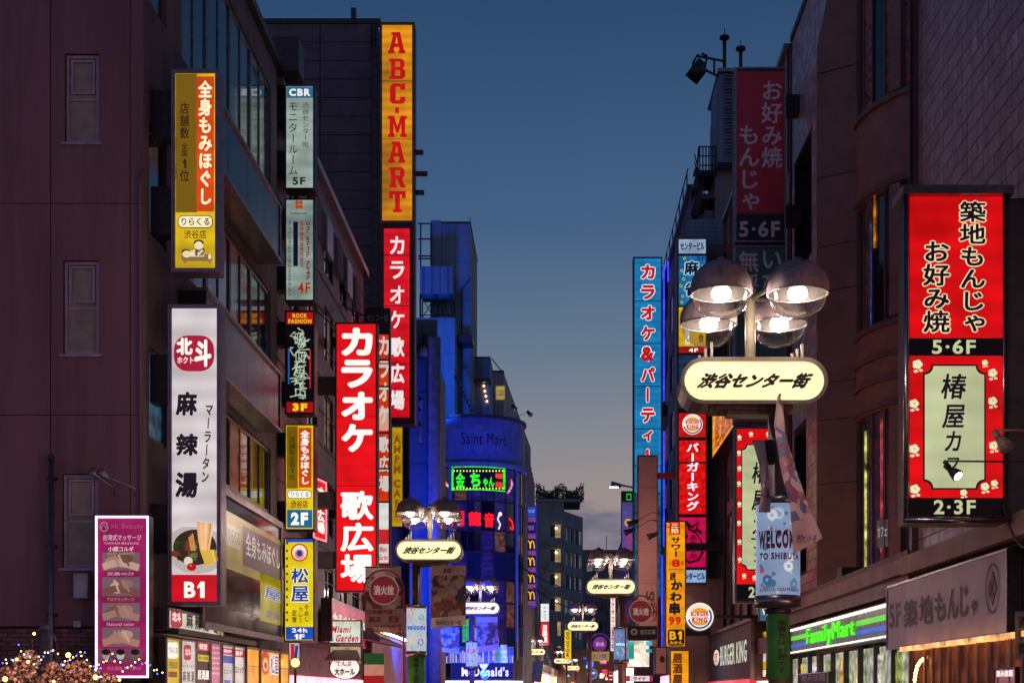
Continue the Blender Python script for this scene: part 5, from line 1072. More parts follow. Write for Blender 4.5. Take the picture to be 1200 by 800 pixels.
def ring_sign(name, label, x, y, r, Y, plac, poleX, lit=0.0):
    t = thing(name, label, 'sign', tuple(W3(poleX, CY, Y)) if False else (W3(poleX, 0, Y).x, Y, 0)); p = FR(Y - .05); c = p.px(x, y); R_ = r / FPX * Y
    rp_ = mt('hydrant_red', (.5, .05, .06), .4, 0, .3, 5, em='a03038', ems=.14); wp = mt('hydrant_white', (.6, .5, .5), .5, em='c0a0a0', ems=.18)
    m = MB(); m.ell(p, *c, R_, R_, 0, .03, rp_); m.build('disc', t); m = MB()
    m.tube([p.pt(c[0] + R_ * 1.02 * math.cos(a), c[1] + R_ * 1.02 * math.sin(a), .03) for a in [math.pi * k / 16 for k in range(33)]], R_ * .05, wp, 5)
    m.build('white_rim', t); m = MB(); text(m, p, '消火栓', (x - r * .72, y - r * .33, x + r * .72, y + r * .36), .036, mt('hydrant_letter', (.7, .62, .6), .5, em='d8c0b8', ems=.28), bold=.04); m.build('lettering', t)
    m = MB(); R2_ = R_ * 1.42; m.tube([p.pt(c[0] + R2_ * math.cos(a), c[1] + R2_ * math.sin(a), 0) for a in [math.radians(-40) + math.radians(260) * k / 24 for k in range(25)]], R_ * .06, redpaint, 6)
    a = (poleX - CX) / FPX * Y; m.tube([(c[0] + R2_, Y - .05, c[1]), (a, Y, c[1] - .15), (a, Y, 0)], R_ * .08, redpaint, 8)
    m.tube([(c[0] - R_ * .7, Y - .04, c[1] + R_ * 1.2), (c[0] - R_ * .9, Y - .04, c[1] + R_ * .6)], .01, redpaint, 4); m.build('frame', t)
    u0, v1 = p.px(plac[0], plac[1]); u1, v0 = p.px(plac[2], plac[3]); m = MB(); m.slab(p, u0, v0, u1, v1, 0, .03, mt(plac[4], plac[5], .5, 0, .2, 6)); m.build('placard', t); m = MB()
    for k, (tx, rr_) in enumerate(plac[6]): text(m, p, tx, rr_, .036, mt(plac[7], plac[8], .5, em=plac[8], ems=.12), bold=.03)
    m.build('lettering', t); return t
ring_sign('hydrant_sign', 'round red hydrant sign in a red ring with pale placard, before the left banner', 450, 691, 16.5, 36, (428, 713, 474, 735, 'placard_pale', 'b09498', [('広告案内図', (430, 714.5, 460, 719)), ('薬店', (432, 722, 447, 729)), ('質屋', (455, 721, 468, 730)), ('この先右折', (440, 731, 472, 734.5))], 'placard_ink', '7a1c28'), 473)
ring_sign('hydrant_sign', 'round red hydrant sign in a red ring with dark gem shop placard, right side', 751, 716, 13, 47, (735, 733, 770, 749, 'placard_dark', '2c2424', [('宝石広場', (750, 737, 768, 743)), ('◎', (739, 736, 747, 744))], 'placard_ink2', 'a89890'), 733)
def cloth(name, label, Lp, Rp, Y, m, fold=.05, cat='banner', extra=None, arm=None, dy=0):
    """cloth hung between two edges given in photo pixels, with folds and real thickness"""
    n = 8; rows_ = 12; front = []
    def at(P_, t):
        k = min(len(P_) - 2, int(t * (len(P_) - 1))); f = t * (len(P_) - 1) - k; return (P_[k][0] + (P_[k + 1][0] - P_[k][0]) * f, P_[k][1] + (P_[k + 1][1] - P_[k][1]) * f)
    for j in range(rows_ + 1):
        l, r = at(Lp, j / rows_), at(Rp, j / rows_)
        for i in range(n + 1): f = i / n; front.append(W3(l[0] + (r[0] - l[0]) * f, l[1] + (r[1] - l[1]) * f, Y + dy * f + fold * math.sin(f * 5 + j * .4) * (j / rows_ + .2)))
    t = thing(name, label, cat, tuple(front[n // 2])); q = MB(); N_ = len(front)
    q.add(front + [v + Vector((0, .006, 0)) for v in front], [(j * (n + 1) + i, j * (n + 1) + i + 1, (j + 1) * (n + 1) + i + 1, (j + 1) * (n + 1) + i)[::-1] for j in range(rows_) for i in range(n)] + [tuple(N_ + k for k in (j * (n + 1) + i, j * (n + 1) + i + 1, (j + 1) * (n + 1) + i + 1, (j + 1) * (n + 1) + i)) for j in range(rows_) for i in range(n)], m, True)
    q.build('cloth', t)
    if extra:
        for (kind, a, b, mm) in extra:
            q = MB()
            if kind == 'panel':      # band of the cloth between rows a and b
                q.add([v + Vector((0, -.004, 0)) for v in front[a * (n + 1):(b + 1) * (n + 1)]], [(j * (n + 1) + i, j * (n + 1) + i + 1, (j + 1) * (n + 1) + i + 1, (j + 1) * (n + 1) + i)[::-1] for j in range(b - a) for i in range(n)], mm, True); q.build('printed_band', t)
            else: text(q, FR(Y - fold - .02), kind, a, 0, mm, bold=b, slant=.1); q.build('lettering', t)
    if arm: q = MB(); q.tube(arm, .015, blackm, 5); q.build('arm', t)
    return t
art = pattern('anniversary_art', ['8a5040', 'a8988c', '6a4450', 'b08a70', '4a4458', 'c0b0a4', '705040'], 5); art2 = pattern('pennant_art', ['c890a0', 'd8c0c8', '7888b0', 'a06878', 'e0d8dc', '5a6a98'], 9)
pale = mt('banner_pale', (.7, .55, .55), .7, 0, .15, 4); inkm = pr('241820')
cloth('street_banner', 'brown art banner with pale header hung right of the nearest left street lamp', [(505, 662), (505, 736)], [(546, 662), (546, 732)], 38.5, art, .04, extra=[('panel', 0, 2, pale), ('panel', 10, 12, pale), ('30.', (519, 666, 531, 671), .03, inkm), ('渋谷センター街', (510, 726, 541, 732), .02, inkm)], arm=[(-3.76, 38.6, zy(663, 38.5)), (W3(547, 663, 38.5).x, 38.5, zy(663, 38.5))])
cloth('street_banner', 'brown art banner half hidden behind the left round red hydrant sign', [(428, 663), (429, 740)], [(470, 663), (470, 742)], 38.6, art, .04, extra=[('panel', 0, 2, pale)], arm=[(-3.76, 38.6, zy(664, 38.6)), (W3(427, 664, 38.6).x, 38.6, zy(664, 38.6))])
cloth('street_banner', 'brown art banner hung right of the second left street lamp', [(558, 722), (559, 764)], [(583, 722), (584, 761)], 64.4, art, .05, extra=[('panel', 0, 2, pale), ('panel', 10, 12, pale)], arm=[(-3.75, 64.5, zy(723, 64.4)), (W3(583, 723, 64.4).x, 64.4, zy(723, 64.4))])
cloth('street_banner', 'brown art banner hung left of the second left street lamp', [(516, 733), (518, 763)], [(539, 734), (538, 766)], 64.6, art, .05, extra=[('panel', 10, 12, pale)], arm=[(-3.75, 64.5, zy(734, 64.6)), (W3(516, 734, 64.6).x, 64.6, zy(734, 64.6))])
cloth('street_banner', 'deep blue cloth banner hanging under the small far left street lamp', [(620, 774), (624, 798)], [(637, 774), (634, 799)], 117.5, mt('blue_cloth', (.06, .08, .4), .7), .05)
cloth('pennant', 'long curled pink and blue pennant swinging right of the nearest lamp pole', [(911, 464), (907, 498), (915, 550), (926, 594), (930, 649)], [(917, 461), (920, 507), (933, 550), (948, 594), (964, 630)], 17.3, art2, .06, 'pennant', extra=[('panel', 0, 3, pale), ('panel', 10, 12, pale), ('渋谷センター街', (934, 626, 957, 636), .02, inkm)], arm=[(2.84, 18.1, zy(468, 18.1)), tuple(W3(914, 462, 17.3))], dy=.15)
cloth('pennant', 'narrow pale pennant curled left of the nearest lamp pole', [(882, 517), (890, 545), (892, 575), (889, 600)], [(896, 515), (900, 546), (903, 580), (903, 600)], 17.7, mt('pennant_pale', (.5, .42, .44), .7, 0, .2, 5), .05, 'pennant', arm=[(2.84, 18.1, zy(516, 18.1)), tuple(W3(882, 517, 17.7))], extra=[('panel', 6, 9, art2)])

def drum(cx, cy_, r, z0, z1, label, panel, texts, dots, capr=1.06):
    t = thing('banner_drum', label, 'light drum', (cx, cy_, z0), 'printed drums on the lamp poles'); cl = Cyl(cx, cy_, r); m = MB(); m.lathe((cx, cy_, 0), [(r, z0), (r, z1)], panel, 28); m.build('printed_wrap', t)
    m = MB(); m.lathe((cx, cy_, 0), [(.1, z0 - .005), (r * capr, z0 - .005), (r * capr, z0 - .14), (r * .8, z0 - .16), (.1, z0 - .16)], steel, 28); m.build('lower_cap', t)
    m = MB(); m.lathe((cx, cy_, 0), [(.1, z1 + .005), (r * capr, z1 + .005), (r * capr, z1 + .09), (.1, z1 + .09)], steel, 28); m.build('upper_cap', t); m = MB()
    for (x, y, q, c) in dots: u, v = cl.px(x, y); m.ell(cl, u, v, q, q, .001, .004, c, 16)
    if dots: m.build('printed_motif', t)
    for tx, rc, mm, b in texts: m = MB(); text(m, cl, tx, rc, .008, mm, bold=b); m.build('lettering', t)
    return t
rb = random.Random(4); dk_ = mt('wrap_plum', (.2, .03, .08), .5); wr_ = em('8fa4c8', .72, .12, True)
dots = [(rb.uniform(890, 936), rb.uniform(593, 694), rb.uniform(.012, .03), ink(rb.choice(['a05068', '5a78a0', 'd0d8e0']), .6)) for k in range(26)] + [(897, 640, .05, ink('587898', .6)), (927, 652, .055, ink('e0e4ea', .7)), (905, 683, .05, ink('507898', .6)), (912, 601, .075, ink('c0ccd8', .7)), (893, 668, .04, ink('b05870', .6))]
drum(2.84, 18.1, .28, zy(697, 18), zy(591, 18), 'pale blue welcome drum with plum lettering round the nearest lamp pole', wr_, [('WELCOME', (890, 622, 934, 643), dk_, .06), ('TO SHIBUYA', (891, 648, 935, 656), dk_, .05), ('SHIBUYA CENTER-GAI', (891, 689, 935, 693), dk_, .02)], dots)
def petals(cx_, cy_, r, x, y, c, n=10):
    m = MB(); cl = Cyl(cx_, cy_, r); u, v = cl.px(x, y)
    for k in range(n): a = 2 * math.pi * k / n; m.ell(cl, u + .045 * math.cos(a), v + .045 * math.sin(a), .012 + .016 * abs(math.cos(a)), .012 + .016 * abs(math.sin(a)), .005, .007, c, 8)
    return m
for (x, y, c) in ((905, 603, 'dfe6ee'), (924, 663, 'e8eef4'), (899, 679, '3a6890'), (930, 684, '5a88a8')):
    o = petals(2.84, 18.1, .28, x, y, ink(c, .7)).build('printed_flower', None, None, None, W3(x, y, 17.8)); o.name = 'printed_flower'; par = [q for q in C.objects if q.name.startswith('banner_drum') and q.parent is None][0]; o.parent = par; o.location = Vector(o.location) - Vector(par.location)
m = MB(); m.lathe((2.84, 18.1, 0), [(.13, zy(795, 18)), (.152, zy(794, 18)), (.15, zy(721, 18)), (.13, zy(720, 18))], mt('green_wrap', (.06, .25, .05), .5, 0, .3, 6, em='1a5c18', ems=.12), 20); t = thing('pole_wrap', 'green wrap with dark vertical lettering low on the nearest lamp pole', 'pole wrap', (2.84, 18.1, 1.8)); m.build('wrap', t)
m = MB(); text(m, Cyl(2.84, 18.1, .152), '落書きは 犯罪です', (911, 726, 921, 788), .004, pr('0c200c'), True, .03); m.build('lettering', t)
m = MB(); m.lathe((2.84, 18.1, 0), [(.126, zy(719, 18)), (.17, zy(718, 18)), (.17, zy(713, 18)), (.126, zy(712, 18))], darkm, 16); m.box(2.62, 17.8, zy(545, 18), 2.76, 17.97, zy(520, 18), blackm); m.build('clamp', t)
m = MB(); m.lathe((-3.76, 38.7, 0), [(.126, 0.6), (.24, .6), (.24, zy(766, 38.5)), (.126, zy(765, 38.5))], mt('green_wrap', (.06, .25, .05)), 20); t = thing('pole_wrap', 'green wrap round the foot of the nearest left lamp pole', 'pole wrap', (-3.76, 38.7, .6)); m.build('wrap', t); m = MB(); text(m, Cyl(-3.76, 38.7, .243), '落書きは犯罪', (484, 770, 491, 806), .004, pr('0c200c'), True, .03); m.build('lettering', t)
col5 = ['e0b020', '60b8a0', '8a60b0', 'e07020', '3060c0']
rb = random.Random(8); dots = [(481, 719, .11, ink('e8a020', .8)), (494, 723, .08, ink('58b0a0', .8)), (493, 752, .09, ink('8a60b8', .8)), (481, 750, .11, ink('d8c820', .8))] + [(rb.uniform(478, 498), rb.uniform(712, 760), .02, ink(rb.choice(col5), .8)) for k in range(10)]
drum(-3.76, 38.7, .27, zy(762, 38.4), zy(712, 38.4), 'pale welcome drum with coloured dots on the nearest left lamp pole', em('b8c8d4', .8, .1, True), [('welcome', (477.5, 731, 498, 738), ink('2050b0'), .05)], dots)
rb = random.Random(6); dots = [(rb.uniform(544, 557), rb.uniform(754, 779), .04, ink(rb.choice(['4070b0', '8090c0', 'b03040']), .8)) for k in range(12)]
drum(-3.75, 64.5, .27, zy(780, 64), zy(752, 64), 'small pale blue printed drum on the second left lamp pole', em('a0b4d0', .8, .1, True), [('WELCOME', (547, 760, 557, 765), ink('b02040'), .05)], dots)
drum(2.42, 51.7, .27, zy(772, 51.5), zy(737, 51.5), 'blue printed drum with yellow dots on the second right lamp pole', em('5a88c0', .8, .15, True), [('welcome', (722, 752, 734, 756), ink('e0e8f0'), .05)], [(725, 745, .12, ink('d88a30', .8)), (727, 763, .15, ink('d0d030', .8)), (733, 755, .08, ink('b0d0e0', .8))])

# ================================================================== SIGNS, RIGHT SIDE
f21 = FR(21); chrome = mt('steel_round_frame', (.4, .34, .36), .22, 1, .3, 10)
redp = em('d80c10', .95, .2, True, scale=1.1); blk = em('0c070c', .5, .1, False); cream = em('c8d0a0', .82, .1, True)
s = Sign('light_box_sign', 'big red lit restaurant light box with two black floor bands, nearest on the right', 'sign', f21, (1062, 228, 1178, 613), .5, None, None, 0, body=mt('sign_side', (.10, .06, .06), .5))
s.bracket_box(1, .44, [zy(420, 21)], 4.75, mt('sign_housing', (.075, .055, .055), .6), .55)
s.rect_(1066, 230, 1175, 396, redp, 1); s.rect_(1066, 396.4, 1175, 416.6, blk, 1); s.rect_(1066, 417, 1175, 583, redp, 1); s.rect_(1066, 583.4, 1175, 604, blk, 1)
m = s.mb('frame'); m.tube([W3(1062, 222, 20.97), W3(1062, 612, 20.97)], .045, chrome, 10); m.tube([W3(1176.5, 228, 20.98), W3(1176.5, 612, 20.98)], .018, chrome, 8)
s.mb('lower_rail').tube([W3(1060, 609, 20.95), W3(1179, 609, 20.95)], .05, chrome, 10); a = W3(1057, 228, 20.9); b = W3(1187, 218, 20.9); s.mb('top_cap').box(a.x, 20.85, a.z, b.x, 21.5, b.z, steel)
s.txt('築地もんじゃ', (1124, 236, 1155, 389), ink('1c0c18'), True, .03, outline=(ink('e8e0b0'), .045)); s.txt('お好み焼', (1081, 283, 1113, 390), ink('1c0c18'), True, .03, outline=(ink('e8e0b0'), .045))
s.txt('5·6F', (1092, 398, 1143, 415), ink('c8d0a0', .85), bold=.025); s.txt('2·3F', (1094, 585.5, 1143, 602.5), ink('c8d0a0', .85), bold=.025)
def scallop(s, x0, y0, x1, y1, r, m, lay):
    pts = []
    for cx_, cy_, a0 in ((x0, y0, 90), (x1, y0, 180), (x1, y1, 270), (x0, y1, 360)):
        pts += [(cx_ + r * math.cos(math.radians(a)) , cy_ + r * math.sin(math.radians(a))) for a in [a0 - k * 15 for k in range(7)]]
    s.poly(pts[::-1], m, lay, 'inset_panel')
scallop(s, 1081.5, 427, 1155, 573.5, 10, ink('180c10'), 2); scallop(s, 1083.5, 429, 1153, 571.5, 10, cream, 3)
for t_, r_ in (('椿', (1101, 438, 1134, 468)), ('屋', (1103, 474, 1132, 502)), ('カ', (1106, 505, 1127, 529)), ('フ', (1108, 536, 1124, 552))): s.txt(t_, r_, ink('14101c'), bold=.025, slant=.12, lay=5)
def rose(s, x, y, k, cc='e0e0b8'):
    for a in range(5): s.ell(x + 3.2 * k * math.cos(a * 1.257), y + 3.0 * k * math.sin(a * 1.257), 2.9 * k, 2.7 * k, ink(cc, .9), 3, 'flower')
    s.line([(x - 1.5 * k, y), (x, y - 1.8 * k), (x + 1.6 * k, y), (x, y + 1.2 * k)], .008 * k, ink('a02018'), 5, 'flower'); s.ell(x - 2 * k, y + 8 * k, 2.6 * k, 1.6 * k, ink(cc, .9), 3, 'flower'); s.ell(x + 4 * k, y + 7 * k, 2.2 * k, 1.5 * k, ink(cc, .9), 3, 'flower')
for x, y, k in ((1075, 427, 1), (1071, 473, .95), (1071, 526, 1), (1072, 573, 1), (1163, 437, .9), (1154, 425, .6), (1163, 470, .9), (1164, 522, .9), (1154, 570, .85), (1165, 566, .7), (1129, 577, .7)): rose(s, x, y, k)
s.done()
# spotlights on the arm before it
t = thing('spotlight', 'black spotlight glowing white on a thin arm before the cream flower panel', 'spotlight', (7.0, 19.6, zy(540, 19.6)))
def spot(t, c, aim, k, body, lens):
    aim = Vector(aim).normalized(); c = Vector(c); m = MB(); m.tube([c - aim * .16 * k, c - aim * .05 * k], .04 * k, body, 10); m.tube([c - aim * .05 * k, c + aim * .03 * k, c + aim * .13 * k], [.05 * k, .06 * k, .085 * k], body, 16)
    for j in range(12):
        a = j * math.pi / 6; n = aim.orthogonal().normalized(); b_ = aim.cross(n); d = n * math.cos(a) + b_ * math.sin(a); m.tube([c + d * .06 * k, c + aim * .12 * k + d * .088 * k], .006 * k, body, 4)
    m.build('lamp_housing', t); m = MB(); m.tube([c + aim * .131 * k, c + aim * .137 * k], .07 * k, lens, 16); m.build('lens', t)
spot(t, W3(1116, 552, 19.6), (.55, -.75, -.75), .95, blackm, em('fff2e8', 5, 0))
m = MB(); m.tube([W3(1106, 540, 19.6), W3(1215, 541, 19.6)], .014, darkm, 6); m.tube([W3(1106, 540, 19.6), W3(1113, 547, 19.6)], .03, blackm, 8); m.tube([(W3(1205, 541, 19.6).x, 19.6, zy(541, 19.6)), (7.1, 19.8, zy(541, 19.6))], .02, darkm, 6); m.build('arm', t)
t = thing('spotlight', 'unlit brown ribbed spotlight at the right edge of the red restaurant light box', 'spotlight', (7.0, 19.2, zy(520, 19.2)))
spot(t, W3(1174, 517, 19.2), (.5, -.5, -.9), 1.15, mt('spot_brown', (.32, .2, .14), .5, .2), alu); m = MB(); m.tube([W3(1168, 504, 19.2), W3(1225, 504, 19.2)], .016, mt('spot_brown', (.32, .2, .14)), 6); m.build('arm', t)

f42 = FR(42.3); dred = mt('unlit_red_panel', (.7, .03, .07), .35, 0, .2, 1.5); dgr = mt('unlit_green_panel', (.06, .2, .17), .35, 0, .2, 1.5); dlt = mt('unlit_letter', (.95, .8, .85), .5, 0, .2, 6)
s = Sign('light_box_sign', 'unlit dark red okonomiyaki sign box with dim pale letters high on the right', 'sign', f42, (861, 79, 921, 284), .6, None, steel, .05, body=darkm); s.bracket_box(1, .48, [zy(120, 42.3), zy(250, 42.3)], .5)
s.rect_(863, 84, 919, 250, dred, 1); s.rect_(863, 252, 919, 282, mt('unlit_black', (.02, .015, .02), .4), 1); s.txt('お好み焼', (892, 95, 917, 197), dlt, True, .025); s.txt('もんじゃ', (866, 147, 890, 246), dlt, True, .025); s.txt('5·6F', (866, 259, 914, 278), dlt, bold=.03); s.done()
s = Sign('light_box_sign', 'unlit dark green clinic sign box below the dim red one, behind the lamp heads', 'sign', f42, (861, 288, 921, 494), .6, None, steel, .05, body=darkm); s.bracket_box(1, .48, [zy(320, 42.3), zy(450, 42.3)], .5)
s.rect_(863, 291, 919, 492, dgr, 1); s.txt('無呼吸', (865, 294, 889, 372), dlt, True, .02); s.txt('いびき', (893, 294, 917, 372), dlt, True, .02); s.done()
s = Sign('light_box_sign', 'red lit flower bordered sign with cream panel, farther twin behind the nearest lamp pole', 'sign', f42, (861, 500, 921, 706), .5, None, chrome, .06, body=darkm); s.bracket_box(1, .48, [zy(560, 42.3), zy(660, 42.3)], .5)
s.rect_(863, 502, 919, 684, redp, 1); s.rect_(863, 685, 919, 701, blk, 1); scallop(s, 868.5, 520, 914, 668, 6, ink('180c10'), 2); scallop(s, 869.7, 521.5, 912.8, 666.5, 6, cream, 3)
for t_, r_ in (('椿', (880, 541, 902, 567)), ('屋', (880, 574, 902, 598)), ('カ', (881, 604, 900, 626)), ('フェ', (880, 630, 902, 658))): s.txt(t_, r_, ink('14101c'), t_ == 'フェ', .025, slant=.12 if t_ != 'フェ' else 0, lay=5)
s.txt('2·3F', (877, 687, 908, 700), ink('c8d0a0', .85), bold=.03)
for x, y in ((866.5, 512), (866, 530), (866.5, 548), (866, 566), (866.5, 590), (866, 612), (866.5, 634), (867, 655), (872, 674), (884, 676), (880, 508), (900, 508)): rose(s, x, y, .42)
s.done()

def bk_logo(s, x, y, r, ex=1.0, lay=2, rim=True):
    if rim: s.ell(x, y, r * ex, r, ink('f4eede', .95), lay); s.line([(x + r * .86 * ex * math.cos(a), y + r * .86 * math.sin(a)) for a in [math.radians(-35 + k * 10) for k in range(21)]], r * .13 / FPX * abs(s.pl.pt(0, 0, 0).y if s.pl.n.y < -.5 else 50), ink('1c3c90'), lay + 1)
    s.line([(x + r * .8 * ex * math.cos(math.radians(a)), y + r * .8 * math.sin(math.radians(a))) for a in range(200, 341, 10)], .01, ink('d08a28'), lay + 1)
    s.poly([(x + r * .68 * ex * math.cos(math.radians(a)), y - r * .16 + r * .5 * math.sin(math.radians(a))) for a in range(200, 345, 12)], ink('e0952c'), lay + 2); s.poly([(x + r * .62 * ex * math.cos(math.radians(a)), y + r * .34 + r * .34 * math.sin(math.radians(a))) for a in range(10, 175, 12)], ink('e0952c'), lay + 2)
    s.txt('BURGER', (x - r * .68 * ex, y - r * .36, x + r * .68 * ex, y - r * .02), ink('c01020'), bold=.06, lay=lay + 3); s.txt('KING', (x - r * .58 * ex, y + r * .04, x + r * .58 * ex, y + r * .44), ink('c01020'), bold=.06, lay=lay + 3)
f60 = FR(60)
s = Sign('sign_column', 'stacked lit panel column with blue mahjong top and red burger panels', 'sign', f60, (793, 278, 829, 684), .7, None, mt('sign_col_frame', (.2, .17, .19), .4, .4), .05, body=blackm); s.bracket_box(1, .75, [zy(330, 60), zy(500, 60), zy(640, 60)], .4)
s.rect_(795.5, 280.5, 827, 297, em('a8c0dc', .75, .2), 1); s.txt('センタービル', (797, 284, 825.5, 293), ink('0c2050'), bold=.05); s.rect_(795.5, 300, 827, 358, em('1c78b8', .8, .3, scale=1.2), 1)
for t_, r_ in (('麻', (802, 306, 819, 322)), ('雀', (802, 331, 819, 347))): s.txt(t_, r_, ink('081020'), bold=.04, outline=(ink('a0c8e0'), .09), lay=4)
s.txt('5F', (817, 300.5, 826, 305), ink('0c3070'), bold=.04)
for x, y in ((802, 303), (799, 317), (801, 327), (798, 335), (800, 347), (823, 312), (822, 328), (823, 340), (799, 354), (808, 355), (816, 354)): s.ell(x, y, 1.8, 1.8, ink('b8c830', .8), 2, 'flower'); s.ell(x, y, .8, .8, ink('302850'), 4, 'flower')
s.rect_(795.5, 360, 827, 406, em('e0b010', .85, .2), 1); s.txt('バー食', (818, 366, 825, 402), ink('503008'), True, .02); s.rect_(803, 380, 808, 404, ink('d8d8d0', .9), 2); s.rect_(795.5, 407, 827, 413.5, em('a81418', .8), 1); s.txt('4F', (807, 408, 818, 412.5), ink(WHT), bold=.03)
s.rect_(795.5, 416, 827, 478, em('2a4a78', .45, .4), 1); s.rect_(795.5, 484, 827, 512, em('c81014', .9, .2), 1); bk_logo(s, 811.5, 497, 12)
brick_red = em('d80e10', 1.0, .35, True, scale=5); s.rect_(796, 516, 827, 541, brick_red, 1); s.rect_(796, 543, 827, 602, brick_red, 1); s.txt('バーガーキング', (804.5, 519, 819, 598), ink('f0f0ff', 1), True, .035)
s.rect_(796, 606, 827, 664, em('c80c50', .9, .2), 1); s.line([(806, 613), (811, 618), (818, 612), (816, 620), (822, 624)], .12, ink('14060c'), 3, 'brush_drawing'); s.line([(802, 622), (805, 628), (799, 640), (799, 652), (808, 659), (818, 656), (824, 646)], .10, ink('14060c'), 3, 'brush_drawing'); s.line([(813, 620), (822, 634), (823, 648)], .06, ink('14060c'), 3, 'brush_drawing'); s.line([(804, 610), (808, 620), (815, 624)], .09, ink('14060c'), 4, 'brush_drawing')
s.txt('赤ちりか', (808, 626, 817, 654), ink('14060c'), True, .03); s.rect_(796, 667.5, 827, 682, em('8cb0d8', .8, .2), 1); s.txt('センタービル', (797.5, 670.5, 826, 679), ink('0c2050'), bold=.05); s.done()
f80 = FR(80)
s = Sign('tower_sign', 'very tall blue karaoke and party sign with red vertical lettering edged white', 'sign', f80, (742, 301, 776, 701), .8, None, mt('blue_sign_frame', (.06, .12, .2), .4), .07, body=darkconc); s.bracket_box(1, .28, [zy(340, 80), zy(480, 80), zy(600, 80)], .5)
blu = em('1a80b8', .85, .22, True, scale=.9)
for a, b in ((303, 352), (353, 402), (403, 452), (453, 502), (503, 545), (546, 577), (578, 640), (641, 699)): s.rect_(743.7, a, 774.5, b, blu if b < 600 else em('10607c', .7, .5, True), 1)
for i, ch in enumerate('カラオケ&パーティー'):
    y = 310 + i * 24; r_ = (751, y, 767.5, y + 17)
    if ch == 'ー': r_ = (757.5, y, 760.5, y + 17)
    if ch == 'ィ': r_ = (753, y + 2, 765, y + 15)
    s.txt(ch, r_, ink('c01418', .95), ch == 'ー', .05, outline=(ink('f8f0f0'), .05), lay=4)
s.done()
mb_ = mt('mauve_blank_board', (.42, .22, .22), .6, 0, .15, 1)
s = Sign('blank_board', 'unlit mauve blank board with red edge standing before the blue karaoke sign', 'sign', FR(64), (747, 533, 771, 757), .4, None, mt('red_edge', (.25, .02, .03), .4), .05, body=mt('board_body', (.1, .05, .05), .6))
for a in range(6): s.rect_(748.5, 535 + a * 37, 769.5, 571.6 + a * 37, mb_, 1)
s.txt('US', (757, 692, 767, 722), pr('301418'), bold=.03, rot90=True); s.mb('bracket').box(s.u1 + .003, 64.1, zy(560, 64), 6.6, 64.3, zy(553, 64), mt('red_edge', (.25, .02, .03))); s.rect_(756, 527, 760.5, 532, em('e03030', .9), 1)
s.done()
yel = em('f09a08', 1.0, .2, True, scale=1.5)
s = Sign('light_box_sign', 'amber izakaya light box with red prices 8 and 99 and a black B1', 'sign', FR(58), (779.5, 610, 804, 758), .5, yel, mt('red_edge', (.25, .02, .03)), .05, body=blackm); s.bracket_box(1, 1.0, [zy(640, 58), zy(740, 58)], .3)
s.rect_(784.5, 611.5, 797, 626, ink('c82014', .9), 1); s.txt('三拍', (786, 613, 795, 624.5), ink('f8e0b0'), True, .03); s.txt('サワー', (786, 629, 798, 652), ink(DK), True, .04); s.txt('8', (787, 655, 797, 664), ink('c81410'), bold=.05); s.txt('8', (797.5, 657, 801, 662), ink('c81410')); s.rect_(783, 666, 801, 667, ink('a05008'))
s.txt('続', (785, 670, 792, 680), ink(DK), bold=.04); s.txt('か', (786, 680, 800, 691), ink(DK), bold=.06); s.txt('わ', (785, 693, 799, 704), ink(DK), bold=.06); s.txt('串', (784, 705, 797, 720), ink(DK), bold=.06); s.txt('99', (783.5, 722, 798, 732), ink('c81410'), bold=.05)
s.rrect(782.5, 737, 802, 756, 3, ink('181008'), 2); s.txt('B1', (784.5, 739, 799, 749), ink('f0a818'), bold=.03, lay=4); s.txt('みかん', (784.5, 750.5, 800, 754.5), ink('f0a818'), bold=.03, lay=4); s.done()
s = Sign('light_box_sign', 'second amber light box with dark text standing directly below the amber izakaya sign', 'sign', FR(56), (785, 761, 808, 840), .4, yel, darkm, .04, body=blackm); s.txt('居酒屋三拍子', (788, 765, 800, 838), ink('5a2808'), True, .05); s.done()
s = Sign('round_sign', 'round cream burger sign with red lettering beside the amber signs', 'sign', FR(46), (803, 705, 837, 739), .001, None, fw=0)
s.mb('cabinet').ell(s.pl, *s.pl.px(820, 722), .48, .48, -.22, 0, steel); s.ell(820, 722, 16.3, 16.3, ink('f8f2e0'), 1, 'face_panel'); bk_logo(s, 820, 722, 15.5); s.mb('bracket').box(s.pl.px(837, 722)[0], 46.05, zy(724, 46), 7.2, 46.15, zy(720, 46), darkm); s.done()
s = Sign('fascia_sign', 'dark brown burger shop fascia with pale raised lettering and red glowing edge', 'sign', RF(6.6), (833, 742, 884, 797), .58, mt('fascia_brown', (.11, .055, .05), .5), mt('fascia_trim', (.26, .2, .2), .5), .12, body=mt('fascia_brown', (.11, .055, .05)), fd=.12)
u0, u1 = s.u0, s.u1
s.txt('BURGER KING', (845, 757, 876, 775), ink('d0d8c0', .85), bold=.02, ext=.03, lay=8); bk_logo(s, 840.5, 770, 9, .34, 12); s.one('led_strip').slab(s.pl, u0 + .1, s.v0 - .12, u1 - .1, s.v0 + .06, -.1, .14, em('d81030', 1.6, .3, True, scale=4))
for k in range(4): s.one('board').slab(s.pl, u0 + .14, s.v0 + .2 + k * .42, u1 - .14, s.v0 + .6 + k * .42, .004, .03, mt('fascia_brown', (.11, .055, .05)))
s.done()
s = Sign('menu_board', 'yellow and white lit menu board beside the green wrapped pole', 'sign', RF(6.9), (884, 742, 901, 794), .2, None, darkm, .05)
for (a, b, c, d, cc) in ((884.5, 744, 891, 765, 'd8c8c0'), (884.5, 769, 891, 794, '90b8c0'), (892, 740, 900, 765, 'e8b818'), (892, 766, 900, 774, 'd8d0d0'), (892, 775, 900, 783, 'e0b020'), (892, 784, 900, 794, 'c01828')): s.rect_(a, b, c, d, em(cc, .95, .3, True, scale=5), 1)
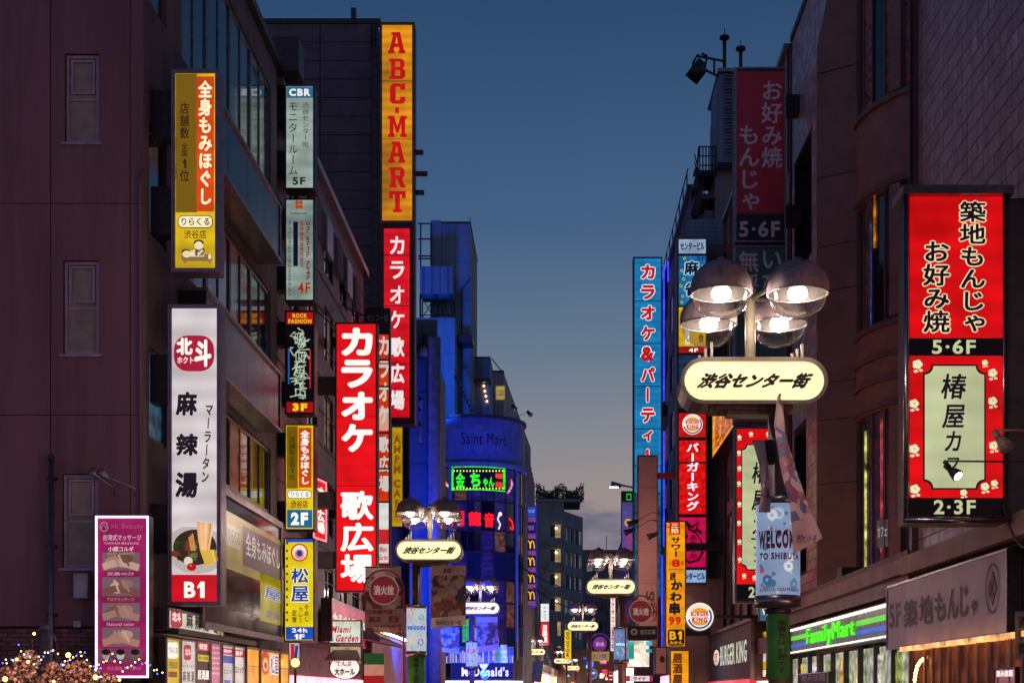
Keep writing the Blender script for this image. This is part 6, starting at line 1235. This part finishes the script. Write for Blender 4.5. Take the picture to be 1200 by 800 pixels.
s.txt('食べ放題', (885, 746, 890, 763), ink('301830'), True, .04); s.txt('宴会飲放題', (893, 743, 898, 764), ink('402008'), True, .03); s.txt('1F', (893, 785, 899, 792), ink(WHT), bold=.03); s.done()
s = Sign('fascia_sign', 'small yellow lit fascia slanting back just above the farther flower bordered sign', 'sign', RF(6.6), (835, 486, 861, 500), .5, em('e0a820', .9, .25), darkm, .06); s.txt('居酒屋', (838, 491, 858, 500), ink('a03010'), bold=.04); s.done()
s = Sign('light_box_sign', 'small pale blue lit sign with white letter W beside the nearest lamp pole', 'sign', FR(44), (889, 707, 902, 728), .15, em('5a88a8', .6, .2), darkm, .03); s.txt('W', (893, 712, 901, 720), ink(WHT), bold=.03); s.done()

s = Sign('poster', 'pale painted reflection of a cafe sign in the lower curved window bay', 'poster', Cyl(11.0, 36.8, 3.09), (1028, 610, 1041, 640), .003, None, fw=0); s.rect_(1028, 610, 1041, 640, em('4a444c', .7, .2, False), 1); s.txt('カフェ', (1029, 617, 1040, 628), ink('a8a0a8', .7), bold=.03); s.done()  # reflected cafe sign painted as a faint glowing panel on the bay glass
# convenience store fascia
s = Sign('fascia_sign', 'green and blue striped convenience store fascia with bright green raised lettering', 'sign', RF(7.0), (928, 736, 1040, 748), .3, mt('fascia_grey_glass', (.14, .14, .13), .25, em='4a4a40', ems=.5), steel, .03)
zb2, zt2 = s.v0, s.v1; wh = em('f4f4dc', 1.5, .1); u0, u1 = s.u0, s.u1
s.one('led_strip').slab(s.pl, u0, zt2 - .09, u1, zt2 - .03, .01, .05, wh); s.one('led_strip').slab(s.pl, u0, zb2 + .03, u1, zb2 + .07, .01, .05, wh)
ua = s.pl.px(947, 740)[0]; ub = s.pl.px(1003, 740)[0]; gr = em('58d810', 1.0, .15); bl = em('1858c8', .9, .15)
for a, b in ((u0 + .03, ua - .12), (ub + .15, u1 - .03)): s.one('coloured_panel').slab(s.pl, a, zb2 + .40, b, zb2 + .52, .01, .03, gr); s.one('coloured_panel').slab(s.pl, a, zb2 + .19, b, zb2 + .29, .01, .03, bl)
class _R(Pl):
    def px(s, x, y): return (x, y)
q_ = _R((7.0, 0), (7.0, -1)); text(s.one('lettering'), q_, 'FamilyMart', (ua, zt2 - .14, ub, zb2 + .08), .06, em('48e008', 1.25, .1), bold=.0, ext=.04); s.done()
# pale unlit monja board
pb_ = mt('pale_mauve_board', (.62, .5, .56), .5, 0, .15, 1.5); dki = mt('board_ink', (.05, .03, .05), .5)
s = Sign('fascia_sign', 'long pale mauve unlit fascia board with dark 5F lettering at right', 'sign', RF(6.9), (1040, 687, 1182, 743), .2, pb_, steel, .04)
s.txt('5F', (1043, 708, 1056, 734), dki, bold=.03)
def rtxt(t_, x0, x1, z0, z1, b): u0 = s.pl.px(x0, 700)[0]; u1 = s.pl.px(x1, 700)[0]; text(s.one('lettering'), _R((6.9, 0), (6.9, -1)), t_, (u0, z1, u1, z0), .02, dki, bold=b)
for i, ch in enumerate('築地もんじゃ'):
    xs_ = [(1060, 1076), (1078, 1094), (1096, 1109), (1111, 1124), (1126, 1136), (1139, 1146)][i]; rtxt(ch, *xs_, 2.88, 3.42 if ch != 'ゃ' else 3.15, .03)
u = s.pl.px(1164, 700)[0]; m = s.mb('emblem'); n_ = 26
m.add([_R((6.9, 0), (6.9, -1)).pt(u + rr_ * .36 * math.cos(a), 3.25 + rr_ * .40 * math.sin(a), .02) for rr_ in (1, .9) for a in [2 * math.pi * k / n_ for k in range(n_)]], [(k, (k + 1) % n_, n_ + (k + 1) % n_, n_ + k) for k in range(n_)], dki)
for du, dz in ((0, .14), (-.13, 0), (.13, 0), (0, -.14)): m.poly(s.pl, [(u + du - .1, 3.25 + dz), (u + du, 3.25 + dz - .13), (u + du + .1, 3.25 + dz), (u + du, 3.25 + dz + .13)], .01, .02, dki)
s.done()
s = Sign('hanging_banner', 'narrow pale hanging banner with dark vertical lettering at the right edge', 'banner', FR(20.5), (1190, 716, 1212, 772), .02, mt('banner_grey', (.3, .24, .26), .7), None, 0); s.txt('週い飲', (1193, 722, 1203, 766), dki, True, .03); s.done()
s = Sign('poster_board', 'small reddish lit poster at the bottom right corner below the pale board', 'poster', RF(6.85), (1166, 782, 1192, 830), .08, em('a8606a', .6, .4, False, scale=8), darkm, .03); s.txt('飲み放題', (1169, 785, 1188, 792), ink(WHT), bold=.03); s.done()
s = Sign('sign_board', 'dark board with pale all you can drink lettering under the convenience store fascia', 'sign', RF(6.9), (936, 789, 971, 830), .06, mt('board_black', (.03, .025, .03), .5), steel, .03); s.txt('飲み放題', (940, 790, 968, 797), pr('a89c98'), bold=.03); s.done()
t = thing('bulb_string', 'arc of small glowing amber bulbs round the entrance at bottom right', 'string lights', (6.8, 27, 2.0)); wm = MB(); P_ = [(1072, 806), (1072, 796), (1073, 788), (1075, 780), (1079, 774), (1084, 770), (1090, 768)]; wm.tube([W3(*p, 26.5) for p in P_], .008, blackm, 4); wm.build('wire', t)
for i in range(len(P_) - 1):
    for f in (0, .5): q = MB(); q.ball(W3(P_[i][0] * (1 - f) + P_[i + 1][0] * f, P_[i][1] * (1 - f) + P_[i + 1][1] * f, 26.4), .035, em('ffc070', 6, 0), 7); q.build('bulb', t)
# warm entrance under the pale board
t = thing('restaurant_entrance', 'warm orange lit entrance with timber slats below the long pale mauve board', 'entrance', (7.0, 24, 0)); m = MB(); rq = RF(7.02); m.slab(rq, -27.6, 0, -20, 2.5, .09, .12, em('7a3a14', .55, .6, True, scale=2)); m.build('lit_wall', t)
for k in range(14): m = MB(); m.slab(rq, -27.5 + k * .55, 0, -27.42 + k * .55, 2.5, .13, .18, umber); m.build('slat', t)
m = MB(); m.slab(rq, -27.7, 2.42, -20, 2.5, .12, .3, em('ffb868', 1.4, .5, True, scale=3)); m.build('lit_soffit', t)

# ================================================================== CENTRE SIGNS
f108 = FR(108)
s = Sign('sign_column', 'blue-edged sign column with four golden arches at the curved building', 'sign', f108, (614, 592, 629, 711), .5, mt('violet_panel', (.12, .1, .4), .4, em='2a1c70', ems=.6), mt('blue_edge', (.05, .07, .4), .4, em='1c20a0', ems=.5), .08, body=darkm)
s.mb('bracket').box(s.u0 - 1.2, 108.1, 10, s.u0 - .003, 108.3, 10.4, darkm); s.rect_(615.5, 594, 627.5, 605, ink('2c4cb0', .8), 1); s.txt('2nd', (617, 596, 626, 600), ink('90b0f0', .8)); s.rect_(615.5, 612, 627.5, 624, ink('1a0c38', .8), 1); s.txt('門龍音', (617, 615, 626, 621), ink('9060c0', .8))
for k in range(6): y = 606 + k * 19.6; s.rect_(615.5, y, 627.5, y + 5, em('a05068', .6, .2, False), 1); s.txt('3F', (618, y + 1, 625, y + 4), ink('3048b0', .9))
for k in range(4):
    y = 631 + k * 19.8; s.rect_(615.5, y, 627.5, y + 13, ink('0c0808', .5), 1)
    for sg in (-1, 1): s.line([(621.5 + sg * (2.3 - 2.3 * math.cos(a)), y + 11.5 - 9 * math.sin(a) ** .8) for a in [math.pi * q / 10 for q in range(11)]], .085, ink('f0b018', 1.1), 4, 'arches')
s.done()
s = Sign('neon_sign', 'green framed neon name sign curving round the corner building', 'neon sign', cp, (529, 547, 592, 576), .05, mt('neon_back', (.01, .01, .02), .4), None, 0, arc=True, body=blackm)
gn = ink('30f020', 1.3); 
for a in ((529, 547, 592, 549.5), (529, 573.5, 592, 576), (529, 549.5, 531.5, 573.5), (589.5, 549.5, 592, 573.5)): s.rect_(*a, em('2ce81c', 1.3, .3, True, scale=6), 6, 'neon_border')
for k in range(16): s.ell(532 + k * 3.8, 551.5, .9, 1.1, ink('e8f060', 1.2), 4, 'neon_dots'); s.ell(532 + k * 3.8, 572, .9, 1.1, ink('e8f060', 1.2), 4, 'neon_dots')
s.txt('金', (534, 553.5, 545, 571), gn, bold=.03); s.txt('ち', (551, 553.5, 563, 570.5), gn, bold=.05); s.txt('ゃん', (566, 558, 579, 571), gn, bold=.04); s.txt('韓国', (580.5, 554, 588.5, 561), ink('ff3018', 1.3), bold=.05); s.txt('料理', (580.5, 564, 588.5, 571.5), ink('ff3018', 1.3), bold=.05); s.done()
for sg, x, y, nm in ((1, 527, 571, 'left'), (-1, 594, 578, 'right')):
    s = Sign('neon_wing', 'rainbow neon wing at the ' + nm + ' end of the green neon sign', 'neon sign', cp, (x - 13 if sg > 0 else x, y - 20, x if sg > 0 else x + 9, y), .02, None, None, 0, arc=True, body=blackm)
    s.p.clear()
    for k, cc in enumerate(('ff40c0', '8040ff', '3080ff', '30e060', 'f0e030', 'ff7020')): s.line([(x - sg * (1.5 * k * .3), y - k * .6), (x - sg * (5 + .7 * k) * (1 if sg > 0 else .7), y - 3 - k * 1.6), (x - sg * (11 - .8 * k) * (1 if sg > 0 else .65), y - 12 - k * .9)], .11, ink(cc, 1.2), 2 + k, 'neon_feather')
    s.done()
s = Sign('neon_sign', 'red neon characters glowing on the middle floor of the curved corner building', 'neon sign', cp, (528, 596, 602, 622), .02, None, None, 0, arc=True); s.p.clear(); rn = em('ff1420', 1.3, .1, True)
for ch, r_ in (('門', (529, 599, 544, 616)), ('龍', (549, 599, 564, 616)), ('音', (567, 600, 579, 618))): s.txt(ch, r_, rn, bold=.05, lay=12)
s.line([(596, 607), (600, 612), (601, 620), (597, 618)], .2, rn, 12, 'neon_stroke'); s.line([(585, 602), (583, 608), (586, 614), (584, 620)], .12, ink('f0e8c0', 1.1), 12, 'neon_stroke'); s.ell(586, 602, 2, 2.4, ink('f0e8c0', 1.1), 12, 'neon_stroke'); s.done()
f99 = FR(99)
s = Sign('fascia_sign', 'dark slatted burger shop fascia with white lettering at the street foot', 'sign', f99, (528, 776, 602, 796), .6, blackm, mt('plum_trim', (.14, .07, .12), .5), .06)
for k in range(9): s.one('slat').slab(s.pl, s.u0 + .08, s.v0 + .1 + k * .115, s.u1 - .08, s.v0 + .16 + k * .115, .006, .03, mt('slat_plum', (.06, .03, .06), .5))
s.txt("McDonald's", (541, 781, 596, 792), ink('f0ecf4', 1.05), bold=.035, lay=10); s.done()
t = thing('shop_upper_window', 'bright upper shop window with hanging pale strips above the white lettered burger fascia', 'shop window', (-5, 99.5, 3.7)); p = FR(99.4); rb = random.Random(21)
a = p.px(520, 777); b = p.px(602, 757); m = MB(); m.slab(p, a[0], a[1] + .02, b[0], b[1], -.3, -.1, em('3a4478', .6, .6, True, scale=3)); m.build('lit_room', t)
for k in range(38): x = a[0] + (b[0] - a[0]) * (k + rb.random() * .6) / 38; m = MB(); h = rb.uniform(.4, .95); m.slab(p, x, a[1] + .03, x + .07, a[1] + h, -.08, -.06, ink(rb.choice(['b0a8c8', 'c8b0a0', '6a70a8', 'd8d0e0', '7a5060']), .8)); m.build('strip', t)
for (x, y, c_) in ((545, 735, '40c020'), (555, 745, '98a0c0'), (583, 768, '40b0c8'), (590, 765, 'b0c8d8'), (580, 757, 'c08050')):
    m = MB(); q = p.px(x, y); m.slab(p, q[0] - .2, q[1] - 1.0, q[0] + .25, q[1] + .6, -.05, -.03, em(c_, .8, .4, False)); m.build('lit_display', t)
s = Sign('light_box_sign', 'white over red upright sign far down the left side of the street', 'sign', FR(119), (633, 706, 644, 756), .4, None, darkm, .05)
s.rect_(633.7, 707, 643.3, 728, em('e4e8e8', 1.0, .1), 1); s.rect_(633.7, 729.5, 643.3, 755, em('e01820', 1.0, .1), 1); s.txt('キャップ', (636.5, 710, 640, 726), ink('5090a0'), True, .03); s.txt('日高屋', (635.5, 732, 641.5, 752), ink(WHT), True, .05); s.done()
s = Sign('light_box_sign', 'tall yellow upright sign with black lettering far down the street centre', 'sign', FR(135), (661, 737, 670, 772), .4, em('e8c010', 1.0, .15), darkm, .05); s.txt('DOUTOR', (663.5, 740, 667.5, 769), ink(DK), True, .04, rot90=False); s.done()
s = Sign('light_box_sign', 'violet banner box with yellow and red marks under a green framed top', 'sign', FR(90), (728, 575, 742, 658), .4, em('6a5cb0', .55, .2), darkm, .05)
s.rect_(728.7, 576, 741.3, 588, ink('081808', .5), 1); s.rrect(734, 578, 740, 586, 1, ink('20c040', .9), 2); s.rrect(735, 579.5, 739, 584.5, .8, ink('081808', .5), 3); s.ell(736, 612, 4, 4.5, ink('e0b020', .9), 2); s.ell(736, 612, 2, 2.2, ink('3a2a60'), 3); s.ell(737, 632, 3.5, 5, ink('c02048', .9), 2); s.ell(737, 632, 1.8, 3, ink('6a5cb0', .55), 3); s.line([(734, 642), (739, 640), (736, 648)], .1, ink('c02048', .9), 2); s.bracket_box(1, .3, [zy(600, 90)], .3); s.done()
s = Sign('light_box_sign', 'narrow white sign with red vertical lettering behind the second right lamp pole', 'sign', FR(60), (715, 697, 721.5, 763), .2, em('e0dcd0', .9, .15), darkm, .02); s.txt('ヘアサロン受付中', (716.7, 699, 720, 761), ink('b01020'), True, .05); s.bracket_box(1, .15, [zy(720, 60)], .2); s.done()
ring = thing('hydrant_sign', 'small violet lit hydrant disc far down the street with yellow plate below', 'sign', (2.6, 85, 0)); p = FR(85); c = p.px(703, 754); m = MB(); m.ell(p, *c, .42, .42, 0, .04, em('6a1480', .8, .2, False)); m.build('disc', ring)
m = MB(); text(m, p, '消火栓', (698, 751.5, 708, 757), .045, ink('c088e0', .9), bold=.04); m.build('lettering', ring); m = MB(); m.tube([(c[0] + .62 * math.cos(a), 85, c[1] + .62 * math.sin(a)) for a in [math.pi * k / 12 for k in range(-4, 17)]], .03, mt('violet_ring', (.1, .03, .3), .4, em='3a20a0', ems=.5), 5); m.tube([(c[0] + .5, 85.03, c[1] - .3), (c[0] + .5, 85.03, 0)], .05, redpaint, 6); m.build('frame', ring)
a = p.px(692, 774); b = p.px(714, 763); m = MB(); m.slab(p, a[0], a[1], b[0], b[1], 0, .04, em('a89020', .7, .2, False)); m.build('placard', ring); m = MB(); text(m, p, '大人の学校', (695, 765, 711, 772), .045, ink('3a3080'), bold=.04); m.build('lettering', ring)
def roundel(label, x, y, r, Y, base, draw):
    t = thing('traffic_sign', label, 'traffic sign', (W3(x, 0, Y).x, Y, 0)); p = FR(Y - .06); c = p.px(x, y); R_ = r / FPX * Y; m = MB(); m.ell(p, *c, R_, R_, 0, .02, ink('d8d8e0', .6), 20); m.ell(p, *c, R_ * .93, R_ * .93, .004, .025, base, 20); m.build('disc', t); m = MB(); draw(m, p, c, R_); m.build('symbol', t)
    m = MB(); m.tube([(c[0], Y, 0), (c[0], Y, c[1])], .035, alu, 6); m.build('pole', t)
def arrow(m, p, c, R):
    w = ink('e8e8f0', .8); m.slab(p, c[0] - R * .45, c[1] - R * .55, c[0] - R * .2, c[1] + R * .3, .026, .03, w); m.slab(p, c[0] - R * .19, c[1] + R * .06, c[0] + R * .2, c[1] + R * .3, .026, .03, w); m.poly(p, [(c[0] + R * .21, c[1] - R * .15), (c[0] + R * .65, c[1] + R * .18), (c[0] + R * .21, c[1] + R * .5)], .026, .03, w)
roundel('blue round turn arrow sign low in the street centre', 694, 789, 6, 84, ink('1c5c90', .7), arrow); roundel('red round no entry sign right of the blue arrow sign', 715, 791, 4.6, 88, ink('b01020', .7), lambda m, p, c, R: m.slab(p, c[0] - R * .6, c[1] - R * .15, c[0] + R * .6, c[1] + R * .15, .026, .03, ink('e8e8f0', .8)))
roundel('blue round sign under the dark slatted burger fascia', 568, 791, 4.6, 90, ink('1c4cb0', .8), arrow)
t = thing('traffic_sign', 'small red inverted triangle stop sign before the slatted burger fascia', 'traffic sign', (W3(567, 0, 90).x, 90, 3)); p = FR(89.9); q = [p.px(*a) for a in ((561, 777), (573, 777), (567, 787))]; m = MB(); m.poly(p, q[::-1], 0, .03, ink('b01830', .7)); m.build('plate', t); m = MB(); text(m, p, '止まれ', (563, 778, 571, 781), .035, ink('e8e0e8', .8), bold=.04); m.build('lettering', t)
# lit screen and low shops on the right, beyond the burger fascia
t = thing('video_display', 'bright pale screen above a dark shop band behind the right hydrant sign', 'screen', (W3(748, 0, 62).x, 62, 2)); p = FR(61.9); a = p.px(734, 782); b = p.px(762, 749)
m = MB(); m.slab(p, a[0], a[1], b[0], b[1], -.3, 0, blackm); m.build('housing', t); m = MB(); m.slab(p, a[0] + .05, a[1] + .05, b[0] - .05, b[1] - .05, .004, .02, pattern('screen_picture', ['8a9a90', 'd0d8cc', 'b8a898', 'e8ece0'], .9, 'noise', 1.0)); m.build('screen', t)
for (x0, y0, x1, y1, c_) in ((734, 751, 743, 772, '20a890'), (757, 751, 764, 756, '30c0d0'), (757, 760, 764, 764, '30b0c0')): q = p.px(x0, y1); r_ = p.px(x1, y0); m = MB(); m.slab(p, q[0], q[1], r_[0], r_[1], .025, .05, em(c_, .8, .3, False)); m.build('lit_display', t)
m = MB(); q = p.px(733, 798); r_ = p.px(765, 791); m.slab(p, q[0], q[1], r_[0], r_[1], -.2, 0, ink('a83058', .7)); m.build('shop_band', t); m = MB(); q = p.px(738, 797.5); r_ = p.px(761, 791.5); m.slab(p, q[0], q[1], r_[0], r_[1], .003, .02, ink('e0d8e0', .9)); m.build('name_plate', t); m = MB(); text(m, p, 'マイケ', (742, 792.5, 757, 796.5), .026, ink('281828'), bold=.05); m.build('lettering', t)
s = Sign('blank_board', 'small mauve square sign box low beside the second amber light box', 'sign', FR(55), (767, 757, 782, 790), .5, mt('mauve_blank_board', (.3, .16, .165)), darkm, .04); s.ell(776, 772, 3, 4, pr('281018'), 2); s.done()
for k, (x0, y0, x1, y1) in enumerate(((786, 603, 742, 612), (786, 612, 738, 622), (786, 618, 765, 627))):
    floodlight('sign_floodlight', ('upper', 'middle', 'lower amber-tinted')[k] + ' lamp on a curved arm reaching before the mauve blank board', W3(x0, y0, 57.8), W3(x1, y1, 57), (-.8, -.1, -.3), .14, .45, darkm if k < 2 else rust, arm=[W3((x0 + x1) / 2, y0 - 3, 57.4)], group='lamps before the mauve board')
flood('board_light', W3(735, 640, 58.5), W3(760, 640, 64), 60, 'ffc8b0', .3)
flood('board_light', W3(750, 720, 58.5), W3(760, 690, 64), 40, 'ffc8b0', .3)
t = thing('street_lamp', 'slim road lamp reaching left over the street beside the blue sign', 'street lamp', (W3(745, 0, 88).x, 88, 0)); m = MB(); m.tube([(W3(746, 0, 88).x, 88, 0), W3(746, 575, 88), W3(742, 571, 88), W3(722, 567, 88)], .06, alu, 8); m.build('pole', t); m = MB(); m.tube([W3(728, 569, 88), W3(716, 567, 88)], [.12, .2], alu, 10); m.build('lamp_head', t); m = MB(); p = W3(720, 569.5, 88); m.box(p.x - .3, 87.9, p.z - .1, p.x + .25, 88.1, p.z - .03, em('b8d0ff', 5, 0)); m.build('lens', t)
# overhead cables
for k, (a, b, sg) in enumerate((((332, 318, 37.5), (446, 402, 45.8), .5), ((388, 345, 50), (443, 372, 45.8), .2), ((625, 688, 104), (700, 716, 100), .5), ((600, 655, 104), (730, 690, 90), 1.0), ((1175, 590, 21), (1205, 640, 20), .2), ((604, 520, 104), (560, 500, 108), .1))):
    A, B = W3(*a), W3(*b); m = MB(); m.tube([A.lerp(B, i / 10) - Vector((0, 0, sg * 4 * (i / 10) * (1 - i / 10))) for i in range(11)], .014 + .0003 * A.y, blackm, 4); o = m.build('cable', None, None, None, A)
    o['label'] = ('long thin cable sagging from the narrow box column to the red karaoke box', 'short cable behind the narrow box column top plate', 'cable sagging below the golden arches column', 'long cable crossing the street before the pale block', 'cable hanging below the big red restaurant light box', 'short cable at the parapet of the curved building')[k]; o['category'] = 'cable'; o['group'] = 'overhead cables'
for o in bpy.data.objects:
    if '_o' in o: del o['_o']
